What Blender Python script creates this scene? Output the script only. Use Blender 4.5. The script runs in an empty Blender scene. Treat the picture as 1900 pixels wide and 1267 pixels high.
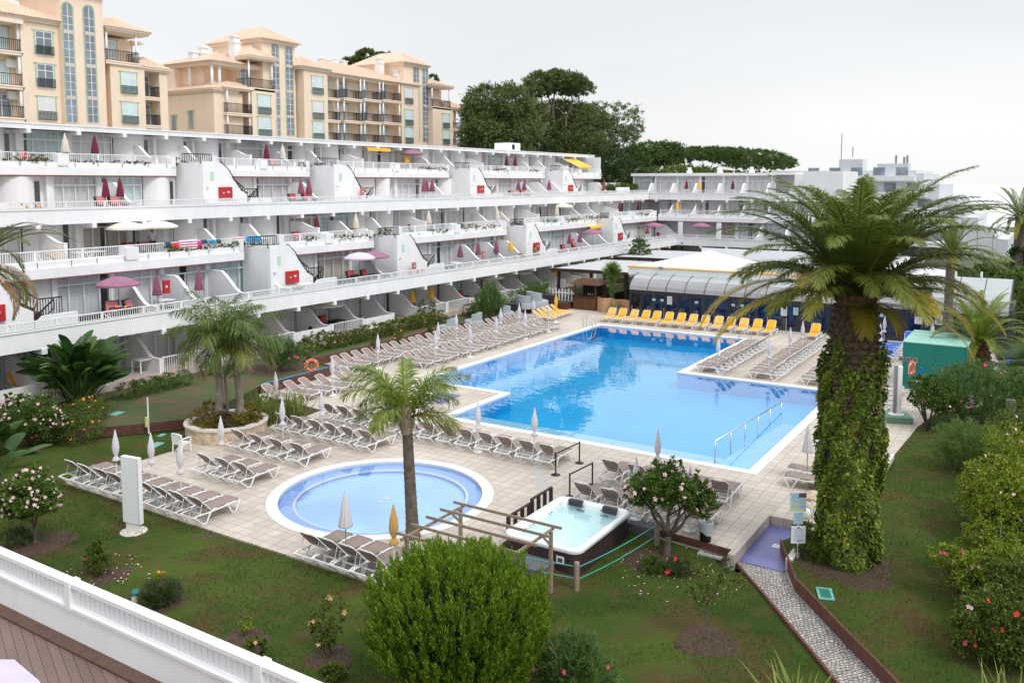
import bpy, bmesh, math, random
import numpy as np
from mathutils import Vector, Matrix
sc=bpy.context.scene; COL=sc.collection
random.seed(7); RNG=np.random.default_rng(11)
PI=math.pi; R=math.radians
# ---------------------------------------------------------------- camera survey of the place
FL,CX,CY,HY,EYE=1603.,950.,484.,338.,11.0
TH=math.atan((CY-HY)/FL); AZ=math.atan((1962-950)/FL)
FW=Vector((math.cos(AZ)*math.cos(TH),math.sin(AZ)*math.cos(TH),-math.sin(TH)))
RT=Vector((math.sin(AZ),-math.cos(AZ),0)); UP=RT.cross(FW)
def _ray(x,y): return FW*FL+RT*(x-CX)-UP*(y-CY)
def atz(x,y,z=0.0):
    d=_ray(x,y); t=(z-EYE)/d.z; return Vector((d.x*t,d.y*t,z))
def aty(x,y,Y):
    d=_ray(x,y); t=Y/d.y; return Vector((d.x*t,Y,EYE+d.z*t))
def atx(x,y,X):
    d=_ray(x,y); t=X/d.x; return Vector((X,d.y*t,EYE+d.z*t))
cam=bpy.data.cameras.new('camera'); co=bpy.data.objects.new('camera',cam); COL.objects.link(co)
co.location=(0,0,EYE)
co.matrix_world=Matrix.Translation((0,0,EYE))@Matrix((RT,UP,-FW)).transposed().to_4x4()
cam.sensor_width=36; cam.lens=FL/1900*36; cam.shift_x=0; cam.shift_y=-(633.5-CY)/1900
cam.clip_start=0.1; cam.clip_end=12000; sc.camera=co
# ---------------------------------------------------------------- materials
MATS={}
def _mix(nt,a,b,fac,mode='MIX'):
    n=nt.nodes.new('ShaderNodeMix'); n.data_type='RGBA'; n.blend_type=mode
    for s,v in ((6,a),(7,b),(0,fac)):
        if hasattr(v,'links') or hasattr(v,'is_linked'): nt.links.new(v,n.inputs[s])
        else: n.inputs[s].default_value=v
    return n.outputs[2]
def _noise(nt,scale,detail=4,rough=.6,vec=None):
    n=nt.nodes.new('ShaderNodeTexNoise'); n.inputs['Scale'].default_value=scale; n.inputs['Detail'].default_value=detail; n.inputs['Roughness'].default_value=rough
    if vec is None:
        g=nt.nodes.new('ShaderNodeNewGeometry'); vec=g.outputs['Position']
    nt.links.new(vec,n.inputs['Vector']); return n.outputs['Fac']
def _ramp(nt,f,p0,p1,c0=(0,0,0,1),c1=(1,1,1,1)):
    r=nt.nodes.new('ShaderNodeValToRGB'); r.color_ramp.elements[0].position=p0; r.color_ramp.elements[1].position=p1
    r.color_ramp.elements[0].color=c0; r.color_ramp.elements[1].color=c1; nt.links.new(f,r.inputs[0]); return r.outputs[0]
def c4(c): return (c[0],c[1],c[2],1)
def new(name):
    m=bpy.data.materials.new(name); m.use_nodes=True; nt=m.node_tree; b=nt.nodes['Principled BSDF']; MATS[name]=m; return m,nt,b
def mat(name,col,rough=.6,var=.12,scale=3.,bump=0.,bscale=20.,metal=0.,spec=.5,dirt=None,local=False):
    """plain procedural surface: base colour with two octaves of variation, optional bump and dirt patches"""
    m,nt,b=new(name)
    vec=None
    if local:
        t=nt.nodes.new('ShaderNodeTexCoord'); vec=t.outputs['Object']
    f=_noise(nt,scale,5,.6,vec)
    lo=tuple(max(0,c*(1-var)) for c in col); hi=tuple(min(1,c*(1+var)) for c in col)
    out=_ramp(nt,f,.3,.7,c4(lo),c4(hi))
    if dirt:
        f2=_noise(nt,dirt[1],6,.7,vec); k=_ramp(nt,f2,dirt[2],dirt[2]+.16)
        out=_mix(nt,out,c4(dirt[0]),k)
    nt.links.new(out,b.inputs['Base Color']); b.inputs['Roughness'].default_value=rough; b.inputs['Metallic'].default_value=metal
    b.inputs['Specular IOR Level'].default_value=spec
    if bump:
        f3=_noise(nt,bscale,4,.6,vec); bp=nt.nodes.new('ShaderNodeBump'); bp.inputs['Strength'].default_value=bump; bp.inputs['Distance'].default_value=.02
        nt.links.new(f3,bp.inputs['Height']); nt.links.new(bp.outputs[0],b.inputs['Normal'])
    return m
def leafmat(name,c1,c2,c3=None,rough=.55,trans=.25,amt3=.12):
    """leaf: colour differs from leaf to leaf (random per island), a little light passes through"""
    m,nt,b=new(name)
    g=nt.nodes.new('ShaderNodeNewGeometry'); isl=g.outputs['Random Per Island']
    f=_noise(nt,1.3,3)
    mx=nt.nodes.new('ShaderNodeMath'); mx.operation='MULTIPLY_ADD'; mx.inputs[1].default_value=.55; nt.links.new(isl,mx.inputs[0])
    m2=nt.nodes.new('ShaderNodeMath'); m2.operation='MULTIPLY'; m2.inputs[1].default_value=.6; nt.links.new(f,m2.inputs[0]); nt.links.new(m2.outputs[0],mx.inputs[2])
    out=_ramp(nt,mx.outputs[0],.2,.85,c4(c1),c4(c2))
    if c3:
        k=_ramp(nt,isl,1-amt3-.01,1-amt3); out=_mix(nt,out,c4(c3),k)
    nt.links.new(out,b.inputs['Base Color']); b.inputs['Roughness'].default_value=rough; b.inputs['Specular IOR Level'].default_value=.3
    if trans:
        tr=nt.nodes.new('ShaderNodeBsdfTranslucent'); nt.links.new(out,tr.inputs[0]); ms=nt.nodes.new('ShaderNodeMixShader'); ms.inputs[0].default_value=trans
        nt.links.new(b.outputs[0],ms.inputs[1]); nt.links.new(tr.outputs[0],ms.inputs[2]); nt.links.new(ms.outputs[0],nt.nodes['Material Output'].inputs[0])
    return m
def palmmat(name,green,yellow):
    """frond colour comes from a per-blade attribute: how old and yellow the blade is"""
    m,nt,b=new(name)
    a=nt.nodes.new('ShaderNodeAttribute'); a.attribute_name='age'
    g=nt.nodes.new('ShaderNodeNewGeometry')
    base=_mix(nt,c4(green),c4(tuple(c*1.7 for c in green)),g.outputs['Random Per Island'])
    out=_mix(nt,base,c4(yellow),a.outputs['Fac'])
    nt.links.new(out,b.inputs['Base Color']); b.inputs['Roughness'].default_value=.42; b.inputs['Specular IOR Level'].default_value=.45
    tr=nt.nodes.new('ShaderNodeBsdfTranslucent'); nt.links.new(out,tr.inputs[0]); ms=nt.nodes.new('ShaderNodeMixShader'); ms.inputs[0].default_value=.34
    nt.links.new(b.outputs[0],ms.inputs[1]); nt.links.new(tr.outputs[0],ms.inputs[2]); nt.links.new(ms.outputs[0],nt.nodes['Material Output'].inputs[0])
    return m
def brickmat(name,c1,c2,mortar,w,h,ms=.01,rough=.6,rot=0.,offset=.5,bump=.3,stain=None,var=True,bias=0.,wob=0.):
    m,nt,b=new(name)
    g=nt.nodes.new('ShaderNodeNewGeometry'); mp=nt.nodes.new('ShaderNodeMapping'); mp.inputs['Rotation'].default_value=(0,0,rot)
    src=g.outputs['Position']
    if wob:
        nn=nt.nodes.new('ShaderNodeTexNoise'); nn.inputs['Scale'].default_value=3.5; nn.inputs['Detail'].default_value=3; nt.links.new(src,nn.inputs['Vector']); va=nt.nodes.new('ShaderNodeVectorMath'); va.operation='MULTIPLY_ADD'; va.inputs[1].default_value=(wob,wob,wob); nt.links.new(nn.outputs['Color'],va.inputs[0]); nt.links.new(src,va.inputs[2]); src=va.outputs[0]
    nt.links.new(src,mp.inputs[0])
    t=nt.nodes.new('ShaderNodeTexBrick'); t.inputs['Scale'].default_value=1; t.inputs['Brick Width'].default_value=w; t.inputs['Row Height'].default_value=h
    t.inputs['Mortar Size'].default_value=ms; t.inputs['Color1'].default_value=c4(c1); t.inputs['Color2'].default_value=c4(c2); t.inputs['Mortar'].default_value=c4(mortar)
    t.offset=offset; t.inputs['Mortar Smooth'].default_value=.2; t.inputs['Bias'].default_value=bias; nt.links.new(mp.outputs[0],t.inputs['Vector'])
    out=t.outputs['Color']
    f=_noise(nt,.35,6,.65); out=_mix(nt,out,_ramp(nt,f,.25,.75,(.82,.81,.8,1),(1.12,1.11,1.1,1)),1.,'MULTIPLY')
    if stain:
        f2=_noise(nt,stain[1],7,.75); out=_mix(nt,out,c4(stain[0]),_ramp(nt,f2,stain[2],stain[2]+.2,(0,0,0,1),(.7,.7,.7,1)))
    nt.links.new(out,b.inputs['Base Color']); b.inputs['Roughness'].default_value=rough
    bp=nt.nodes.new('ShaderNodeBump'); bp.inputs['Strength'].default_value=bump; bp.inputs['Distance'].default_value=.01; bp.invert=True
    nt.links.new(t.outputs['Fac'],bp.inputs['Height']); nt.links.new(bp.outputs[0],b.inputs['Normal'])
    return m
# ---------------------------------------------------------------- mesh building
class MB:
    def __init__(s): s.v=[]; s.f=[]
    def add(s,vs,fs):
        o=len(s.v); s.v.extend([tuple(p) for p in vs]); s.f.extend([tuple(i+o for i in f) for f in fs]); return s
    def box(s,x0,y0,z0,x1,y1,z1):
        vs=[(x0,y0,z0),(x1,y0,z0),(x1,y1,z0),(x0,y1,z0),(x0,y0,z1),(x1,y0,z1),(x1,y1,z1),(x0,y1,z1)]
        return s.add(vs,[(0,3,2,1),(4,5,6,7),(0,1,5,4),(1,2,6,5),(2,3,7,6),(3,0,4,7)])
    def bar(s,a,b,w,h=None,up=(0,0,1)):
        """square bar from a to b"""
        a=Vector(a);b=Vector(b);h=h or w;d=(b-a).normalized();u=Vector(up)
        if abs(d.dot(u))>.98:u=Vector((1,0,0))
        r=d.cross(u).normalized();u=r.cross(d)
        vs=[]
        for p in (a,b):
            for i,j in ((-1,-1),(1,-1),(1,1),(-1,1)): vs.append(p+r*i*w/2+u*j*h/2)
        return s.add(vs,[(0,1,2,3),(7,6,5,4),(0,4,5,1),(1,5,6,2),(2,6,7,3),(3,7,4,0)])
    def tube(s,pts,rad,n=6,caps=True):
        pts=[Vector(p) for p in pts]; m=len(pts)
        rr=rad if isinstance(rad,(list,tuple,np.ndarray)) else [rad]*m
        o=[];ref=None
        for i,p in enumerate(pts):
            d=(pts[min(i+1,m-1)]-pts[max(i-1,0)]).normalized()
            if ref is None:
                ref=Vector((0,0,1)) if abs(d.z)<.9 else Vector((1,0,0))
            r=d.cross(ref)
            if r.length<1e-5: r=d.cross(Vector((0,1,0)))
            r.normalize(); u=r.cross(d); ref=u
            for k in range(n):
                a=2*PI*k/n; o.append(p+(r*math.cos(a)+u*math.sin(a))*rr[i])
        fs=[]
        for i in range(m-1):
            for k in range(n):
                a=i*n+k;b=i*n+(k+1)%n; fs.append((a,b,b+n,a+n))
        if caps: fs.append(tuple(range(n))[::-1]); fs.append(tuple(range((m-1)*n,m*n)))
        return s.add(o,fs)
    def cyl(s,x,y,z0,z1,r,n=12,r2=None): return s.tube([(x,y,z0),(x,y,z1)],[r,r if r2 is None else r2],n)
    def prism(s,poly,z0,z1):
        n=len(poly); vs=[(p[0],p[1],z0) for p in poly]+[(p[0],p[1],z1) for p in poly]
        return s.add(vs,[tuple(range(n))[::-1],tuple(range(n,2*n))]+[(i,(i+1)%n,(i+1)%n+n,i+n) for i in range(n)])
    def ext(s,poly,axis,a,b):
        """polygon in the plane across 'x' or 'y', extruded from a to b"""
        n=len(poly)
        if axis=='x': vs=[(a,p[0],p[1]) for p in poly]+[(b,p[0],p[1]) for p in poly]
        else: vs=[(p[0],a,p[1]) for p in poly]+[(p[0],b,p[1]) for p in poly]
        return s.add(vs,[tuple(range(n))[::-1],tuple(range(n,2*n))]+[(i,(i+1)%n,(i+1)%n+n,i+n) for i in range(n)])
    def lathe(s,prof,n=16,c=(0,0,0),pleat=0,pn=8,rfun=None):
        vs=[]
        for r,z in prof:
            for k in range(n):
                a=2*PI*k/n; q=r*(1+pleat*math.cos(pn*a)) if pleat else r
                vs.append((c[0]+q*math.cos(a),c[1]+q*math.sin(a),c[2]+z))
        m=len(prof)
        fs=[(i*n+k,i*n+(k+1)%n,(i+1)*n+(k+1)%n,(i+1)*n+k) for i in range(m-1) for k in range(n)]
        return s.add(vs,fs)
    def quad(s,a,b,c,d): return s.add([a,b,c,d],[(0,1,2,3)])
    def build(s,name,m,parent=None,smooth=False,world=False,fix=True):
        me=bpy.data.meshes.new(name); V=s.v
        if world and parent is not None:
            l=root_loc(parent); V=[(p[0]-l[0],p[1]-l[1],p[2]-l[2]) for p in V]
        me.from_pydata(V,[],s.f)
        if fix:
            bm=bmesh.new(); bm.from_mesh(me); bmesh.ops.recalc_face_normals(bm,faces=bm.faces); bm.to_mesh(me); bm.free()
        if smooth: me.shade_smooth() if hasattr(me,'shade_smooth') else me.polygons.foreach_set('use_smooth',[True]*len(me.polygons))
        me.materials.append(MATS[m] if isinstance(m,str) else m)
        o=bpy.data.objects.new(name,me); COL.objects.link(o)
        if parent is not None: o.parent=parent
        return o
def root_loc(o):
    l=Vector((0,0,0))
    while o is not None: l+=o.location; o=o.parent
    return l
def tag(o,label=None,cat=None,group=None,kind=None):
    if label:o['label']=label
    if cat:o['category']=cat
    if group:o['group']=group
    if kind:o['kind']=kind
    return o
def thing(name,label,cat,loc=(0,0,0),rz=0,group=None):
    o=bpy.data.objects.new(name,None); COL.objects.link(o); o.location=loc; o.rotation_euler=(0,0,rz); o.empty_display_size=.3
    return tag(o,label,cat,group)
def dup(root,loc,rz=0,label=None,group=None,scale=None):
    def cp(o,par):
        c=o.copy(); COL.objects.link(c); c.parent=par
        for ch in list(o.children): cp(ch,c)
        return c
    r=cp(root,None); r.location=loc; r.rotation_euler=(0,0,rz)
    if label:r['label']=label
    if group:r['group']=group
    if scale is not None:r.scale=(scale,)*3
    return r
class Proto:
    """first placement moves the prototype itself, later ones are copies"""
    def __init__(s,root): s.r=root; s.used=False
    def put(s,loc,rz,label,group=None,scale=None):
        if not s.used:
            s.used=True; s.r.location=loc; s.r.rotation_euler=(0,0,rz); s.r['label']=label
            if group:s.r['group']=group
            if scale is not None:s.r.scale=(scale,)*3
            return s.r
        return dup(s.r,loc,rz,label,group,scale)
ORD=['first','second','third','fourth','fifth','sixth','seventh','eighth','ninth','tenth','eleventh','twelfth','thirteenth','fourteenth','fifteenth','sixteenth','seventeenth','eighteenth','nineteenth','twentieth','twenty-first','twenty-second','twenty-third','twenty-fourth','twenty-fifth','twenty-sixth','twenty-seventh','twenty-eighth']
def struct(o,label=None): o['kind']='structure'; return o
def npmesh(name,V,F,m,parent=None,smooth=False,age=None,world=True):
    """V (n,3) float array, F (k,4) or (k,3) int array"""
    V=np.asarray(V,dtype=np.float32).copy(); F=np.asarray(F,dtype=np.int32)
    if world and parent is not None:
        l=root_loc(parent); V-=np.array(l,dtype=np.float32)
    me=bpy.data.meshes.new(name); k=F.shape[1]
    me.vertices.add(len(V)); me.vertices.foreach_set('co',V.ravel())
    me.loops.add(F.size); me.loops.foreach_set('vertex_index',F.ravel())
    me.polygons.add(len(F)); me.polygons.foreach_set('loop_start',np.arange(0,F.size,k,dtype=np.int32)); me.polygons.foreach_set('loop_total',np.full(len(F),k,dtype=np.int32))
    me.update(calc_edges=True)
    if smooth: me.polygons.foreach_set('use_smooth',np.ones(len(F),dtype=bool))
    if age is not None:
        a=me.attributes.new('age','FLOAT','POINT'); a.data.foreach_set('value',np.asarray(age,dtype=np.float32))
    me.materials.append(MATS[m] if isinstance(m,str) else m)
    o=bpy.data.objects.new(name,me); COL.objects.link(o)
    if parent is not None:o.parent=parent
    return o
# ---------------------------------------------------------------- world, sun
w=bpy.data.worlds.new('World'); sc.world=w; w.use_nodes=True; nt=w.node_tree
bg=nt.nodes['Background']
SUN_EL,SUN_AZ=R(50),R(-104)      # direction the light comes from, angle from +X
sky=nt.nodes.new('ShaderNodeTexSky'); sky.sky_type='NISHITA'; sky.sun_disc=False; sky.sun_elevation=SUN_EL; sky.sun_rotation=PI/2-SUN_AZ; sky.air_density=1; sky.dust_density=4
sm=nt.nodes.new('ShaderNodeMix'); sm.data_type='RGBA'; sm.blend_type='MULTIPLY'; sm.inputs[0].default_value=1; nt.links.new(sky.outputs[0],sm.inputs[6]); sm.inputs[7].default_value=(.08,.08,.08,1)
tc=nt.nodes.new('ShaderNodeTexCoord'); sp=nt.nodes.new('ShaderNodeSeparateXYZ'); nt.links.new(tc.outputs['Generated'],sp.inputs[0])
rp=nt.nodes.new('ShaderNodeValToRGB'); e=rp.color_ramp.elements   # overcast deck: pale at the horizon, grey lower cloud, bright overhead
e[0].position=0.; e[0].color=(.92,.925,.93,1); e[1].position=1.; e[1].color=(1.5,1.54,1.62,1)
for p,c in ((.06,(.92,.925,.93,1)),(.15,(.87,.885,.905,1)),(.24,(.83,.85,.88,1)),(.42,(1.05,1.08,1.12,1)),(.7,(1.4,1.44,1.5,1))):
    n=e.new(p); n.color=c
nt.links.new(sp.outputs[2],rp.inputs[0])
mpn=nt.nodes.new('ShaderNodeMapping'); mpn.inputs['Scale'].default_value=(1,1,4.5); nt.links.new(tc.outputs['Generated'],mpn.inputs[0])
cn=_noise(nt,1.7,5,.5,mpn.outputs[0]); cr=_ramp(nt,cn,.3,.7,(.93,.935,.94,1),(1.06,1.06,1.055,1))
ov=_mix(nt,rp.outputs[0],cr,1.,'MULTIPLY')
fin=_mix(nt,sm.outputs[2],ov,.93)
nt.links.new(fin,bg.inputs[0]); bg.inputs[1].default_value=1.0
sl=bpy.data.lights.new('sun','SUN'); sl.energy=1.5; sl.angle=R(14); sl.color=(1,.96,.9)
so=bpy.data.objects.new('sun',sl); COL.objects.link(so)
d=Vector((math.cos(SUN_AZ)*math.cos(SUN_EL),math.sin(SUN_AZ)*math.cos(SUN_EL),math.sin(SUN_EL)))
so.rotation_euler=d.to_track_quat('Z','Y').to_euler(); so.location=(20,-40,60)
vs=sc.view_settings; vs.view_transform='Standard'; vs.look='None'; vs.exposure=0.12; vs.gamma=1; vs.use_curve_mapping=False
sc.cycles.max_bounces=8; sc.cycles.diffuse_bounces=6; sc.cycles.transparent_max_bounces=12; sc.cycles.caustics_reflective=False; sc.cycles.caustics_refractive=False
# ---------------------------------------------------------------- palette
mat('white_paint',(.84,.85,.87),.7,.04,.7,.05,30,dirt=((.66,.66,.65),.5,.66))
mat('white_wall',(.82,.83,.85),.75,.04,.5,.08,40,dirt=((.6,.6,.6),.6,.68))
mat('white_trim',(.82,.83,.84),.5,.03,2)
mat('cream_white',(.75,.74,.7),.6,.05,2)
mat('red_trim',(.33,.06,.06),.6,.1,2)
mat('black_metal',(.015,.017,.022),.45,.2,3,metal=.2)
mat('dark_green_metal',(.012,.035,.03),.5,.2,3)
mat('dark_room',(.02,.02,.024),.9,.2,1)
mat('terrace_floor',(.46,.39,.36),.8,.1,2)
mat('brown_tile',(.10,.055,.038),.7,.25,6)
mat('pink_tile',(.35,.23,.21),.7,.1,4)
mat('soil',(.065,.038,.024),.95,.4,9,.8,30,dirt=((.10,.065,.045),7,.58))
mat('wood_edge',(.115,.045,.03),.75,.3,4,.3,25)
mat('wood_grey',(.30,.23,.17),.8,.2,8,.2,30)
mat('wood_dark',(.035,.018,.014),.6,.25,6,.2,30)
mat('wood_bar',(.11,.045,.02),.55,.3,8,.2,20)
mat('hardboard',(.50,.29,.15),.8,.1,2)
mat('resin_white',(.78,.79,.80),.35,.02,4,local=True)
mat('taupe_mesh',(.265,.205,.18),.8,.06,40,.1,150,local=True)
mat('yellow_mesh',(.88,.42,.02),.75,.08,10,.1,150,local=True)
mat('yellow_pale_mesh',(.85,.45,.09),.75,.08,10,.1,150,local=True)
mat('blue_mesh',(.01,.12,.58),.75,.08,10,.1,150,local=True)
mat('lilac_cloth',(.66,.64,.68),.85,.06,6,.2,40,local=True)
mat('cream_cloth',(.70,.66,.58),.85,.06,6,.2,40,local=True)
mat('tan_cloth',(.62,.36,.12),.85,.1,6,.2,40,local=True)
mat('burgundy_cloth',(.16,.018,.045),.85,.15,6,.2,40,local=True)
mat('purple_cloth',(.30,.13,.21),.85,.12,4,.2,40,local=True)
mat('mauve_cloth',(.25,.08,.13),.85,.12,4,.2,40,local=True)
mat('yellow_cloth',(.85,.48,.05),.85,.1,6,.2,40,local=True)
mat('palelilac_cloth',(.58,.52,.64),.85,.04,3,.1,60,local=True)
mat('metal',(.55,.56,.58),.3,.05,5,metal=.9)
mat('grey_metal',(.28,.29,.3),.5,.08,5,metal=.3)
mat('rattan_dark',(.03,.02,.02),.8,.3,30,.3,80,local=True)
mat('red_cushion',(.42,.06,.07),.85,.12,6,local=True)
mat('pink_cushion',(.52,.19,.20),.85,.12,6,local=True)
mat('red_paint',(.45,.02,.025),.4,.05,3)
mat('orange_ring',(.80,.13,.03),.5,.1,4,local=True)
mat('grey_rattan',(.33,.37,.41),.75,.12,30,.3,70,local=True)
mat('green_sign',(.48,.70,.52),.5,.05,5)
mat('green_cover',(.005,.19,.15),.55,.12,1.2,.25,3)
mat('green_cover_top',(.26,.50,.42),.6,.1,.8,.2,4)
mat('green_turf',(.07,.30,.12),.9,.1,8)
mat('teal_box',(.16,.42,.36),.6,.12,5)
mat('teal_dark',(.02,.17,.13),.6,.15,5)
mat('rope',(.05,.40,.36),.6,.1,20)
mat('coping',(.68,.69,.69),.6,.04,3,dirt=((.66,.64,.6),1.5,.62))
mat('granite_line',(.45,.45,.43),.7,.1,20)
mat('paver_plain',(.42,.37,.34),.75,.08,3)
mat('stone_wall',(.55,.43,.32),.85,.35,5,.5,12,dirt=((.3,.22,.16),9,.56))
mat('stone_cap',(.60,.56,.51),.8,.1,4,.2,20)
mat('tub_shell',(.82,.86,.88),.25,.02,2,spec=.6)
mat('tub_side',(.05,.032,.034),.55,.25,12,.1,30)
mat('tub_head',(.03,.035,.045),.5,.1,5)
mat('decking_grey',(.12,.125,.14),.75,.15,6,.2,30)
mat('plastic_bag',(.42,.47,.50),.35,.15,14,.6,18)
mat('peach_wall',(.88,.715,.57),.85,.04,.35,.1,20,dirt=((.83,.66,.53),.3,.6))
mat('peach_trim',(.89,.76,.64),.8,.04,1)
mat('roof_tile',(.74,.58,.46),.8,.12,1.4,dirt=((.80,.62,.50),2,.5))
mat('green_tile',(.40,.50,.36),.6,.25,3)
mat('grey_roof_panel',(.30,.295,.30),.4,.06,1.5,spec=.6)
mat('silver_roof_panel',(.36,.39,.385),.3,.05,1.5,spec=.7)
mat('frame_anthracite',(.035,.04,.048),.45,.1,3)
mat('bark',(.13,.105,.085),.9,.35,5,.7,14,dirt=((.06,.045,.035),8,.55))
mat('bark_pale',(.24,.20,.17),.9,.3,3,.5,12)
mat('skin',(.52,.30,.21),.6,.05,10,local=True)
mat('hair',(.03,.02,.015),.7,.2,20,local=True)
mat('cloth_white',(.72,.74,.78),.85,.05,8,local=True)
mat('cloth_dark',(.015,.017,.03),.85,.2,8,local=True)
mat('cloth_blue',(.05,.22,.55),.85,.1,8,local=True)
mat('cloth_olive',(.25,.24,.16),.85,.1,8,local=True)
mat('towel_blue',(.03,.33,.62),.9,.06,8); mat('towel_navy',(.03,.05,.12),.9,.2,8); mat('towel_red',(.6,.03,.06),.9,.06,8); mat('towel_green',(.03,.07,.06),.9,.2,8); mat('towel_teal',(.03,.20,.35),.9,.1,8)
mat('paper',(.74,.77,.80),.7,.02,4); mat('paper_yellow',(.62,.64,.28),.7,.08,4); mat('ink',(.08,.09,.2),.7,.1,9); mat('maroon',(.14,.02,.03),.6,.1,5); mat('ink_blue',(.25,.36,.55),.7,.1,9)
mat('lightblue_paper',(.42,.62,.70),.7,.03,4)
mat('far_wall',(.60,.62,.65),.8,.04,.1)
mat('roof_membrane',(.34,.35,.36),.8,.1,.8)
mat('tent_white',(.62,.63,.64),.8,.03,1)
mat('canvas_white',(.45,.46,.47),.8,.04,.6)
mat('sea_far',(.80,.82,.83),.5,.03,.01)  # near-white sea: the pale haze that hides the horizon is put into its colour
mat('hill_ground',(.09,.10,.055),.95,.3,.2)
# long rain streaks on the white bands and walls
for nm in ('white_paint','white_wall','peach_wall'):
    m=MATS[nm]; nt=m.node_tree; b=nt.nodes['Principled BSDF']; src=b.inputs['Base Color'].links[0].from_socket
    g=nt.nodes.new('ShaderNodeNewGeometry'); mp=nt.nodes.new('ShaderNodeMapping'); mp.inputs['Scale'].default_value=(1.1,1.1,.22); nt.links.new(g.outputs['Position'],mp.inputs[0])
    f=_noise(nt,1.6,6,.7,mp.outputs[0]); k=_ramp(nt,f,.42,.72,(1,1,1,1),(.93,.925,.91,1)); out=_mix(nt,src,k,1.,'MULTIPLY'); nt.links.new(out,b.inputs['Base Color'])
# striped towel
m,nt,b=new('towel_stripe'); g=nt.nodes.new('ShaderNodeNewGeometry'); s_=nt.nodes.new('ShaderNodeSeparateXYZ'); nt.links.new(g.outputs['Position'],s_.inputs[0])
mm=nt.nodes.new('ShaderNodeMath'); mm.operation='MULTIPLY'; mm.inputs[1].default_value=6.5; nt.links.new(s_.outputs[2],mm.inputs[0])
m3=nt.nodes.new('ShaderNodeMath'); m3.operation='FRACT'; nt.links.new(mm.outputs[0],m3.inputs[0])
nt.links.new(_ramp(nt,m3.outputs[0],.49,.51,(.8,.78,.8,1),(.45,.02,.18,1)),b.inputs['Base Color']); b.inputs['Roughness'].default_value=.9
# paving: square pavers in lines along the pool axes
brickmat('pavers',(.56,.50,.435),(.475,.42,.365),(.32,.28,.25),.42,.42,.014,.72,0,0.,.35,stain=((.33,.285,.25),.3,.53))
brickmat('deck_boards',(.20,.135,.115),(.155,.105,.09),(.06,.04,.034),2.4,.14,.006,.5,R(90+22),.37,.3)
brickmat('cobbles',(.50,.47,.43),(.28,.27,.27),(.07,.06,.055),.12,.095,.012,.8,R(38),.5,.9,bias=-.1,wob=.22)
brickmat('pool_tile',(.37,.61,.88),(.34,.58,.86),(.44,.65,.90),.05,.05,.004,.3,0,0.,.05)
brickmat('pool_tile_deep',(.0,.40,.76),(.0,.43,.79),(.02,.50,.84),.2,.2,.006,.3,0,0.,.05)
brickmat('violet_tile',(.12,.13,.34),(.10,.11,.30),(.14,.14,.32),.05,.05,.004,.35,0,0.,.05)
brickmat('blue_tile_band',(.24,.40,.76),(.21,.37,.73),(.30,.45,.79),.05,.05,.004,.3,0,0.,.05)
# lawn: three greens and worn brown ground, fine grain
m,nt,b=new('lawn')
f1=_noise(nt,.22,5,.6); f2=_noise(nt,2.2,6,.7); f3=_noise(nt,28,4,.7); f4=_noise(nt,.55,6,.62)
a=_mix(nt,(.034,.068,.013,1),(.080,.115,.022,1),_ramp(nt,f1,.34,.66)); a=_mix(nt,a,(.095,.10,.026,1),_ramp(nt,f2,.5,.8,(0,0,0,1),(.55,.55,.55,1)))
a=_mix(nt,a,(.105,.068,.034,1),_ramp(nt,f4,.47,.65,(0,0,0,1),(.85,.85,.85,1)))
a=_mix(nt,a,_ramp(nt,f3,.25,.75,(.62,.62,.6,1),(1.35,1.35,1.3,1)),1.,'MULTIPLY')
nt.links.new(a,b.inputs['Base Color']); b.inputs['Roughness'].default_value=.95; b.inputs['Specular IOR Level'].default_value=.1
bp=nt.nodes.new('ShaderNodeBump'); bp.inputs['Strength'].default_value=.9; bp.inputs['Distance'].default_value=.05; nt.links.new(f3,bp.inputs['Height']); nt.links.new(bp.outputs[0],b.inputs['Normal'])
# garden soil with thin grass
m,nt,b=new('thin_lawn')
f1=_noise(nt,.4,5,.6); f3=_noise(nt,22,4,.7)
a=_mix(nt,(.12,.075,.045,1),(.055,.085,.02,1),_ramp(nt,f1,.36,.54)); a=_mix(nt,a,_ramp(nt,f3,.25,.75,(.6,.6,.6,1),(1.35,1.3,1.3,1)),1.,'MULTIPLY')
nt.links.new(a,b.inputs['Base Color']); b.inputs['Roughness'].default_value=.95
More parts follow.
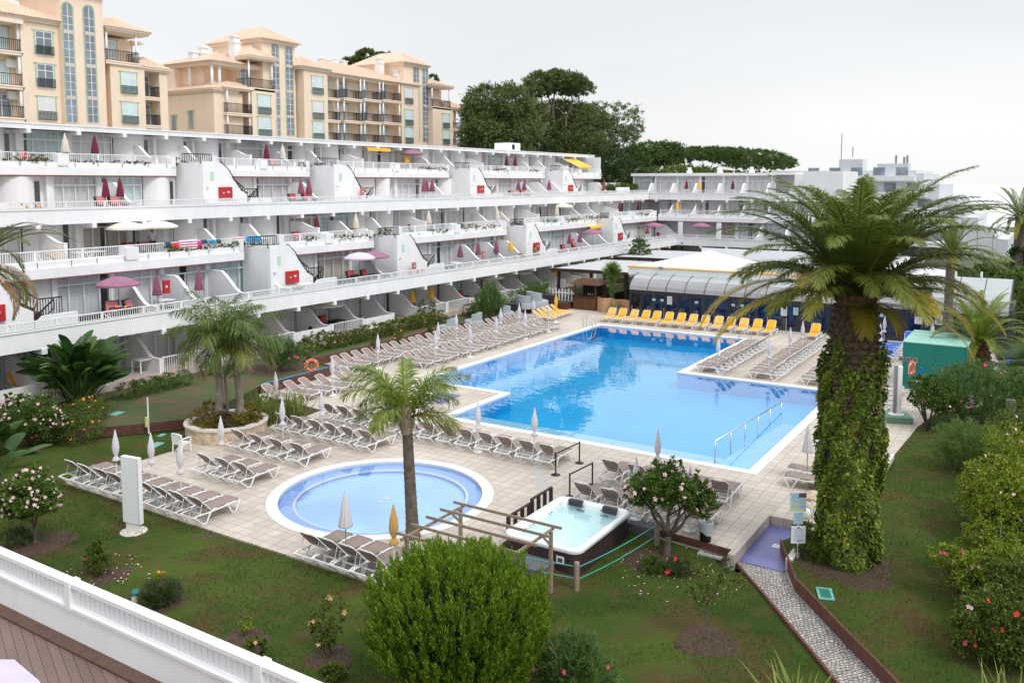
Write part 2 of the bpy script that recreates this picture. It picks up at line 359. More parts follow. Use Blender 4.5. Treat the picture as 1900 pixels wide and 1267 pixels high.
# water: see-through tinted sheet that mirrors more at grazing angles
def facing(nt,p,nrm=None,f0=.02):
    lw=nt.nodes.new('ShaderNodeLayerWeight'); lw.inputs[0].default_value=.5
    if nrm is not None: nt.links.new(nrm,lw.inputs['Normal'])
    a=nt.nodes.new('ShaderNodeMath'); a.operation='POWER'; a.inputs[1].default_value=p; nt.links.new(lw.outputs['Facing'],a.inputs[0])
    b=nt.nodes.new('ShaderNodeMath'); b.operation='MULTIPLY_ADD'; b.inputs[1].default_value=1-f0; b.inputs[2].default_value=f0; nt.links.new(a.outputs[0],b.inputs[0]); return b.outputs[0]
def water(name,tint,rip=.02,scale=1.2):
    m,nt,b=new(name); nt.nodes.remove(b)
    tr=nt.nodes.new('ShaderNodeBsdfTransparent'); tr.inputs[0].default_value=c4(tint); gl=nt.nodes.new('ShaderNodeBsdfGlossy'); gl.inputs['Roughness'].default_value=.0; gl.inputs[0].default_value=(1,1,1,1)
    ms=nt.nodes.new('ShaderNodeMixShader')
    f=_noise(nt,scale,2,.5); bp=nt.nodes.new('ShaderNodeBump'); bp.inputs['Strength'].default_value=rip; bp.inputs['Distance'].default_value=.02; nt.links.new(f,bp.inputs['Height'])
    nt.links.new(bp.outputs[0],gl.inputs['Normal'])
    nt.links.new(facing(nt,3.7,bp.outputs[0]),ms.inputs[0]); nt.links.new(tr.outputs[0],ms.inputs[1]); nt.links.new(gl.outputs[0],ms.inputs[2]); nt.links.new(ms.outputs[0],nt.nodes['Material Output'].inputs[0])
    return m
water('water_clear',(.66,.92,1.),.2,1.9); water('water_round',(.84,.93,1.),.12,2); water('water_tub',(.80,.97,.98),.1,2)
def glass(name,tint,ior=1.5):
    m,nt,b=new(name); nt.nodes.remove(b)
    tr=nt.nodes.new('ShaderNodeBsdfTransparent'); tr.inputs[0].default_value=c4(tint); gl=nt.nodes.new('ShaderNodeBsdfGlossy'); gl.inputs['Roughness'].default_value=.02
    ms=nt.nodes.new('ShaderNodeMixShader')
    nt.links.new(facing(nt,4.2,None,.05),ms.inputs[0]); nt.links.new(tr.outputs[0],ms.inputs[1]); nt.links.new(gl.outputs[0],ms.inputs[2]); nt.links.new(ms.outputs[0],nt.nodes['Material Output'].inputs[0])
glass('glass',(.93,.95,.96)); glass('glass_blue',(.55,.72,.92)); glass('glass_clear',(.93,.96,.95))
mat('curtain',(.74,.74,.76),.9,.08,1.5); mat('curtain_beige',(.62,.57,.51),.9,.08,1.5); mat('curtain_aqua',(.62,.76,.78),.9,.08,1.5)
mat('window_dark',(.05,.065,.08),.15,.4,.6,spec=.8)
mat('window_sky',(.20,.24,.29),.12,.5,.35,spec=.9)
mat('reflection_blue',(.02,.16,.48),.8,.4,.6)  # blue reflections of the restaurant glass, put into the wall colour
# foliage
leafmat('leaf_mid',(.035,.075,.012),(.12,.20,.03)); leafmat('leaf_dark',(.022,.048,.012),(.065,.115,.026)); leafmat('leaf_euc',(.055,.090,.024),(.15,.19,.055),(.14,.12,.06),amt3=.06)
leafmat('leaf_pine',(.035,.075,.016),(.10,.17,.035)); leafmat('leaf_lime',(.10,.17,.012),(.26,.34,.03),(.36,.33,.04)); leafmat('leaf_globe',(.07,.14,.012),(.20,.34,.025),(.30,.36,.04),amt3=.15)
leafmat('leaf_oleander',(.045,.10,.026),(.13,.23,.055)); leafmat('leaf_soft',(.08,.14,.028),(.17,.27,.06)); leafmat('leaf_banana',(.02,.06,.016),(.065,.14,.028),(.10,.16,.025),rough=.35,trans=.2)
leafmat('leaf_hedge',(.045,.08,.012),(.15,.20,.03)); leafmat('leaf_ivy',(.04,.075,.010),(.18,.26,.028),(.34,.34,.04),amt3=.13); leafmat('leaf_flax',(.10,.13,.02),(.26,.30,.07)); leafmat('leaf_grasstuft',(.05,.075,.025),(.12,.16,.06))
leafmat('leaf_amber',(.14,.12,.012),(.30,.24,.02),(.10,.07,.02),amt3=.3)
leafmat('leaf_brown',(.06,.035,.02),(.14,.09,.05))
for n,c in (('petal_pink',(.80,.52,.55)),('petal_rose',(.70,.05,.18)),('petal_red',(.75,.03,.04)),('petal_orange',(.85,.22,.03)),('petal_peach',(.85,.5,.25)),('petal_violet',(.45,.05,.6)),('petal_magenta',(.55,.03,.16))):
    mat(n,c,.7,.1,20)
palmmat('frond_big',(.085,.13,.024),(.46,.34,.03)); palmmat('frond_mid',(.14,.20,.025),(.42,.34,.07)); palmmat('frond_feather',(.075,.125,.024),(.3,.26,.07))
palmmat('frond_dry',(.12,.09,.04),(.32,.2,.1))
# ---------------------------------------------------------------- ground, deck, pools
def offset(poly,d):
    """mitred offset of a counter-clockwise polygon, outwards for d>0"""
    n=len(poly); out=[]
    for i in range(n):
        p0,p1,p2=Vector(poly[i-1]),Vector(poly[i]),Vector(poly[(i+1)%n])
        a=(p1-p0).normalized(); b=(p2-p1).normalized(); na=Vector((a.y,-a.x)); nb=Vector((b.y,-b.x))
        m=(na+nb); k=d/max(.2,(1+na.dot(nb))) ; out.append(tuple(p1+m*k))
    return out
def area(p): return sum(p[i-1][0]*p[i][1]-p[i][0]*p[i-1][1] for i in range(len(p)))/2
def sheet(name,outer,holes,z,m,skirt=0.,hskirt=0.,parent=None):
    """flat polygon with holes; skirt drops the outer rim, hskirt drops the rims of the holes"""
    bm=bmesh.new(); ed=[]; loops=[]
    for lp in [outer]+holes:
        vs=[bm.verts.new((p[0],p[1],z)) for p in lp]; loops.append(vs)
        for i in range(len(vs)): ed.append(bm.edges.new((vs[i-1],vs[i])))
    bmesh.ops.triangle_fill(bm,use_beauty=True,use_dissolve=False,edges=ed,normal=(0,0,1))
    for k,vs in enumerate(loops):
        dz=skirt if k==0 else hskirt
        if dz:
            lo=[bm.verts.new((v.co.x,v.co.y,z-dz)) for v in vs]
            for i in range(len(vs)): bm.faces.new((vs[i-1],vs[i],lo[i],lo[i-1]))
    bmesh.ops.recalc_face_normals(bm,faces=bm.faces)
    for f in bm.faces:
        if abs(f.normal.z)>.9 and f.normal.z<0: f.normal_flip()
    me=bpy.data.meshes.new(name); bm.to_mesh(me); bm.free(); me.materials.append(MATS[m])
    o=bpy.data.objects.new(name,me); COL.objects.link(o)
    if parent: o.parent=parent; 
    return o
def inside(p,poly):
    x,y=p; c=False; n=len(poly)
    for i in range(n):
        x1,y1=poly[i-1]; x2,y2=poly[i]
        if (y1>y)!=(y2>y) and x<(x2-x1)*(y-y1)/(y2-y1)+x1: c=not c
    return c
POOL=[(32.1,9.5),(46.85,9.5),(46.85,18.2),(59.5,18.2),(59.5,29.5),(37.5,29.5),(37.5,23.8),(32.1,23.8)]
RC=(22.65,19.75); RR=3.95
def circ(c,r,n=64): return [(c[0]+r*math.cos(2*PI*k/n),c[1]+r*math.sin(2*PI*k/n)) for k in range(n)]
DECK=[(17.35,30.35),(17.35,13.9),(24.95,13.9),(25.0,10.95),(24.75,7.72),(28.05,7.72),(28.05,6.2),(30.2,5.9),(34,5.3),(42,4.9),(45,4.5),(49.5,1.5),(64.6,-2.5),(64.6,30.0),(66.5,30.2),(66.5,37.45),(36.1,37.3),(35.9,34.75),(30.4,34.6),(29.8,29.7),(27.1,29.4),(26.6,31.5),(24.6,32.3),(21.95,30.3)]
deck=struct(sheet('pool_deck',DECK,[POOL,circ(RC,3.6)],0.,'pavers',.7,0.))
cop=struct(sheet('pool_coping',offset(POOL,.36),[offset(POOL,-.04)],.022,'coping',.02,.1))
rc=struct(sheet('round_pool_coping',circ(RC,3.96),[circ(RC,3.56)],.022,'coping',.02,.1))
# lawn base: one sheet, sinks under the deck and under the garden
def sm_(t): t=max(0,min(1,t)); return t*t*(3-2*t)
def lawn_h(x,y):
    return -.05-.31*sm_((14.5-y)/4.5)*sm_((27-x)/3.)*1.0
xs=np.arange(7.9,72,.45); ys=np.arange(-16,47,.45); V=[];idx={}
din=offset([tuple(p) for p in DECK],-.55) if area(DECK)>0 else offset([tuple(p) for p in DECK[::-1]],-.55)
mb=MB()
for j,y in enumerate(ys):
    for i,x in enumerate(xs):
        z=-3. if inside((x,y),din) or (24.2<x<28.6 and 5.9<y<8.) or (21.5<x<24.6 and 11.5<y<13.5) else lawn_h(x,y)+.015*math.sin(x*1.7+y*.9)*math.sin(y*1.3)
        mb.v.append((x,y,z))
nx=len(xs)
for j in range(len(ys)-1):
    for i in range(nx-1): a=j*nx+i; mb.f.append((a,a+1,a+1+nx,a+nx))
lawn=struct(mb.build('lawn','lawn',smooth=True))
# raised garden strip in front of the long wing, held by a low timber wall
GARD=[(8.2,47),(8.2,39),(14,38.6),(18.2,37.1),(21.0,35.1),(24.2,32.75),(27.1,33.4),(30.4,34.75),(35.9,34.9),(36.1,37.45),(66.4,37.6),(70,38.2),(100,38.2),(100,47)]
gard=struct(sheet('garden_bed',GARD[::-1] if area(GARD)<0 else GARD,[],.42,'thin_lawn',.8))
def wall_strip(path,z0,z1,t,name,m,parent=None):
    mb=MB()
    for a,b in zip(path[:-1],path[1:]):
        mb.bar((a[0],a[1],(z0+z1)/2),(b[0],b[1],(z0+z1)/2),t,z1-z0)
    return mb.build(name,m,parent)
tw=thing('timber_retaining_wall','low brown timber wall holding the flower bed behind the long row of taupe loungers','retaining wall',(36.2,37.3,0))
o=MB()
for a,b in (((35.9,34.72),(36.08,37.38)),((36.08,37.34),(66.4,37.5))):
    for k in range(3): o.bar((a[0],a[1],.08+k*.165),(b[0],b[1],.08+k*.165),.10,.155)
o.build('boards','wood_edge',tw,world=True)
tw2=thing('timber_retaining_wall','low brown timber wall behind the post with orange lifebuoy, blue hose along its top','retaining wall',(30.4,34.6,0))
o=MB()
for k in range(3): o.bar((30.3,34.6,.08+k*.165),(35.8,34.7,.08+k*.165),.10,.155)
o.build('boards','wood_edge',tw2,world=True)
MB().tube([(30.4,34.62,.52),(33,34.66,.53),(35.7,34.7,.52)],.022,6).build('hose','towel_blue',tw2,world=True)
tw3=thing('timber_retaining_wall','low brown timber wall across the grass left of the stone planter','retaining wall',(21,35.0,0))
o=MB()
for a,b in (((14,38.5),(18.2,37.0)),((18.2,37.0),(21,35.0)),((21,35.0),(24.3,32.65)),((24.3,32.65),(27.2,33.3))):
    for k in range(3): o.bar((a[0],a[1],.05+k*.15),(b[0],b[1],.05+k*.15),.10,.14)
o.build('boards','wood_edge',tw3,world=True)
# right-hand lawn: higher than the cobbled path, edged by a timber wall
PR=[atz(x,y,.03) for x,y in ((1449,1001),(1462,1035),(1478,1074),(1527,1124),(1577,1176),(1620,1218),(1663,1262),(1720,1320))]
PR=[(p.x,p.y) for p in PR]
RL=[(28.05,6.25)]+[(27.6,6.15)]+PR+[(12,-1.5),(8,-4),(8,-30),(66,-30),(66,-2.6),(49.5,1.45),(45,4.45),(42,4.85),(34,5.25),(30.2,5.85)]
RL2=RL if area(RL)>0 else RL[::-1]
rl=struct(sheet('lawn',RL2,[],-.012,'lawn',.6))
tw4=thing('timber_edging','rust brown timber edging on the right side of the cobbled path','timber edging',(PR[2][0],PR[2][1],-.35))
o=MB()
for a,b in zip(PR[:-1],PR[1:]): o.bar((a[0],a[1],-.16),(b[0],b[1],-.16),.06,.42)
o.build('boards','wood_edge',tw4,world=True)
PL=[atz(x,y,-.33) for x,y in ((1352,1030),(1420,1107),(1470,1167),(1541,1253),(1600,1325))]; PL=[(p.x,p.y) for p in PL]
PRi=[(p.x,p.y) for p in [atz(x,y,-.33) for x,y in ((1452,1025),(1463,1050),(1480,1086),(1527,1140),(1577,1190),(1620,1232),(1680,1290),(1740,1345))]]
cob=struct(sheet('cobbled_path',(PL+PRi[::-1])[::-1] if area(PL+PRi[::-1])<0 else PL+PRi[::-1],[],-.325,'cobbles',.05))
tw5=thing('timber_edging','thin dark timber edging between the cobbled path and the grass with the sapling','timber edging',(PL[1][0],PL[1][1],-.35))
o=MB()
for a,b in zip(PL[:-1],PL[1:]): o.bar((a[0],a[1],-.33),(b[0],b[1],-.33),.07,.12)
o.bar((24.72,7.85,-.1),(24.97,10.2,-.1),.06,.22)
o.build('boards','wood_edge',tw5,world=True)
# sunken violet foot bath and its side wall
fb=struct(sheet('foot_bath_floor',[(24.75,6.25),(28.02,6.25),(28.02,7.68),(24.75,7.68)],[],-.30,'violet_tile',.1))
w1=thing('ramp_wall','plain pinkish wall beside the violet foot bath, ending the pool deck','wall',(26.3,7.75,-.3))
MB().box(24.35,7.60,-.45,28.0,7.80,.02).build('wall_face','paver_plain',w1,world=True)
w1.children[0].name='wall'
w2=thing('stone_kerb','pale stone kerb on the palm side of the violet foot bath','kerb',(26.3,6.2,-.3))
MB().box(24.9,6.05,-.4,28.3,6.25,.04).build('stone','stone_cap',w2,world=True)
dr=thing('drain_cover','small white drain grate in the violet foot bath','drain',(26.4,6.9,-.296))
o=MB().box(-.13,-.13,0,.13,.13,.012); o.build('plate','white_trim',dr)
o=MB()
for k in range(5): o.box(-.1,-.1+k*.045,.012,.1,-.08+k*.045,.016)
o.build('slot','grey_metal',dr)
# main pool basin
WZ=-.05
def basin(name,poly,z,m):
    n=len(poly); mb=MB()
    vs=[(p[0],p[1],0.015) for p in poly]+[(p[0],p[1],z) for p in poly]
    mb.add(vs,[(i,(i+1)%n,(i+1)%n+n,i+n) for i in range(n)])
    return struct(mb.build(name,m))
basin('pool_wall',offset(POOL,-.02),-.95,'pool_tile_deep')
# waterline band of violet-blue tile
o=MB()
n=len(POOL); a=offset(POOL,-.03)
o.add([(p[0],p[1],.0) for p in a]+[(p[0],p[1],-.2) for p in a],[(i,(i+1)%n,(i+1)%n+n,i+n) for i in range(n)])
struct(o.build('pool_tile_band','blue_tile_band'))
struct(sheet('pool_floor',offset(POOL,-.0),[],-.9,'pool_tile_deep'))
o=MB(); s2=MB()
for k in range(5):
    o.box(32.14+.40*k,11.1,-.89,32.14+.40*(k+1)-.004,23.76,-.13-.07*k)
    s2.box(32.14+.40*(k+1)-.11,11.1,-.13-.07*k,32.14+.40*(k+1),23.76,-.122-.07*k)
st=struct(o.build('pool_steps','blue_tile_band')); struct(s2.build('step_nosing','coping'))
o=MB(); o.ext([(32.14,-.89),(42.5,-.89),(32.14,-.12)],'y',9.54,11.0); struct(o.build('pool_ramp','pool_tile'))
# pale line tiles on the pool floor

struct(sheet('pool_water',offset(POOL,-.035),[],WZ,'water_clear'))
# round pool
rb=circ(RC,3.56)
basin('round_pool_wall',circ(RC,3.57),-.4,'pool_tile')
struct(sheet('round_pool_step',circ(RC,3.56),[circ(RC,3.0)],-.14,'blue_tile_band',0,.3))
struct(sheet('round_pool_inner_rim',circ(RC,3.06),[circ(RC,2.98)],-.128,'coping',.02,.05))
struct(sheet('round_pool_floor',circ(RC,3.02),[],-.26,'pool_tile'))
struct(sheet('round_pool_water',circ(RC,3.57),[],WZ,'water_round'))
for k,(x,y) in enumerate(((706,931),(718,924))):
    p=atz(x,y,-.25); t=MB().lathe([(0,.015),(.11,.012),(.13,0)],16).build('pool_inlet','coping'); t.location=p; tag(t,('white round floor inlet in the round pool, nearer of the two','white round floor inlet in the round pool, farther of the two')[k],'pool inlet','round pool inlets')
# stone slot line between the two deck levels by the round pool
o=MB(); o.add([(24.6,14.1,.004),(24.9,14.1,.004),(28.6,16.75,.004),(28.3,16.95,.004)],[(0,1,2,3)]); struct(o.build('deck_channel','granite_line'))
# violet mats of mosaic by the pool
for k,P in enumerate((((786,742),(822,727),(857,733),(820,750)),)):
    pp=[atz(x,y,.006) for x,y in P]; o=MB().add(pp,[(0,1,2,3)]); struct(o.build('shower_tray_floor','violet_tile'))
# far ground, hill and sea
struct(MB().add([(-400,-400,-3.3),(320,-400,-3.3),(320,400,-3.3),(-400,400,-3.3)],[(0,1,2,3)]).build('ground','hill_ground'))
struct(MB().add([(318,-9000,-30),(11000,-9000,-30),(11000,9000,-30),(318,9000,-30)],[(0,1,2,3)]).build('sea','sea_far'))
hill=MB(); NX=40
gx=np.linspace(-60,380,NX); gy=np.linspace(58,300,30)
for y in gy:
    for x in gx: hill.v.append((x,y,8.6-.03*max(0,x-120)+.6*math.sin(x*.07)*math.cos(y*.05)-(0 if y>59 else 4)))
for j in range(29):
    for i in range(NX-1): a=j*NX+i; hill.f.append((a,a+1,a+1+NX,a+NX))
struct(hill.build('hill','hill_ground',smooth=True))
hb=MB(); 
for y in np.linspace(-120,60,20):
    for x in np.linspace(112,330,20): hb.v.append((x,y,-1.5-3*sm_((x-112)/60)+9*sm_((y-20)/40)-18*sm_((x-200)/120)))
for j in range(19):
    for i in range(19): a=j*20+i; hb.f.append((a,a+1,a+21,a+20))
struct(hb.build('slope','hill_ground',smooth=True))
# bare soil rings around plants: discs with an uneven rim
def soil(x,y,r,z=0.,seed=0,name='soil_patch'):
    rs=random.Random(seed); n=26; pts=[(0,0,.015)]; 
    for q,h in ((.55,.015),(.85,.01),(1.,-.02)):
        for k in range(n):
            a=2*PI*k/n; rr=r*q*(1+.10*math.sin(3*a+seed)+.07*rs.uniform(-1,1)); pts.append((rr*math.cos(a),rr*math.sin(a),h+rs.uniform(-.01,.01) if q<1 else h))
    f=[(0,1+k,1+(k+1)%n) for k in range(n)]
    for L in range(2):
        b=1+L*n
        for k in range(n): f.append((b+k,b+(k+1)%n,b+n+(k+1)%n,b+n+k))
    o=MB().add(pts,f).build(name,'soil',smooth=True); o.location=(x,y,z); return struct(o)
def LZ(x,y): return lawn_h(x,y)
for k,(px,py,r) in enumerate(((1312,1190,.85),(1225,1040,1.1),(65,1010,1.1),(200,1068,.6),(300,1118,.6),(455,1185,.6),(610,1218,.6))):
    p=atz(px,py,-.05); z=LZ(p.x,p.y); p=atz(px,py,z); soil(p.x,p.y,r,z+.01,k)
soil(25.4,4.6,1.45,-.01,9); soil(41,2.9,1.3,0,12)
soil(22.4,39.6,2.2,.42,14); soil(33.6,37.3,1.9,.42,15)
soil(17.0,22.3,.55,-.06,17)
def covers():
    L=[(1531,1102,0,'teal','green manhole cover with pale frame in the grass right of the cobbled path'),(216,768,.43,'teal','pale green cover in the raised grass behind the timber wall'),(289,826,-.04,'teal','pale green cover in the grass right of the slim white post'),(300,808,-.04,'teal','small grey green cover in the grass behind the larger one near the slim white post'),(1512,1030,0,'teal2','dark teal box lid in the plants left of the ivy palm')]
    for x,y,z,m,l in L:
        p=atz(x,y,z); t=thing('utility_cover',l,'utility cover',p,R(20),'covers set in the grass')
        w=.34 if m=='teal' and x!=300 else .2
        MB().box(-w,-w*.6,0,w,w*.6,.03).build('frame','teal_box',t)
        MB().box(-w*.75,-w*.4,.03,w*.75,w*.4,.036).build('lid','teal_dark' if x in(1531,1512) else 'teal_box',t)
covers()
# sunken inspection pit by the hibiscus tree
p=atz(1325,1024,-.33); t=thing('inspection_pit','square concrete inspection pit with rusty lid near the waste bin','inspection pit',p,R(0))
o=MB(); 
for a in ((-.45,-.38,.45,-.25),(-.45,.25,.45,.38),(-.45,-.25,-.3,.25),(.3,-.25,.45,.25)): o.box(a[0],a[1],0,a[2],a[3],.06)
o.build('frame','granite_line',t); MB().box(-.3,-.25,0,.3,.25,.03).build('lid','leaf_brown',t)
# ---------------------------------------------------------------- loungers and umbrellas
def lounger(fab,back=38,name='sun_lounger'):
    t=thing(name,'x','sun lounger')
    zr=.33; W=.33
    f=MB()
    for s in (-1,1):
        y=s*W
        f.tube([(-.93,y,zr-.02),(-.80,y,zr+.02),(-.4,y,zr-.01),(.2,y,zr),(.75,y,zr+.02),(.95,y,zr-.02)],[.022,.027,.025,.025,.025,.02],6)
        f.tube([(-.25,y,zr),(-.12,y,zr+.06),(.05,y,zr)],.02,6)      # arm hump
    f.bar((-.93,-W,zr-.02),(-.93,W,zr-.02),.04,.05); f.bar((.95,-W,zr-.02),(.95,W,zr-.02),.04,.05)
    for x in (-.55,-.1,.35): f.bar((x,-W,zr-.03),(x,W,zr-.03),.035,.03)
    f.build('frame','resin_white',t,smooth=False)
    for s in (-1,1):
        y=s*(W+.01)
        MB().tube([(-.93,y,zr),(-.60,y,.012),(-.46,y,.012),(-.28,y,zr)],[.032,.026,.026,.034],6).build('leg','resin_white',t)
        MB().tube([(.38,y,zr+.05),(.60,y,.012),(.72,y,.012),(.93,y,zr+.03)],[.034,.026,.026,.032],6).build('leg','resin_white',t)
    # fabric seat: slightly sagging slab
    v=[];fc=[]; nx,ny=9,5
    for L in (0,1):
        for i in range(nx):
            for j in range(ny):
                x=-.26+1.2*i/(nx-1); y=-.31+.62*j/(ny-1); e=.05 if i in(0,nx-1) and j in (0,ny-1) else 0
                v.append((x-(e if i else -e),y,zr+.05-.02*math.sin(PI*j/(ny-1))+(.012 if L else 0)))
    N=nx*ny
    for i in range(nx-1):
        for j in range(ny-1):
            a=i*ny+j; fc.append((a,a+ny,a+ny+1,a+1)); fc.append((a+N,a+N+1,a+N+ny+1,a+N+ny))
    rim=[i*ny for i in range(nx)]+[ (nx-1)*ny+j for j in range(1,ny)]+[i*ny+ny-1 for i in range(nx-2,-1,-1)]+[j for j in range(ny-2,0,-1)]
    for a,b in zip(rim,rim[1:]+rim[:1]): fc.append((a,b,b+N,a+N))
    MB().add(v,fc).build('seat_fabric',fab,t,smooth=True)
    # raised backrest
    A=R(back); ca,sa=math.cos(A),math.sin(A); L=.74; hx,hz=-.25,zr+.05
    P=lambda u,y,o=0:(hx-u*ca-o*sa,y,hz+u*sa-o*ca)
    b=MB(); vv=[];ff=[]
    prof=[(0,.30),(.2,.305),(.45,.31),(.66,.29),(.73,.22)]
    for L2 in (0,1):
        for u,wd in prof:
            for j in (-1,-.5,0,.5,1): vv.append(P(u,j*wd,.02*(1-j*j)+L2*.014))
    n=len(prof)*5
    for i in range(len(prof)-1):
        for j in range(4):
            a=i*5+j; ff.append((a,a+1,a+6,a+5)); ff.append((a+n,a+n+5,a+n+6,a+n+1))
    rim=[i*5 for i in range(5)]+[20+j for j in range(1,5)]+[i*5+4 for i in range(3,-1,-1)]+[3,2,1]
    for a,c in zip(rim,rim[1:]+rim[:1]): ff.append((a,c,c+n,a+n))
    b.add(vv,ff).build('backrest_fabric',fab,t,smooth=True)
    g=MB()
    g.tube([P(0,-.31),P(.5,-.315),P(.68,-.30),P(.75,-.22),P(.76,0),P(.75,.22),P(.68,.30),P(.5,.315),P(0,.31)],.017,6)
    for s in (-1,1): g.tube([P(.45,s*.3,.02),(hx-.45*ca-.12,s*.3,zr)],.013,5)
    g.tube([P(.12,-.3,.03),P(.12,.3,.03)],.012,5)
    g.build('backrest_frame','resin_white',t)
    return t
LT=Proto(lounger('taupe_mesh',47)); LT2=Proto(lounger('taupe_mesh',33)); LY=Proto(lounger('yellow_mesh',52)); LYP=Proto(lounger('yellow_pale_mesh',50)); LB=Proto(lounger('blue_mesh',50)); LF=Proto(lounger('taupe_mesh',3)); LY2=Proto(lounger('yellow_mesh',36))
def row(P,pts,rz,fmt,group,jit=.03):
    n=len(pts)
    for i,(x,y) in enumerate(pts):
        P_=P(i) if callable(P) else P
        P_.put((x+random.uniform(-jit,jit),y+random.uniform(-jit,jit),0.002),rz+R(random.uniform(-2.2,2.2)),fmt.format(o='last' if i==n-1 and n>2 else ORD[i]),group)
def lin(a,b,n): return [(a[0]+(b[0]-a[0])*k/(n-1),a[1]+(b[1]-a[1])*k/(n-1)) for k in range(n)] if n>1 else [a]
row(LT,lin((18.1,23.2),(18.05,30.0),9),0,'{o} taupe lounger from the front in the row behind the white totem','taupe loungers beside the white totem')
row(LT,lin((21.15,24.65),(21.15,26.6),3),0,'{o} taupe lounger from the front in the row of three left of the round pool','taupe loungers in the short row of three')
row(LT,lin((17.95,15.64),(17.95,17.88),4),0,'{o} taupe lounger from the conifer bush, in the row nearest the camera','taupe loungers nearest the camera')
row(LT,lin((23.9,24.65),(23.9,28.0),4),0,'{o} taupe lounger from the front in the row of four beside the stone planter','taupe loungers beside the stone planter')
row(LT,lin((26.65,23.6),(26.65,28.4),6),0,'{o} taupe lounger from the front in the row before the flax clump','taupe loungers before the flax clump')
row(LT,lin((29.0,16.3),(29.0,28.0),13),0,'{o} taupe lounger from the right in the long row between both pools','taupe loungers between both pools')
row(LT,lin((28.6,9.3),(28.6,13.4),5),0,'{o} taupe lounger from the right in the row behind the pink hibiscus tree','taupe loungers behind the pink hibiscus tree')
row(LT,lin((25.9,9.2),(25.9,13.1),5),0,'{o} taupe lounger from the waste bin in the row beside the hot tub','taupe loungers beside the hot tub')
row(LF,[(31.45,7.05),(32.35,7.2)],R(90),'flat taupe lounger left of the ivy palm, {o} of the pair from the front','flat taupe loungers left of the ivy palm')
row(LT,lin((48.0,16.5),(57.2,16.5),12),R(90),'{o} taupe lounger from the near end of the row at the inner pool corner','taupe loungers at the inner pool corner',.05)
row(LT,lin((48.1,13.45),(59.3,13.5),14),R(90),'{o} taupe lounger from the near end of the middle row right of the pool','taupe loungers in the middle row right of the pool',.05)
row(LT,lin((48.0,10.55),(56.2,10.6),10),R(90),'{o} taupe lounger from the near end of the row half behind the ivy palm','taupe loungers half behind the ivy palm',.05)
row(LF,lin((43.8,7.1),(48.0,7.3),5),R(90),'{o} taupe lounger from the near end of the row right of the ivy palm','taupe loungers right of the ivy palm')
row(LB,lin((56.8,8.4),(61.3,8.5),6),R(90),'{o} blue lounger from the near end of the row left of the green container','blue loungers left of the green container',.05)
row(LB,[(62.4,10.2),(62.4,8.0)],R(180),'blue lounger facing the pool before the glass restaurant, {o} from the left','blue loungers facing the pool')
row(LB,lin((56.5,1.6),(62.5,1.3),8),R(90),'{o} blue lounger from the near end of the row behind the short fat palm','blue loungers behind the short palm',.05)
pale={0,2,7,8,9,11}
row(lambda i: LYP if i in pale else LY,lin((61.85,29.9),(62.3,17.3),14),R(180),'{o} yellow lounger from the left in the row before the glass restaurant','yellow loungers before the glass restaurant')
row(LY,[(62.5,14.2),(62.5,12.75)],R(180),'yellow lounger beside the ivy palm and the closed parasols, {o} from the left','yellow loungers beside the ivy palm')
row(LY2,lin((58.9,34.3),(62.4,34.6),5),R(-78),'{o} yellow lounger from the left in the cluster of five near the wooden bar','yellow loungers near the wooden bar')
row(LT2,lin((36.9,34.9),(57.9,35.1),24),R(-84),'{o} taupe lounger from the left in the back row along the timber wall','taupe loungers along the timber wall',.06)
row(LT2,lin((40.0,32.0),(55.9,32.1),18),R(-84),'{o} taupe lounger from the left in the front row along the pool','taupe loungers along the pool side',.06)
row(LT2,[(29.9,32.7),(30.9,32.3),(31.9,32.2),(32.9,32.1),(34.0,32.0),(35.1,32.4)],R(-80),'{o} taupe lounger from the left in the group beside the orange lifebuoy post','taupe loungers beside the orange lifebuoy',.06)
def parasol(cloth,H=2.1,r=.11,base=True,zb=1.05,flare=.13):
    t=thing('closed_parasol','x','parasol')
    MB().cyl(0,0,.02,H-.03,.016,8).build('pole','resin_white' if base else 'grey_metal',t)
    if base: MB().lathe([(0,.0),(.20,.0),(.21,.03),(.16,.07),(.035,.08),(.03,.22),(0,.22)],20).build('base','resin_white',t,smooth=True)
    else: MB().lathe([(0,.0),(.2,.0),(.2,.05),(.03,.07),(.03,.2),(0,.2)],16).build('base','grey_metal',t)
    prof=[(.012,H),(.02,H-.04),(r*.45,H-.22),(r*.85,H-.45),(r,H-.68),(r*.8,H-.85),(r*.45,zb+.1),(r*.5,zb+.06),(flare,zb-.06),(flare*.9,zb-.1),(.02,zb-.02)]
    MB().lathe(prof,32,pleat=.16,pn=8).build('canopy',cloth,t,smooth=True)
    return t
def parasol_bell(cloth,H=2.15,r=.2,zb=1.15):
    t=thing('closed_parasol','x','parasol')
    MB().cyl(0,0,.02,H-.03,.018,8).build('pole','grey_metal',t)
    MB().lathe([(0,.0),(.2,.0),(.2,.05),(.03,.07),(.03,.2),(0,.2)],16).build('base','grey_metal',t)
    prof=[(.012,H),(.02,H-.05),(.07,H-.25),(r*.6,H-.55),(r,zb+.03),(r*.97,zb),(r*.5,zb+.05)]
    MB().lathe(prof,36,pleat=.15,pn=9).build('canopy',cloth,t,smooth=True)
    return t
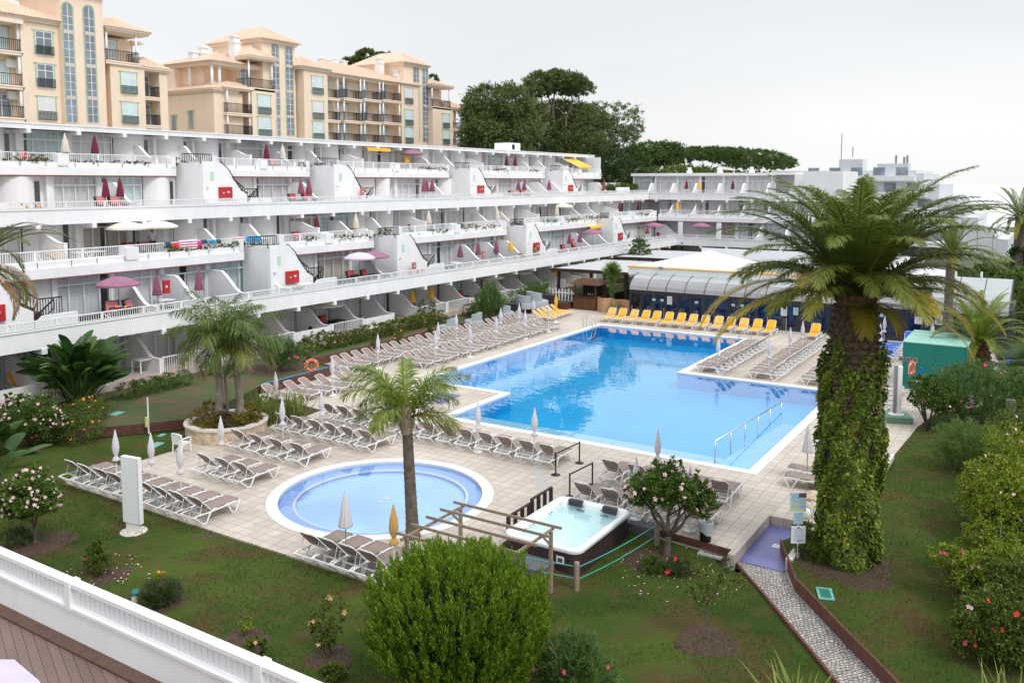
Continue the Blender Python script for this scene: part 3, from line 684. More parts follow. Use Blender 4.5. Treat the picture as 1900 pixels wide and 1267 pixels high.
def parasol_open(cloth,H=2.3,r=1.25,drop=.38,n=8):
    t=thing('open_parasol','x','parasol')
    MB().cyl(0,0,.02,H-.02,.02,8).build('pole','grey_metal',t)
    MB().lathe([(0,.0),(.22,.0),(.22,.06),(.03,.08),(.03,.22),(0,.22)],16).build('base','grey_metal',t)
    c=MB(); vs=[(0,0,H)]; rings=[(.35,.06),(.7,.19),(1.,.38)]
    for q,dz in rings:
        for k in range(n*2):
            a=2*PI*k/(n*2); rr=r*q*(1 if k%2==0 else .955); vs.append((rr*math.cos(a),rr*math.sin(a),H-drop*dz/.38+(0 if k%2==0 else -.01)))
    m=n*2; fs=[(0,1+k,1+(k+1)%m) for k in range(m)]
    for L in range(2):
        b=1+L*m
        for k in range(m): fs.append((b+k,b+m+k,b+m+(k+1)%m,b+(k+1)%m))
    b=1+2*m; lo=len(vs)
    for k in range(m): x,y,z=vs[b+k]; vs.append((x*1.0,y*1.0,z-.10))
    for k in range(m): fs.append((b+k,lo+k,lo+(k+1)%m,b+(k+1)%m))
    c.add(vs,fs).build('canopy',cloth,t)
    g=MB()
    for k in range(n):
        a=2*PI*k/n; g.tube([(.03*math.cos(a),.03*math.sin(a),H-.04),(r*.97*math.cos(a),r*.97*math.sin(a),H-drop-.02)],.008,4)
    g.build('ribs','grey_metal',t)
    return t
PW=Proto(parasol('lilac_cloth'))
PB=Proto(parasol_bell('lilac_cloth',2.1,.19,1.05)); PT=Proto(parasol('tan_cloth',2.1,.12)); PYB=Proto(parasol('yellow_cloth',2.3,.13))
W=[((213,797),'white closed parasol leftmost of all, between the loungers by the grass'),((279,802),'white closed parasol just right of the white totem'),((333,818),'white closed parasol right of the totem, before the white plastic chair'),
((409,771),'white closed parasol in front of the round stone planter'),((523,738),'white closed parasol left of the row before the flax clump'),((596,722),'white closed parasol at the left end of the long row between both pools'),
((511,689),'white closed parasol standing behind the flax clump'),((616,660),'white closed parasol just right of the orange lifebuoy'),((701,619),'white closed parasol behind the crown of the slim palm'),
((813,597),'taller white closed parasol of the close pair among the pool side loungers'),((808,613),'shorter white closed parasol of the close pair among the pool side loungers'),((846.5,581),'white closed parasol between the two nearest grey rattan stools'),
((872,602),'white closed parasol standing among the middle of the pool side loungers'),((920.6,586),'white closed parasol in the front row, fourth from its far end'),((929,571),'white closed parasol before the rattan chair by the red oleander'),
((963.5,562),'white closed parasol in front of the second grey rattan chair'),((974.5,574.5),'white closed parasol near the far end of the pool side rows'),((990.5,554),'white closed parasol in front of the big grey rattan seats'),((1018,563.5),'white closed parasol among the five yellow loungers'),
((992,756),'white closed parasol at the near pool edge, between rope posts and pool'),((887,745),'white closed parasol at the near left pool corner'),((1221,796),'white closed parasol at the near pool edge behind the hibiscus tree'),
((1281,865),'white closed parasol poking up behind the hibiscus tree, right'),((1181,847),'white closed parasol poking up behind the hibiscus tree, left'),((1333,624),'white closed parasol at the inner corner of the pool'),
((1428,628),'white closed parasol in the middle row right of the pool'),((1467,607),'white closed parasol beyond the middle row right of the pool'),((1490,595),'white closed parasol before the two yellow loungers by the ivy palm'),
((1634,600),'shorter white closed parasol beside the blue loungers'),((1642,585),'taller white closed parasol beside the blue loungers'),((1731,595),'white closed parasol behind the green container'),((1630,672),'white closed parasol right beside the ivy covered trunk')]
for (x,y),l in W:
    p=atz(x,y,2.1); PW.put((p.x,p.y,.002),R(random.uniform(0,90)),l,'white closed parasols')
p=atz(1500,787,2.1); PB.put((p.x,p.y,.002),0,'pale pinkish closed parasol with loose cloth left of the ivy palm','loosely closed parasols')
p=atz(640,911,2.1); PB.put((p.x,p.y,.002),.4,'greyish closed parasol with loose cloth before the round pool','loosely closed parasols')
p=atz(730,935,2.1); PT.put((p.x,p.y,.002),0,'tan closed parasol beside the slim palm trunk')
p=atz(1031.7,547,2.2); PYB.put((p.x,p.y,.002),0,'bright yellow closed parasol behind the five yellow loungers')
# ---------------------------------------------------------------- terraced white hotel
class Frame:
    """places a wing: u runs along the facade, v outwards-to-inwards depth, z up"""
    def __init__(s,kind): s.k=kind
    def __call__(s,u,v,z): return (u,v,z) if s.k=='L' else (v+61.7,u,z)
FLr,FR_=Frame('L'),Frame('R')
def fbox(mb,F,u0,v0,z0,u1,v1,z1):
    a=F(u0,v0,z0); b=F(u1,v1,z1)
    return mb.box(min(a[0],b[0]),min(a[1],b[1]),z0,max(a[0],b[0]),max(a[1],b[1]),z1)
def fext(mb,F,poly,u0,u1):
    """poly in (v,z) extruded along u"""
    if F.k=='L': return mb.ext(poly,'x',u0,u1)
    return mb.ext([(v+61.7,z) for v,z in poly],'y',u0,u1)
hotelL=thing('terraced_hotel_wing','long white terraced hotel wing with stepped balconies, facing the pool on the left','hotel building',(60,46,0))
hotelR=thing('terraced_hotel_wing','short white terraced hotel wing closing the far end behind the restaurant','hotel building',(106,30,0))
CUR=['curtain','curtain','curtain_beige','curtain_aqua','curtain']
WN=[0]
def window(F,root,u0,u1,v,z0,z1,rs,transom=True,cur=None):
    """aluminium glazed bay: frame with doors and transom lights, wavy curtain behind, glass in front"""
    WN[0]+=1
    f=MB(); t=.055; zt=z0+(z1-z0)*.76 if transom else z1
    n=4 if u1-u0>1.8 else 3
    fbox(f,F,u0,v-.05,z0,u0+t,v+.03,z1); fbox(f,F,u1-t,v-.05,z0,u1,v+.03,z1)
    fbox(f,F,u0+t,v-.048,z1-t,u1-t,v+.03,z1); fbox(f,F,u0+t,v-.048,z0,u1-t,v+.03,z0+t)
    us=[u0+t+(u1-u0-2*t)*k/n for k in range(1,n)]
    if n==4: us=[u0+(u1-u0)*q for q in (.22,.5,.8)]
    if transom: fbox(f,F,u0+t,v-.046,zt-.04,u1-t,v+.03,zt+.04)
    for k,u in enumerate(us): fbox(f,F,u-.03,v-.044,z0+t,u+.03,v+.03,(zt-.04) if transom else z1-t)
    if transom:
        for q in (.22,.62,.8): 
            u=u0+(u1-u0)*q; fbox(f,F,u-.02,v-.042,zt+.04,u+.02,v+.03,z1-t)
    fr=f.build('window_frame','white_trim',root,world=True)
    # curtain
    c=MB(); m=26; gap=rs.choice([None,None,(.42,.58),(0.,.12),(.85,1.)])
    segs=[(0,1)] if gap is None else [s_ for s_ in ((0,gap[0]),(gap[1],1)) if s_[1]-s_[0]>.05]
    for a,b in segs:
        k=max(4,int(m*(b-a))); vs=[]
        for i in range(k+1):
            u=u0+(u1-u0)*(a+(b-a)*i/k); dv=.05*math.sin(i*2.2)+.015*rs.uniform(-1,1)
            vs+= [F(u,v+.16+dv,z0+.02),F(u,v+.16+dv,z1-.02)]
        c.add(vs,[(2*i,2*i+2,2*i+3,2*i+1) for i in range(k)])
    if cur is None: cur=rs.choice(CUR)
    c.build('curtain',cur,fr,world=True,smooth=True)
    g=MB().add([F(u0+t,v,z0),F(u1-t,v,z0),F(u1-t,v,z1),F(u0+t,v,z1)],[(0,1,2,3)]); g.build('pane','glass',fr,world=True,fix=False)
def railing(F,root,u0,u1,v,z0,z1,diag=True,name='railing',m='white_trim',sp=.125,post=2.3):
    r=MB(); 
    fbox(r,F,u0,v-.03,z1-.05,u1,v+.03,z1); fbox(r,F,u0,v-.02,z0,u1,v+.02,z0+.04)
    n=int((u1-u0)/sp)
    for k in range(n+1):
        u=u0+(u1-u0)*k/n; fbox(r,F,u-.013,v-.012,z0+.04,u+.013,v+.012,z1-.05)
    m2=max(1,int((u1-u0)/post))
    for k in range(m2+1):
        u=u0+(u1-u0)*k/m2; fbox(r,F,u-.05,v-.045,z0-.02,u+.05,v+.045,z1-.002)
        if diag and k<m2:
            a=F(u+.08,v+.06,z1-.06); b=F(u+.42,v+.06,z0+.03); r.bar(a,b,.05,.04)
    return r.build(name,m,root,world=True)
def divider(F,root,u,v0,v1,z0,hh,lh,m='white_paint',curve=True):
    """garden-wall like screen between terraces: tall at the facade (v1), sloping down to the front (v0)"""
    D=v1-v0; p=[(v1,z0),(v0,z0),(v0,z0+lh)]
    p+=[(v0+D*.18,z0+lh),(v0+D*.26,z0+lh+.05)]
    a=v0+D*.26; b=v0+D*.66
    for k in range(1,6):
        q=k/6; s_=q*q*(3-2*q)*.35+q*.65 ; p.append((a+(b-a)*q,z0+lh+.05+(hh-lh-.05)*s_))
    p+=[(b,z0+hh),(v1,z0+hh)]
    o=fext(MB(),F,p,u-.09,u+.09)
    q=p[2:]
    for i in range(len(q)-1):
        pa,pb=q[i],q[i+1]
        A=F(u,pa[0],pa[1]+.012); B=F(u,pb[0],pb[1]+.012); o.bar(A,B,.21,.035)
    o.build('terrace_divider',m,root,world=True)
def bulge(F,mb,u0,u1,v,z0,z1,d):
    n=14; pts=[]
    for k in range(n+1):
        q=k/n; pts.append((u0+(u1-u0)*q,v-d*math.sin(PI*min(1,q*1.0))**.65))
    vs=[F(u,w_,z0) for u,w_ in pts]+[F(u,w_,z1) for u,w_ in pts]
    mb.add(vs,[(i,i+1,i+n+2,i+n+1) for i in range(n)])
def piece(F,root,name,m,*a):
    q=MB(); fbox(q,F,*a); return q.build(name,m,root,world=True)
def bay(F,root,b,u,e,zf,zc,vf,rs,wallmat):
    if b=='G' and e-u>1.2:
        piece(F,root,'pier',wallmat,u-.14,vf-.12,zf,u+.12,vf+.25,zc); window(F,root,u+.13,e-.15,vf,zf+.02,zc-.02,rs)
    elif b!='W' and e-u>1.2:
        cv=MB(); bulge(F,cv,u+.02,e-.95,vf+.1,zf,zc,.75); cv.build('curved_wall',wallmat,root,world=True,smooth=True)
        piece(F,root,'slit_window','window_dark',e-.94,vf+.10,zf,e-.62,vf+.14,zc-.3)
        piece(F,root,'wall',wallmat,e-.95,vf+.15,zf,e-.14,vf+.3,zc); piece(F,root,'pier',wallmat,e-.38,vf-.22,zf,e-.145,vf+.13,zc)
    else: piece(F,root,'wall',wallmat,u-.14,vf+.02,zf,e-.15,vf+.25,zc)
def level(F,root,u0,u1,zf,zc,vf,bays,S=3.224,phase=0.,seed=1,wallmat='white_wall',skip=()):
    """one storey front: bays listed as G (glazing) or C (curved white wall), pier between"""
    rs=random.Random(seed); u=u0; k=0
    while u<u1-.4:
        e=min(u+S,u1); bay(F,root,bays[k%len(bays)],u,e,zf,zc,vf,rs,wallmat); u+=S; k+=1
def level_at(F,root,y,zf,zc,vf,spec,seed):
    """the same from a surveyed list of bay edges: first edge then (kind, next edge) along the front"""
    rs=random.Random(seed); u=aty(spec[0],y,vf).x
    for b,x in zip(spec[1::2],spec[2::2]):
        e=aty(x,y,vf).x; n=max(1,round((e-u)/3.2))
        for k in range(n): bay(F,root,b,u+(e-u)*k/n,u+(e-u)*(k+1)/n,zf,zc,vf,rs,'white_wall')
        u=e
def planter_front(F,root,u0,u1,v,zb,zt,rs,plants=True,rail=True):
    """parapet below, recessed planter panels, thin dark joints, railing set back"""
    b=MB(); fbox(b,F,u0,v,zb,u1,v+.22,zb+(zt-zb)*.62); fbox(b,F,u0,v+.10,zb+(zt-zb)*.62,u1,v+.22,zt)
    fbox(b,F,u0,v+.45,zb+.3,u1,v+.55,zt); fbox(b,F,u0,v+.22,zb+.3,u1,v+.45,zt-.12)
    fbox(b,F,u0,v+.22,zb,u1,v+4.,zb+.28)
    b.build('parapet','white_paint',root,world=True)
    r=MB(); fbox(r,F,u0,v+.01,zb-.05,u1,v+.16,zb-.004); r.build('soffit_edge','red_trim',root,world=True)
    j=MB(); u=u0+.7
    while u<u1: fbox(j,F,u-.02,v+.075,zb+(zt-zb)*.62+.01,u+.02,v+.098,zt); u+=rs.uniform(1.3,2.)
    if j.v: j.build('joint','grey_metal',root,world=True)
    if rail: railing(F,root,u0+.1,u1-.1,v+.62,zt-.02,zt+.56)
def stair(F,root,u0,vb,vw,z0,z1,hose=True,side=1):
    """outside stair between two terraces behind a white wall whose top sweeps down"""
    H=z1-z0; rt=MB()
    p=[(u0,z0),(u0,z1+.55),(u0+.9,z1+.55),(u0+1.5,z1+.45),(u0+2.1,z1-.05),(u0+2.7,z1-.85),(u0+3.2,z1-1.45),(u0+3.75,z1-1.75),(u0+3.75,z0)]
    if F.k=='L': rt.ext([(a,b) for a,b in p],'y',vw,vw+.2)
    else: rt.ext([(a,b) for a,b in p],'x',vw+61.7,vw+.2+61.7)
    fbox(rt,F,u0+4.5,vw-.05,z0,u0+6.,vw+.13,z0+.75); 
    q=[(u0+3.78,z0),(u0+3.78,z0+.35),(u0+4.2,z0+.72),(u0+4.5,z0+.75),(u0+4.5,z0)]
    if F.k=='L': rt.ext(q,'y',vw-.05,vw+.13)
    else: rt.ext(q,'x',vw-.05+61.7,vw+.13+61.7)
    fbox(rt,F,u0-.02,vw+.2,z0,u0+.2,vb,z1+.5)
    rt.build('stair_wall','white_paint',root,world=True)
    s_=MB(); n=12
    for k in range(n):
        ua=u0+5.3-k*.34; fbox(s_,F,ua-.34,vw+.21,z0,ua,vw+1.3,z0+H*(k+1)/n)
    s_.build('stair_steps','brown_tile',root,world=True)
    r=MB()
    def rl(ua,za,ub,zb,v,h=.9,m=9):
        A=F(ua,v,za+h);B=F(ub,v,zb+h); r.bar(A,B,.07,.06)
        r.bar(F(ua,v,za+.1),F(ub,v,zb+.1),.04,.04)
        for k in range(m+1):
            q=k/m; a=F(ua+(ub-ua)*q,v,za+(zb-za)*q); r.bar((a[0],a[1],a[2]+.08),(a[0],a[1],a[2]+h),.03,.03)
    rl(u0+3.2,z1-1.15,u0+4.7,z0+.55,vw+1.38,.9,9); rl(u0+4.72,z0+.45,u0+6.,z0+.45,vw+1.38,.95,9)
    rl(u0+3.85,z0+.1,u0+4.9,z0+.95,vw+.16,.55,7)
    rl(u0-.5,z1+.38,u0+1.9,z1+.38,vw+1.45,.7,13); rl(u0-.1,z1+.30,u0-.1+.02,z1+.30,vw+.1,.4,1)
    pts=[(u0+1.5,z1+.52),(u0+2.1,z1+.02),(u0+2.7,z1-.78),(u0+3.2,z1-1.38),(u0+3.75,z1-1.68)]
    r.tube([F(a,vw-.03,b+.05) for a,b in pts],.035,5)
    r.build('stair_railing','black_metal',root,world=True)
    e=MB(); fbox(e,F,u0+.6,vw-.02,z1-.75,u0+.9,vw-.004,z1-.15); e.build('exit_sign','green_sign',root,world=True)
    lm=MB(); a=F(u0+.3,vw-.12,z0+1.6); lm.lathe([(0,.08),(.07,.04),(.08,0),(.05,-.06),(0,-.08)],10,a); lm.build('wall_lamp','cream_white',root,world=True,smooth=True)
    if hose:
        b=MB(); fbox(b,F,u0+1.25,vw-.14,z0+.75,u0+2.35,vw-.004,z0+1.55); hb_=b.build('fire_hose_box','red_paint',root,world=True)
        b=MB(); fbox(b,F,u0+1.9,vw-.146,z0+1.15,u0+2.1,vw-.141,z0+1.25); fbox(b,F,u0+1.55,vw-.146,z0+1.1,u0+1.63,vw-.141,z0+1.2); b.build('label','paper',hb_,world=True)
def slabs(F,root,u0,u1,v0,v1,z,t=.25,name='floor_slab',m='terrace_floor'):
    a=MB(); fbox(a,F,u0,v0,z-t,u1,v1,z); a.build(name,m,root,world=True)
def thickband(F,root,u0,u1,v,zb,zt,phase,S=3.224,v1=None):
    a=MB(); fbox(a,F,u0,v,zb,u1,v+.2,zt); fbox(a,F,u0,v-.05,zt-.09,u1,v+.25,zt+.0)
    fbox(a,F,u0,v+.2,zb+.1,u1,v+9,zb+.42)
    a.build('balcony_band','white_paint',root,world=True)
    u=phase
    while u<u1-.2:
        if u>u0: b=MB(); fbox(b,F,u-.13,v-.04,zb-.26,u+.13,v+.9,zb-.004); fbox(b,F,u-.11,v+.9,zb-.2,u+.11,v+4.3,zb+.09); b.build('beam_end','white_trim',root,world=True)
        u+=S
S=3.224
UL0=9.
Z=dict(L0=.75,L1=3.62,L2=6.38,L3=9.1,L4=11.86)
# ---- left wing
F=FLr; root=hotelL; rs=random.Random(4)
ST=[19.4,38.4,51.0,70.0,89.0]
UE=101.7
# L0
slabs(F,root,UL0,UE+3,40.3,47,Z['L0'],.35,'floor_slab','terrace_floor')
level(F,root,UL0+.6,UE+.5,Z['L0'],3.3,43.6,'G',seed=3)
thickband(F,root,UL0,UE,40.,3.2,4.17,28.6-S*6)
railing(F,root,UL0,UE-.2,40.12,4.17,4.56)
for k in range(29):
    u=28.6-S*5+S*k
    if u<UE: divider(F,root,u+.1,40.5,43.6,Z['L0'],1.75,.75)
for k in range(0,28,3):
    u=28.6-S*5+S*k+.3
    if u+2.6<UE: piece(F,root,'gate_pier','white_paint',u-.2,40.42,.42,u,40.62,1.6)
for k in range(0,27):
    u=28.6-S*5+S*k+.2
    if k%7 in (4,): continue
    if u+S<UE-26:
        if k%2 or k%3==0: railing(F,root,u,u+S-.2,40.5,.55,1.6,False,'garden_railing',sp=.14)
        else:
            a=MB(); fbox(a,F,u,40.45,.42,u+S-.2,40.55,1.5); a.build('garden_screen','white_trim',root,world=True)
a=MB()
for k in range(4): fbox(a,F,41.6+.0,40.0-.28*k,.42,42.9,40.28-.28*k,.75-.08*k)
a.build('garden_steps','pink_tile',root,world=True)
# L1
slabs(F,root,UL0,UE+3,40.2,48,Z['L1'],.25)
level_at(F,root,500,Z['L1'],6.0,45.3,[-95,'G',25,'C',66,'W',98,'G',206,'G',299,'G',384,'G',459,'C',507,'W',585,'G',650,'G',704,'C',740,'W',796,'G',838,'G',882,'G',917,'G',947,'C',977,'W',1019,'G',1047,'G',1082,'G',1116,'C',1138,'W',1178,'G',1215],5)
for s in ST: stair(F,root,s,45.2,42.6,Z['L1'],Z['L2'],hose=s not in (51.0,))
for u in [aty(x,500,45.3).x for x in (209,299,384,459,652,838,882,917,1047,1082,1214)]:
    divider(F,root,u,41.3,45.2,Z['L1'],1.85,.6)
# L2
prev=UL0
for s in ST+[UE+4.8]:
    a=prev; b=s-.45
    if b-a>2: planter_front(F,root,a,b,44.5,5.98,6.84,rs)
    if b-a>8: piece(F,root,'parapet_pier','white_paint',(a+b)/2-.4,44.48,6.6,(a+b)/2+.4,45.25,7.3)
    piece(F,root,'parapet_pier','white_paint',b-.35,44.52,6.6,b,45.2,7.28); piece(F,root,'parapet_pier','white_paint',a,44.52,6.6,a+.4,45.2,7.45)
    prev=s+2.6
slabs(F,root,UL0,UE+6,44.95,50,Z['L2'],.2)
level_at(F,root,430,Z['L2'],8.95,48.4,[-120,'G',42,'C',148,'G',240,'G',323,'C',400,'C',466,'C',532,'G',590,'G',649,'C',700,'C',742,'C',784,'G',826,'G',864,'C',897,'C',931,'C',960,'C',991,'G',1018,'G',1042,'C',1070,'C',1098,'C',1124,'W',1146,'G',1166,'G',1190,'C',1212,'G',1228],8)
thickband(F,root,UL0,108.6,46.6,8.66,9.56,25.81-S*5)
railing(F,root,UL0,108.4,46.75,9.56,9.93)
for s in ST: 
    divider(F,root,s+2.3,45.1,48.3,Z['L2'],1.75,.75); divider(F,root,s-1.4,45.1,48.3,Z['L2'],1.6,.75)
for s in ST: divider(F,root,s+7.2,45.4,48.3,Z['L2'],1.7,1.3)
# L3
slabs(F,root,UL0,UE+12,46.8,55,Z['L3'],.3)
level_at(F,root,350,Z['L3'],11.35,52.2,[-100,'G',-5,'C',94,'G',183,'G',266,'C',337,'C',392,'W',472,'G',538,'G',594,'C',634,'W',698,'C',734,'G',780,'G',815,'C',849,'C',880,'W',922,'G',950,'G',978,'G',1004,'G',1029,'C',1052,'W',1080,'G',1102],11)
for s in ST: stair(F,root,s+.3,52.1,49.3,Z['L3'],Z['L4'],hose=s not in (51.0,))
for u in [aty(x,350,52.2).x for x in (188,538,780,950,978,1004,1090)]:
    divider(F,root,u,48.3,52.1,Z['L3'],1.85,.6)
# L4
prev=UL0
for s in [x+.3 for x in ST]+[104.2]:
    a=prev; b=min(s-.45,103.8)
    if b-a>2: planter_front(F,root,a,b,51.5,11.42,12.22,rs)
    if b-a>8: piece(F,root,'parapet_pier','white_paint',(a+b)/2-.35,51.48,12.0,(a+b)/2+.35,52.2,12.68)
    piece(F,root,'parapet_pier','white_paint',b-.35,51.52,12.0,b,52.2,12.7); piece(F,root,'parapet_pier','white_paint',a,51.52,12.,a+.4,52.2,12.85)
    prev=s+2.6
slabs(F,root,UL0,104.,51.95,56.5,Z['L4'],.2)
level_at(F,root,270,Z['L4'],14.28,55.2,[-140,'G',-45,'C',38,'G',128,'G',211,'C',290,'C',361,'C',424,'G',488,'G',545,'C',596,'C',641,'C',684,'G',728,'G',771,'C',804,'C',839,'C',870,'C',902,'G',933,'G',960,'C',987,'C',1012,'C',1036,'G',1062,'G',1083],14)
for s in ST:
    divider(F,root,s+2.5,52.1,55.1,Z['L4'],1.75,.75); divider(F,root,s-1.2,52.1,55.1,Z['L4'],1.6,.75); divider(F,root,s+7.2,52.4,55.1,Z['L4'],1.6,1.2)
a=MB(); fbox(a,F,UL0,53.6,14.26,105.9,54.,14.62); fbox(a,F,UL0,54.,14.34,105.9,60,14.56); fbox(a,F,UL0,53.55,14.55,105.95,53.75,14.64)
a.build('roof','white_paint',root,world=True)
u=29.36-S*6
while u<105: a=MB(); fbox(a,F,u-.13,53.5,14.0,u+.13,54.3,14.255); fbox(a,F,u-.11,54.3,14.05,u+.11,55.6,14.25); a.build('beam_end','white_trim',root,world=True); u+=S
a=MB(); fbox(a,F,88.2,56,14.6,90.6,58.2,15.7); a.build('roof_hut','white_wall',root,world=True)
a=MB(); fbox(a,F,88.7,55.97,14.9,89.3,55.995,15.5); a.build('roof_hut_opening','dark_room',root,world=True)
a=MB(); fbox(a,F,103.5,51.6,Z['L4']-.2,103.75,59,14.26); fbox(a,F,UL0,58,.5,104,58.2,14.3)
# backing walls: the rooms behind
for v,z0,z1,ue in ((45.2,.5,3.3,104),(47.2,3.4,6.1,104),(50.2,6.2,8.9,108),(54.2,9.,11.6,104),(57,11.7,14.3,103.4)):
    fbox(a,F,UL0,v,z0,ue,v+.1,z1)
a.build('inner_wall','white_wall',root,world=True)
# ---- right wing (u runs along -Y from the inner corner)
F=FR_; root=hotelR
def ub(u): return u
slabs(F,root,15,41,40.3,47,Z['L0'],.35)
level(F,root,15.,40.5,Z['L0'],3.3,43.6,'GG',seed=23)
thickband(F,root,15,40,40.,3.2,4.17,17.5)
railing(F,root,15,39.9,40.12,4.17,4.56)
slabs(F,root,15,46,40.2,48,Z['L1'],.25)
level(F,root,17.9,34.5,Z['L1'],6.0,45.3,'G',seed=25)
for u in (17.8,21.,24.2,27.4,30.6): divider(F,root,u,41.3,45.2,Z['L1'],1.85,.6)
a=MB(); 
for u in (35.,40.,): fbox(a,F,u,41.6,Z['L1'],u+.45,42.05,5.98)
fbox(a,F,34.6,47.3,Z['L1'],47,47.5,5.98)
a.build('column','white_paint',root,world=True)
planter_front(F,root,18,44.4,44.5,5.98,6.84,rs)
slabs(F,root,18,50,44.95,50,Z['L2'],.2)
level(F,root,20.2,46.,Z['L2'],8.95,48.4,'G',seed=28)
for k in range(8): divider(F,root,20.8+S*k,45.1,48.3,Z['L2'],1.7,.6)
thickband(F,root,21.9,46.5,46.6,8.66,9.56,23.)
railing(F,root,28.,46.4,46.75,9.56,9.93)
slabs(F,root,21.9,60,46.8,55,Z['L3'],.3)
level(F,root,31.3,50.6,Z['L3'],11.8,50.8,'G',seed=31)
for k in range(6): divider(F,root,31.4+S*k,47.6,50.7,Z['L3'],1.75,.5)
a=MB(); fbox(a,F,31.,50.2,11.82,50.9,56.,12.2); fbox(a,F,26.5,50.15,11.92,31.,56,12.24)
for k in range(3): 
    cu=34.5+k*4.3; fbox(a,F,cu-.3,52.,12.2,cu+.3,52.6,12.55); fbox(a,F,cu-.18,52.1,12.55,cu+.18,52.5,13.)
a.build('roof','white_paint',root,world=True)
a=MB(); fbox(a,F,21.9,47.0,9.55,26.5,56,12.3); fbox(a,F,26.5,47.0,9.55,28.,48.,10.6); fbox(a,F,21.9,49.,3.2,22.1,57,9.2); fbox(a,F,26.5,49.5,9.2,28.2,56,11.9); fbox(a,F,30.9,50.9,9.2,31.25,56,11.8); fbox(a,F,50.6,50.9,9.2,50.9,56,11.8)
fbox(a,F,18,57,-3,50,57.2,8.7)
for v,z0,z1 in ((45.2,.5,3.3),(47.2,3.4,6.1),(50.2,6.2,8.9)): fbox(a,F,18,v,z0,50,v+.1,z1)
fbox(a,F,28,53,9.2,50.6,53.1,11.9)
a.build('wall','white_wall',root,world=True)
a=MB(); fbox(a,F,29.3,50.0,9.9,29.8,50.95,10.0); a.build('shelf','brown_tile',root,world=True)
# low wall and clipped hedges in the gap between both wings
hw=thing('garden_wall','low white wall with small clipped hedges between the two hotel wings','wall',(110,52,9.3))
a=MB(); a.box(104,52.6,9.1,112,52.8,10.9); a.box(104.2,49.4,9.1,108.2,49.6,10.3); a.build('wall_face','white_paint',hw,world=True); hw.children[0].name='wall'
# umbrella awnings
aw=thing('awning','yellow extended awning over the far end top terrace','awning',(99.5,54,13.9))
a=MB().add([(97.2,53.8,13.95),(100.9,53.8,13.95),(100.9,51.4,12.9),(97.2,51.4,12.9),(97.2,51.4,12.7),(100.9,51.4,12.7)],[(0,1,2,3),(3,2,5,4)]); a.build('awning_cloth','yellow_cloth',aw,world=True,fix=False)
a=MB(); a.bar((97.2,53.8,13.97),(97.2,51.4,12.92),.04); a.bar((100.9,53.8,13.97),(100.9,51.4,12.92),.04); a.build('arm','white_trim',aw,world=True)
p=aty(704,276,53.4); aw=thing('awning','rolled out short yellow awning under the roof edge, above the open mauve parasol','awning',p)
a=MB().add([(-1.6,.5,.15),(1.6,.5,.15),(1.6,.0,-.03),(-1.6,.0,-.03),(1.6,.0,-.25),(-1.6,.0,-.25)],[(0,1,2,3),(3,2,4,5)]); a.build('awning_cloth','yellow_cloth',aw,fix=False)
MB().bar((-1.6,.52,.18),(1.6,.52,.18),.08).build('cassette','white_trim',aw)
p=aty(1108,419,44.3); aw=thing('awning','short yellow awning under the red edge near the far end of the wing','awning',p)
a=MB().add([(-2.,.6,.2),(2.,.6,.2),(2.,-.2,-.1),(-2.,-.2,-.1),(2.,-.2,-.3),(-2.,-.2,-.3)],[(0,1,2,3),(3,2,4,5)]); a.build('awning_cloth','yellow_cloth',aw,fix=False)
MB().bar((-2,.62,.22),(2,.62,.22),.09).build('cassette','white_trim',aw)
# stepped white block running downhill far behind the big palm
blk=thing('stepped_apartment_block','far white apartment block stepping downhill behind the ivy palm','apartment building',(190,30,0))
Xb=185.
def pz(x,y): return atx(x,y,Xb)
o=MB(); tops=[(1432,1700,318),(1690,1714,322),(1714,1743,342),(1743,1776,369),(1776,1787,383),(1787,1815,403),(1815,1843,422),(1843,1851,437),(1851,1871,444)]
for i,(xa,xb2,y) in enumerate(tops):
    a=pz(xa,y); b=pz(xb2,y); o.box(Xb+i*.01,b.y,-14,Xb+26,a.y,a.z+0.0)
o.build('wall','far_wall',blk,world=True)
o=MB(); tr=MB()
for r_ in range(7):
    z=14.2-3.1*r_-2
    y0=pz(1480,330).y; y1=pz(1700+r_*22,330).y
    tr.box(Xb-2.2-.9*r_,y1,z-1.0,Xb,y0,z-.1)
    yy=y1+1.5
    while yy<y0-3: MB().box(Xb-.06,yy,z+.1,Xb-.01,yy+2.2,z+1.7).build('window','window_sky',blk,world=True); yy+=4.2
tr.build('terrace_band','white_wall',blk,world=True)
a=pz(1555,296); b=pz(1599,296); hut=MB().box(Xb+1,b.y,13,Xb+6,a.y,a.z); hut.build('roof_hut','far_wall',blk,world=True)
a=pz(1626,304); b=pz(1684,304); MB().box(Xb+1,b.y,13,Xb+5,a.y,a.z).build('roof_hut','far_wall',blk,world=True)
o=MB()
for x,yt,yb in ((1558.5,247,318),(1579,272,292),(1660,288,304),(1681,288,304),(1675,291,304)):
    a=pz(x,yt);b2=pz(x,yb); o.tube([(Xb+2,a.y,b2.z),(Xb+2,a.y,a.z)],.09 if x<1600 else .2,6)
o.build('antenna','grey_metal',blk,world=True)
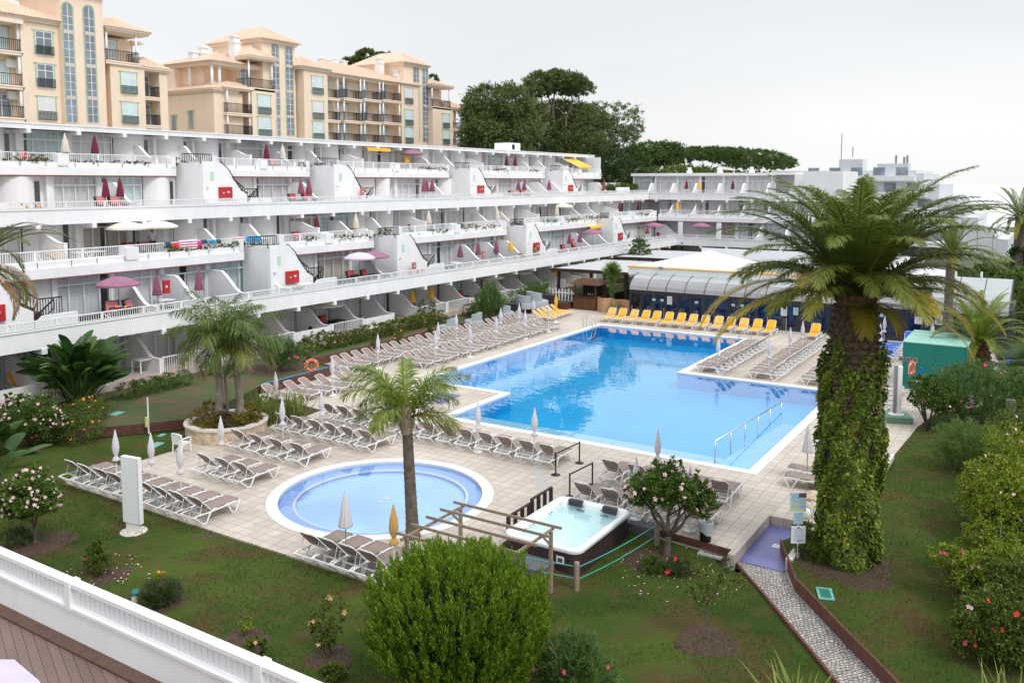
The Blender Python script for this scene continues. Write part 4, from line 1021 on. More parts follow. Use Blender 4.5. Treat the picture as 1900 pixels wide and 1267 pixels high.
# ---------------------------------------------------------------- peach apartment houses on the hill
def pw(F_,x,y,Y): return aty(x,y,Y)
def PX2(x,Y=76.): return aty(x,200,Y).x
def railn(mb,x0,x1,y,z0,z1,sp=.16):
    mb.box(x0,y-.03,z1-.06,x1,y+.03,z1); mb.box(x0,y-.02,z0,x1,y+.02,z0+.05)
    n=max(2,int((x1-x0)/sp))
    for k in range(n+1):
        x=x0+(x1-x0)*k/n; mb.box(x-.018,y-.018,z0+.05,x+.018,y+.018,z1-.06)
def railside(mb,x,y0,y1,z0,z1):
    mb.box(x-.03,y0,z1-.06,x+.03,y1,z1); mb.box(x-.02,y0,z0,x+.02,y1,z0+.05)
    for k in range(8):
        y=y0+(y1-y0)*k/7; mb.box(x-.018,y-.018,z0+.05,x+.018,y+.018,z1-.06)
def pwindow(root,x,z,y,w=1.25,h=1.75,balc=True,rs=random):
    """casement with green tile surround, white bars and a small dark balcony grille"""
    f=MB(); t=.09
    f.box(x-w/2-.13,y-.03,z,x-w/2,y-.004,z+h); f.box(x+w/2,y-.03,z,x+w/2+.13,y-.004,z+h); f.box(x-w/2-.28,y-.05,z+h,x+w/2+.28,y-.004,z+h+.11)
    fr=f.build('window_surround','green_tile',root,world=True)
    g=MB().box(x-w/2,y-.02,z,x+w/2,y-.006,z+h); g.build('pane',rs.choice(['curtain_aqua','window_sky','curtain','curtain_aqua']),fr,world=True)
    g=MB()
    for dx in (-w/2+.03,0,w/2-.03): g.box(x+dx-.035,y-.035,z,x+dx+.035,y-.0205,z+h)
    for dz in (0.02,h*.72,h-.03): g.box(x-w/2+.065,y-.034,z+dz-.03,x-.035,y-.0206,z+dz+.03); g.box(x+.035,y-.034,z+dz-.03,x+w/2-.065,y-.0206,z+dz+.03)
    g.build('glazing_bar','white_trim',fr,world=True)
    if balc:
        g=MB(); railn(g,x-w/2-.05,x+w/2+.05,y-.16,z,z+.75,.12); g.build('grille','dark_green_metal',fr,world=True)
def tallwin(root,xa,xb,zt,zb,y):
    """tower glazing in a narrow strip with a round head, green tiles along both sides"""
    w=(xb-xa); r=w/2; xc=(xa+xb)/2
    p=[(xa,zb),(xb,zb)]+[(xc+r*math.cos(PI*k/10),zt-r+r*math.sin(PI*k/10)) for k in range(11)]
    s=r+.14; q=[(xa-.14,zb),(xb+.14,zb)]+[(xc+s*math.cos(PI*k/10),zt-r+s*math.sin(PI*k/10)) for k in range(11)]
    f=MB().ext(q,'y',y-.03,y-.004).build('window_surround','green_tile',root,world=True)
    MB().ext(p,'y',y-.045,y-.031).build('pane','window_sky',f,world=True)
    g=MB(); g.box(xc-.03,y-.06,zb,xc+.03,y-.046,zt-.1)
    z=zb; k=0
    while z<zt-r: g.box(xa+.01,y-.058,z-.02,xc-.03,y-.0465,z+.02); g.box(xc+.03,y-.058,z-.02,xb-.01,y-.0465,z+.02); z+=.72
    g.build('glazing_bar','white_trim',f,world=True)
    g=MB(); z=zb+2.2
    while z<zt-r: g.box(xa,y-.07,z-.16,xb,y-.059,z+.16); z+=2.9
    g.build('spandrel','curtain_beige',f,world=True)
def hip(root,x0,x1,y0,y1,z,h,over=.5,name='roof'):
    """hipped tile roof with moulded eaves"""
    a=MB(); X0,X1,Y0,Y1=x0-over,x1+over,y0-over,y1+over; r=min(X1-X0,Y1-Y0)/2
    if X1-X0>Y1-Y0: A=(X0+r,(Y0+Y1)/2,z+h);B=(X1-r,(Y0+Y1)/2,z+h)
    else: A=((X0+X1)/2,Y0+r,z+h);B=((X0+X1)/2,Y1-r,z+h)
    vs=[(X0,Y0,z),(X1,Y0,z),(X1,Y1,z),(X0,Y1,z),A,B]
    if X1-X0>Y1-Y0: fs=[(0,1,5,4),(1,2,5),(2,3,4,5),(3,0,4)]
    else: fs=[(0,1,4),(1,2,5,4),(2,3,5),(3,0,4,5)]
    a.add(vs,fs+[(3,2,1,0)])
    # tile ridges on the two slopes that show
    def strip(p,q,top): 
        pass
    n=int((X1-X0)/.32)
    for k in range(1,n):
        x=X0+(X1-X0)*k/n; s=min(1,min((x-X0),(X1-x))/r) if r>0 else 1
        a.bar((x,Y0-.02,z+.03),(x,Y0+r*s,z+h*s+.03),.10,.07)
    n=int((Y1-Y0)/.32)
    for k in range(1,n):
        y=Y0+(Y1-Y0)*k/n; s=min(1,min((y-Y0),(Y1-y))/r)
        a.bar((X0-.02,y,z+.03),(X0+r*s,y,z+h*s+.03),.10,.07)
    o=a.build(name,'roof_tile',root,world=True)
    c=MB(); c.box(x0-.34,y0-.34,z-.17,x1+.34,y1+.34,z-.004); c.box(x0-.18,y0-.18,z-.36,x1+.18,y1+.18,z-.174); c.build('cornice','peach_trim',root,world=True)
    return o
def block(root,x0,x1,y0,y1,z0,z1,name='wall',m='peach_wall'): return MB().box(x0,y0,z0,x1,y1,z1).build(name,m,root,world=True)
def balcony(root,x0,x1,y,z,rs,col=True,top=None,deep=1.1,ac=False,win=True):
    """projecting balcony: slab, dark railing, slim columns, door at the back"""
    s=MB(); s.box(x0,y-deep,z-.34,x1,y,z); s.box(x0-.06,y-deep-.06,z-.12,x1+.06,y-.01,z-.03); sl_=s.build('balcony_slab','peach_trim',root,world=True)
    r=MB(); railn(r,x0+.05,x1-.05,y-deep+.06,z+.03,z+1.0); railside(r,x0+.06,y-deep+.06,y,z+.03,z+1.0); railside(r,x1-.06,y-deep+.06,y,z+.03,z+1.0)
    r.build('balcony_railing','black_metal',sl_,world=True)
    if col and top:
        [MB().cyl(q,y-deep+.2,z,top,.11,10).build('column','white_paint',sl_,world=True,smooth=True) for q in (x0+.22,x1-.22)]
    if win: pwindow(root,x0+(x1-x0)*.52,z+.05,y,1.3,2.15,False,rs)
    if ac: MB().box(x1-.95,y-.4,z+1.6,x1-.1,y-.02,z+2.3).build('air_conditioner','white_trim',root,world=True)
def chimney(root,x,y,z0,z1,w=.45,name='chimney'):
    c=MB(); c.box(x-w,y-w,z0,x+w,y+w,z1-.9); c.box(x-w*1.15,y-w*1.15,z1-.9,x+w*1.15,y+w*1.15,z1-.78); c.box(x-w*.85,y-w*.85,z1-.78,x+w*.85,y+w*.85,z1-.25); c.box(x-w*1.1,y-w*1.1,z1-.25,x+w*1.1,y+w*1.1,z1-.12); c.lathe([(w*.8,0),(w*.5,.1),(0,.15)],10,(x,y,z1-.12))
    c.build(name,'white_wall',root,world=True)
YB=76.
def zA(x,y,Y=YB): return aty(x,y,Y).z
rs=random.Random(3)
FH=2.97
# house 1
h1=thing('peach_apartment_house','peach apartment house at the left edge of the photo with tall twin arched tower windows','apartment building',(45,80,8))
xa,xb=PX2(-75),PX2(127)
zr=zA(60,42); block(h1,PX2(45),PX2(108)+.3,YB,YB+11,8,zr)                 # window wall
block(h1,PX2(-80),PX2(45)-.01,YB+1.2,YB+11,8,zr)
block(h1,PX2(-80),PX2(45)+.1,YB-.35,YB+1.2,zr-.35,zr-.01,'lintel','peach_trim')
hip(h1,PX2(-80),PX2(122),YB,YB+11,zr+.38,2.3,.55)
zw=[zA(88,y) for y in (103,163,223)]
for z in zw: pwindow(h1,PX2(87),z,YB,1.5,2.0,True,rs)
pwindow(h1,PX2(88),zw[2]-3.,YB,1.4,1.9,True,rs)
for i,z in enumerate([zA(20,y) for y in (94,158,218)]): balcony(h1,PX2(-60),PX2(47),YB+1.2,z,rs,True,z+2.55,1.2,ac=i>0,win=False); pwindow(h1,PX2(17),z+.05,YB+1.2,1.6,2.0,False,rs); pwindow(h1,PX2(-30),z+.05,YB+1.2,1.6,2.0,False,rs)
zt=27.7; block(h1,PX2(108)+.32,PX2(192),YB-.5,YB+6.5,8,zt,'tower'); hip(h1,PX2(108)+.32,PX2(192),YB-.5,YB+6.5,zt+.38,1.8,.6)
tallwin(h1,PX2(124,YB-.5),PX2(141,YB-.5),zA(132,8,YB-.5),zA(140,228,YB-.5),YB-.5); tallwin(h1,PX2(163,YB-.5),PX2(180,YB-.5),zA(170,13,YB-.5),zA(178,228,YB-.5),YB-.5)
MB().box(PX2(60),YB+3,zA(66,20,YB+3),PX2(60)+.95,YB+3.4,zA(66,8,YB+3)).build('air_conditioner','white_trim',h1,world=True)
x0,x1=PX2(205),PX2(268)
block(h1,PX2(192)+.02,x1-.3,YB+1.5,YB+10,8,zA(240,71)); block(h1,x0,x1,YB-.2,YB+1.49,8,zA(240,122))
z=zA(230,122)+.3
balcony(h1,PX2(196),PX2(258),YB+1.5,z,rs,True,z+2.65,1.9,win=False); pwindow(h1,PX2(222),z+.05,YB+1.5,1.7,2.1,False,rs)
hip(h1,PX2(192)+.5,x1+.3,YB-.3,YB+9,z+3.05,1.4,.45)
for y in (175,230): pwindow(h1,PX2(238),zA(238,y),YB-.2,1.55,2.0,True,rs)
x2=PX2(312); block(h1,x1+.02,x2,YB+1.4,YB+9,8,zA(290,135)); block(h1,x2-.9,x2,YB,YB+1.39,8,zA(290,135))
for i,y in enumerate((181,233)):
    z=zA(290,y); balcony(h1,x1+.1,x2-.95,YB+1.4,z,rs,False,None,1.5,win=False); pwindow(h1,PX2(282),z+.05,YB+1.4,1.5,2.1,False,rs)
hip(h1,x1-.3,x2,YB,YB+9,zA(290,135)+.38,1.2,.4)
c=MB(); c.cyl(PX2(283),YB+3,zA(290,135)+.9,zA(290,82),.1); c.box(PX2(266),YB+1.5,zA(280,80),PX2(290),YB+6,zA(280,76)); c.build('porch','peach_trim',h1,world=True)
chimney(h1,PX2(50),YB+6,zr+1,zr+5.2,.62); chimney(h1,PX2(34),YB+8,zr+1,zr+5.6,.5)
# house 2: long building with two towers
h2=thing('peach_apartment_house','long peach apartment house with two towers and many balconies above the white terraces','apartment building',(80,82,8))
x404=PX2(404)
def side_window(root,x,y,z,w,h):
    f=MB(); f.box(x-.05,y-w/2-.12,z,x-.004,y-w/2,z+h); f.box(x-.05,y+w/2,z,x-.004,y+w/2+.12,z+h); f.box(x-.07,y-w/2-.25,z+h,x-.004,y+w/2+.25,z+h+.13); f=f.build('window_surround','green_tile',root,world=True)
    MB().box(x-.04,y-w/2,z,x-.006,y+w/2,z+h).build('pane','window_sky',f,world=True)
# lower left body with a side face that looks away from the light
YS=YB+8.8
zl=zA(404,164); block(h2,x404,PX2(430)+2,YB+.6,YS,8,zl-.3)
for yy,zz in ((YB+7.3,11.8),(YB+7.3,17.4),(YB+4.4,11.8),(YB+4.4,17.8)): side_window(h2,x404,yy,zz-1.,.65,1.9)
hip(h2,x404,PX2(445),YB+.6,YS,zl+.05,.9,.4)
zt2=zA(440,123); block(h2,PX2(420),PX2(470),YB+3.6,YS+1,zl,zt2+.1,'upper_wall'); block(h2,x404+.2,PX2(425),YB+7.2,YS+2,zl,zt2,'upper_wall')
hip(h2,x404+.4,PX2(500),YB+1.2,YS+1.6,zt2+.4,1.5,.6)
for x,y in ((x404+.5,YB+1.4),(x404+.5,YB+5),(PX2(425),YB+1.4)): MB().cyl(x,y,zl,zt2+.05,.16,10).build('column','white_paint',h2,world=True,smooth=True)
block(h2,PX2(430),PX2(468),YB+1.5,YS,8,zl+.3)
for y in (210,250): 
    z=zA(445,y); balcony(h2,PX2(421),PX2(468),YB+1.5,z,rs,True,z+2.7,1.5,win=False); pwindow(h2,PX2(436),z+.05,YB+1.5,1.6,2.2,False,rs)
z=zA(445,168); hip(h2,PX2(421),PX2(467),YB+.2,YB+2.2,z+.35,.6,.25)
block(h2,PX2(468),PX2(512),YB,YS,8,zA(490,167)); 
for y in (212,253): pwindow(h2,PX2(490),zA(490,y),YB,1.75,2.1,True,rs)
z=zA(480,167); balcony(h2,PX2(463),PX2(511),YB+2.,z+.2,rs,True,z+3.2,2.,win=False); block(h2,PX2(466),PX2(515),YB+2.02,YS,z-.4,z+3.7,'upper_wall'); pwindow(h2,PX2(480),z+.3,YB+2.,1.6,2.2,False,rs)
hip(h2,PX2(463),PX2(511),YB-.1,YB+5,z+3.6,1.4,.4)
xt0,xt1=PX2(512)+.02,PX2(556)
block(h2,PX2(496),xt1,YB-.3+.9,YB+9,8,zA(530,84),'tower'); hip(h2,PX2(496),xt1,YB+.6,YB+9,zA(530,84)+.38,1.9,.65)
YT=YB+.6
tallwin(h2,PX2(507,YT),PX2(518.5,YT),zA(512,83,YT),zA(512,252,YT),YT); tallwin(h2,PX2(532,YT),PX2(544,YT),zA(538,88,YT),zA(540,252,YT),YT)
# middle part
zc=zA(585,134); block(h2,PX2(560),PX2(604),YB-.4,YB+10,8,zc)
for y in (175,221,259): pwindow(h2,PX2(585),zA(585,y,YB-.4),YB-.4,1.7,2.1,True,rs)
block(h2,PX2(604)+.02,PX2(744),YB+1.3,YB+10,8,zc-.0)
block(h2,PX2(744)+.02,PX2(776),YB-.1,YB+10,8,zA(760,156))
for y in (193,233,266): pwindow(h2,PX2(757),zA(757,y),YB-.1,1.6,2.1,True,rs)
hip(h2,PX2(556),PX2(605),YB-.4,YB+10,zc+.38,1.5,.5); hip(h2,PX2(605),PX2(776),YB+.2,YB+11,zA(690,150)+.2,2.3,.6)
cols=[(604,633),(635,672),(673,707),(708,743)]
for i,(a,b) in enumerate(cols):
    for y0 in (181,222,261):
        yy=y0+ (b-620)*.045; z=zA((a+b)/2,yy)
        balcony(h2,PX2(a),PX2(b)-.15,YB+1.3,z,rs,True,z+2.55,1.6 if i else 1.3,win=False)
        pwindow(h2,PX2((a+b)/2-2),z+.05,YB+1.3,1.5,2.1,False,rs)
tw0,tw1=PX2(758),PX2(801)
block(h2,tw0,tw1,YB+.8,YB+10,8,zA(780,124),'tower'); hip(h2,tw0,tw1,YB+.8,YB+10,zA(780,124)+.35,1.9,.6)
YT=YB+.8; tallwin(h2,PX2(768,YT),PX2(777,YT),zA(772,124,YT),zA(772,262,YT),YT); tallwin(h2,PX2(785,YT),PX2(794,YT),zA(789,126,YT),zA(789,264,YT),YT)
block(h2,PX2(802),PX2(839),YB-.1,YB+9,8,zA(820,200)); block(h2,PX2(802),PX2(838),YB+1.9,YB+9,zA(820,200),zA(820,165),'upper_wall')
z=zA(815,200)+.1; balcony(h2,PX2(801),PX2(836),YB+1.9,z,rs,True,z+2.7,2.,win=False); pwindow(h2,PX2(816),z+.05,YB+1.9,1.5,2.1,False,rs); hip(h2,PX2(801),PX2(838),YB,YB+8,z+3.1,1.1,.4)
for y in (238,268): pwindow(h2,PX2(826),zA(826,y),YB-.1,1.5,2.,True,rs)
x3=PX2(861); block(h2,PX2(839)+.02,x3,YB+1.5,YB+8,8,zA(850,205)); hip(h2,PX2(839),x3,YB,YB+8,zA(850,205)+.3,1.1,.4)
for y in (240,271): z=zA(850,y); balcony(h2,PX2(840),x3,YB+1.5,z,rs,True,z+2.5,1.5,win=False); pwindow(h2,PX2(848),z+.05,YB+1.5,1.3,2.1,False,rs)
for x,yt,dy in ((359,95,6),(377,86,5.5),(435,66,2.2),(597,107,6),(609,110,8),(619,108,9),(637,112,9),(704,107,4),(683,122,10),(737,130,2)):
    z1=aty(x,yt,YB+dy).z; chimney(h2,aty(x,yt,YB+dy).x,YB+dy,z1-3.8,z1,.46)
hg=MB(); hg.box(48,77,7,108,92,8.2); struct(hg.build('hill_terrace','hill_ground'))
# ---------------------------------------------------------------- glass-fronted restaurant
rest=thing('poolside_restaurant','low restaurant with dark glass front, curved grey awning roof and white pyramid roof','restaurant',(66,16,0))
RX=64.6; Y0,Y1=2.3,29.3
f=MB(); f.box(RX-.06,Y0,0,RX+.12,Y1,.14); f.box(RX-.10,Y0,2.05,RX+.14,Y1,2.32)
n=26; ys=[Y0+(Y1-Y0)*k/n for k in range(n+1)]
for k,y in enumerate(ys): w_=.09 if k%4 else .17; f.box(RX-.07,y-w_/2,.14,RX+.07,y+w_/2,2.05)
fr=f.build('glass_front_frame','frame_anthracite',rest,world=True)
for k in range(n):
    d=MB(); a,b=ys[k]+.09,ys[k+1]-.09
    d.box(RX-.05,a,.16,RX+.04,a+.05,2.03); d.box(RX-.05,b-.05,.16,RX+.04,b,2.03); d.box(RX-.05,a+.05,.16,RX+.04,b-.05,.30); d.box(RX-.05,a+.05,1.95,RX+.04,b-.05,2.03)
    dr_=d.build('glass_door','frame_anthracite',rest,world=True)
    MB().add([(RX,a+.05,.3),(RX,b-.05,.3),(RX,b-.05,1.95),(RX,a+.05,1.95)],[(0,1,2,3)]).build('pane','glass_blue',dr_,world=True,fix=False)
# notices taped inside the glass
def notice(y,z,w,h,m,m2='ink',par=None):
    t=MB().box(RX-.075,y-w/2,z,RX-.062,y+w/2,z+h).build('notice',m,par or rest,world=True)
    if w>.3:
        l=MB()
        for k in range(6): l.box(RX-.078,y-w/2+.06,z+.08+k*.085,RX-.0755,y+w/2-.06-(k%3)*.05,z+.10+k*.085)
        l.build('printed_lines',m2,t,world=True)
for x,y,w,h,m in ((1243,558,.42,.66,'paper'),(1214,556,.28,.2,'lightblue_paper'),(1229,557,.28,.2,'lightblue_paper'),(1293,561,.28,.2,'lightblue_paper'),(1361,566,.28,.2,'lightblue_paper'),(1377,567,.28,.2,'lightblue_paper'),(1455,578,.45,.7,'paper'),(1456,571,.28,.2,'lightblue_paper'),(1477,578,.36,.55,'lightblue_paper'),(1500,580,.38,.55,'lightblue_paper'),(1704,592,.45,.7,'paper'),(1704,585,.4,.14,'lightblue_paper'),(1742,594,.45,.66,'paper'),(1614,583,.3,.22,'lightblue_paper'),(1635,585,.3,.22,'lightblue_paper')):
    p=atx(x,y,RX); notice(p.y,p.z-h*.45,w,h,m)
# inside: back wall, its blue standing in for reflections in the glass, floor, ceiling
o=MB(); o.box(RX+2.3,Y0,0,RX+2.45,Y1,2.33); o.build('back_wall','reflection_blue',rest,world=True)
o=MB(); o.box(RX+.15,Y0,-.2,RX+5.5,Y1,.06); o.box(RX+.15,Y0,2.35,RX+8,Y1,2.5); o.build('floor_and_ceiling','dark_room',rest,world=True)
rs=random.Random(2)
# curved awning roof: lower grey panels, upper glass-like panels
prof=[(RX-.35,2.30),(RX-.25,2.62),(RX+.0,2.92),(RX+.35,3.18),(RX+.85,3.38),(RX+1.6,3.5)]
prof2=[(RX-.35,2.30),(RX-.25,2.62),(RX+.0,2.92),(RX+.35,3.18),(RX+1.0,3.5),(RX+2.2,3.9),(RX+3.6,4.35)]
ya=9.7; ribs=MB()
nb=17
for k in range(nb):
    a=Y0+.05+(Y1-.1-Y0)*k/nb; b=Y0+.05+(Y1-.1-Y0)*(k+1)/nb
    P=prof if b>ya else prof2; q=3 if b>ya else 3
    lo=MB(); 
    for i in range(q): lo.add([(P[i][0],a,P[i][1]),(P[i][0],b,P[i][1]),(P[i+1][0],b,P[i+1][1]),(P[i+1][0],a,P[i+1][1])],[(0,1,2,3)])
    lo.build('roof_panel','grey_roof_panel',rest,world=True,smooth=True,fix=False)
    hi=MB()
    for i in range(q,len(P)-1): hi.add([(P[i][0],a,P[i][1]),(P[i][0],b,P[i][1]),(P[i+1][0],b,P[i+1][1]),(P[i+1][0],a,P[i+1][1])],[(0,1,2,3)])
    hi.build('skylight_panel','silver_roof_panel' if b>ya else 'grey_roof_panel' if 0 else 'silver_roof_panel',rest,world=True,smooth=True,fix=False)
for k in range(nb+1):
    y=Y0+.05+(Y1-.1-Y0)*k/nb; P=prof if y>ya else prof2
    ribs.tube([(p[0]-.01,y,p[1]+.015) for p in P],.028,4)
ribs.build('roof_rib','frame_anthracite',rest,world=True)
o=MB(); o.ext([(RX-.33,2.3)]+[(p[0],p[1]-.02) for p in prof]+[(RX+1.6,2.3)],'y',Y1-.1,Y1-.06); o.ext([(RX-.33,2.3)]+[(p[0],p[1]-.02) for p in prof2]+[(RX+3.6,2.3)],'y',Y0+.0,Y0+.04)
o.box(RX+.0,Y0-.12,0,RX+6,Y0,2.6); o.box(RX+.0,Y1,0,RX+6,Y1+.1,3.3)
o.build('end_wall','frame_anthracite',rest,world=True)
o=MB(); o.box(RX+1.5,ya,3.3,RX+1.75,Y1+.9,3.95); o.box(RX+1.75,Y1+.7,2.6,RX+19,Y1+.9,3.9); o.box(RX+1.75,ya,2.6,RX+1.75+.2,Y1+.7,3.3); o.box(RX+19,ya,2.6,RX+19.2,Y1+.9,4.4); o.box(RX+1.7,Y1+.68,0,RX+19,Y1+.7,2.6)
o.build('parapet','white_wall',rest,world=True)
o=MB(); o.box(RX+1.42,ya,3.94,RX+1.82,Y1+.98,4.04); o.build('gold_coping','yellow_pale_mesh',rest,world=True)
o=MB(); o.box(RX+1.75,ya,3.25,RX+19,Y1+.7,3.40); o.build('flat_roof','roof_membrane',rest,world=True)
pt=[atz(1455+0,x,3.41) for x in (1,)] if 0 else None
g1=[atz(1212,503,3.42),atz(1255,489,3.42),atz(1300,494,3.42),atz(1262,505,3.42)]
o=MB(); o.box(67.4,26.,3.405,80,29.6,3.43); o.build('green_turf_mat','green_turf',rest,world=True)
ap=atx(1300,464,74.); 
def pyr(root,cx,cy,s,z0,z1,name,m):
    c=MB(); k=8; vs=[]
    # tent-like roof: slopes sag slightly between apex and eaves
    for i in range(k+1):
        q=i/k; r=s*q; z=z1-(z1-z0)*(q**.85); vs+=[(cx-r,cy-r,z),(cx+r,cy-r,z),(cx+r,cy+r,z),(cx-r,cy+r,z)]
    fs=[(i*4+j,i*4+(j+1)%4,(i+1)*4+(j+1)%4,(i+1)*4+j) for i in range(k) for j in range(4)]
    return c.add(vs,fs).build(name,m,root,world=True)
pyr(rest,74.6,ap.y-.6,4.6,3.42,ap.z,'pyramid_roof','tent_white')
pyr(rest,76,12.6,5.6,3.42,5.0,'pyramid_roof','tent_white')
o=MB(); o.box(RX+1.36,27.1,3.9,RX+1.5,27.45,4.1); o.build('floodlight','grey_metal',rest,world=True)
for y in (4.3,5.9): MB().cyl(RX+3.6,y,4.2,4.75,.08,8).build('vent_pipe','white_trim',rest,world=True)
# tables and chairs just behind the glass
def dtable():
    t=thing('dining_table','x','table'); MB().box(-.4,-.4,.70,.4,.4,.74).build('table_top','cream_white',t); MB().cyl(0,0,0,.7,.035,8).build('leg','grey_metal',t); MB().lathe([(0,.03),(.25,.02),(.25,0)],12).build('foot','grey_metal',t); return t
DT=Proto(dtable())
for k,y in enumerate((25.5,22.7,20.2,17.6,15.,12.4,9.5,6.6)): DT.put((RX+1.3,y,.07),.1*k,'dining table behind the restaurant glass, '+ORD[k]+' from the left','dining tables behind the glass')
# glass wind screen before the restaurant
gs=thing('glass_screen','low frameless glass screen between the yellow loungers and the restaurant','glass screen',(63.4,23,0))
o=MB(); y=16.4
while y<30: o.add([(63.45,y,.06),(63.45,y+1.32,.06),(63.45,y+1.32,1.08),(63.45,y,1.08)],[(0,1,2,3)]); y+=1.36
o.build('pane','glass_clear',gs,world=True,fix=False)
o=MB(); y=16.38
while y<30.3: o.box(63.42,y-.02,0,63.48,y+.02,1.14); y+=1.36
o.build('post','metal',gs,world=True)
# brown pergola with white canvas roofs
def canopy(label,x0,x1,y0,y1,z,posts):
    t=thing('canvas_pergola',label,'pergola',((x0+x1)/2,(y0+y1)/2,0))
    v=[];nx,ny=24,12
    for i in range(nx+1):
        for j in range(ny+1):
            a,b=i/nx,j/ny; v.append((x0+(x1-x0)*a,y0+(y1-y0)*b,z+.10-.04*abs(math.sin(a*PI*6))+.04*math.sin(b*PI)))
    fs=[(i*(ny+1)+j,(i+1)*(ny+1)+j,(i+1)*(ny+1)+j+1,i*(ny+1)+j+1) for i in range(nx) for j in range(ny)]
    MB().add(v,fs).build('canvas','canvas_white',t,world=True,smooth=True)
    o=MB(); e=.12
    o.box(x0-e,y0-e,z-.16,x0,y1+e,z+.10); o.box(x1,y0-e,z-.16,x1+e,y1+e,z+.10); o.box(x0,y0-e,z-.158,x1,y0,z+.098); o.box(x0,y1,z-.158,x1,y1+e,z+.098)
    k=x0+2
    while k<x1: o.box(k,y0,z-.15,k+.1,y1,z-.03); k+=2.2
    o.build('beam','wood_dark',t,world=True)
    for x,y in posts: MB().box(x-.11,y-.11,0,x+.11,y+.11,z-.16).build('post','wood_dark',t,world=True)
    return t
canopy('near white canvas pergola with brown frame beside the wooden bar',68.3,78.5,31.2,38.6,3.1,[(68.5,38.2),(68.5,34.9),(68.5,33.6),(68.5,31.5),(78,38.2),(78,34.5),(78,31.5)])
canopy('rear white canvas pergola behind the near one',82.,92,30.5,39.,3.15,[(82.3,38.7),(82.3,31),(91,38.5),(91,31)])
# wooden bar hut
bar=thing('bar_hut','carved dark wooden bar hut with little tiled roof and counter under the pergola','bar hut',(66.6,34.,0))
o=MB(); o.box(65.9,33.1,0,66.7,35.3,1.12); o.box(66.7,33.1,0,67.9,33.5,1.12); o.build('counter','wood_bar',bar,world=True)
o=MB(); o.box(65.8,33.0,1.12,66.8,35.4,1.2); o.build('counter_top','wood_dark',bar,world=True)
for y in (33.35,34.05,34.75):
    MB().box(65.86,y-.24,.2,65.896,y+.24,.95).build('carved_panel','wood_bar',bar,world=True); 
o=MB(); 
for x,y in ((66.0,33.2),(66.0,35.2),(67.6,33.2),(67.6,35.2)): o.box(x-.05,y-.05,1.2 if x<67 else 0,x+.05,y+.05,2.25)
o.build('post','wood_bar',bar,world=True)
a=MB(); a.add([(65.6,32.8,2.2),(68,32.8,2.2),(68,35.6,2.2),(65.6,35.6,2.2),(66.5,33.4,2.65),(67.3,33.4,2.65),(67.3,35.0,2.65),(66.5,35.0,2.65)],[(0,1,5,4),(1,2,6,5),(2,3,7,6),(3,0,4,7),(4,5,6,7),(3,2,1,0)])
for k in range(13): y=32.95+k*.21; q=min(1,(y-32.8)/.6,(35.6-y)/.6); a.bar((65.58,y,2.24),(65.6+.9*q,y,2.24+.45*q),.06,.05)
a.build('roof','roof_tile' if 0 else 'wood_bar',bar,world=True)
o=MB(); o.box(67.7,33.2,0,67.85,35.3,2.2); o.box(67.45,33.4,1.3,67.7,35.1,1.34); o.box(67.45,33.4,1.7,67.7,35.1,1.74); o.build('back_shelf','wood_dark',bar,world=True)
bt=[]
def bottle(m):
    t=MB().lathe([(0,0),(.04,0),(.042,.16),(.015,.22),(.015,.3),(0,.3)],10).build('bottle',m,smooth=True); tag(t,'x','bottle'); return t
B1_=bottle('dark_green_metal'); B2_=bottle('red_paint'); B3_=bottle('metal')
L=[(B1_,34.9,'dark green bottle on the bar counter, leftmost'),(B2_,34.7,'red bottle on the bar counter'),(B3_,34.0,'silver cup on the bar counter, first from the left'),(B3_,33.8,'silver cup on the bar counter, second from the left'),(B3_,33.6,'silver cup on the bar counter, third from the left')]
us=set()
for b_,y,l in L:
    c=b_ if b_ not in us else b_.copy()
    if b_ in us: COL.objects.link(c)
    us.add(b_); c.location=(66.2,y,1.2); c['label']=l; c['group']='bottles and cups on the bar'
# tan hardboard screen
sc_=thing('hardboard_screen','folded tan hardboard screen in front of the bar and pergola','screen',(65.6,31.5,0))
pts=[(66.0,33.0),(65.4,32.2),(65.9,31.6),(65.3,31.0),(65.6,30.4),(65.3,29.5)]
o=MB()
for a,b in zip(pts[:-1],pts[1:]): o.bar((a[0],a[1],.62),(b[0],b[1],.62),.03,1.22)
o.build('panel','hardboard',sc_,world=True)
# white picket fence and timber planter
pf=thing('picket_fence','short white picket fence left of the wooden bar','fence',(67.6,37.2,0))
o=MB()
for k in range(9): y=36.0+k*.32; o.box(66.9,y-.07,.2,66.94,y+.07,1.5+.08*(k%2))
o.build('pickets','white_trim',pf,world=True); o=MB(); o.box(66.94,35.8,1.15,66.98,38.8,1.27); o.box(66.94,35.8,.45,66.98,38.8,.55); o.build('rail','white_trim',pf,world=True)
pl=thing('timber_planter','low brown timber planter beside the yellow loungers and picket fence','planter',(65.6,36.6,0))
o=MB(); o.box(65.2,35.6,0,66.7,38.9,.55); o.build('planter_box','wood_edge',pl,world=True); o=MB(); o.box(65.35,35.75,.55,66.55,38.75,.57); o.build('earth','soil',pl,world=True)
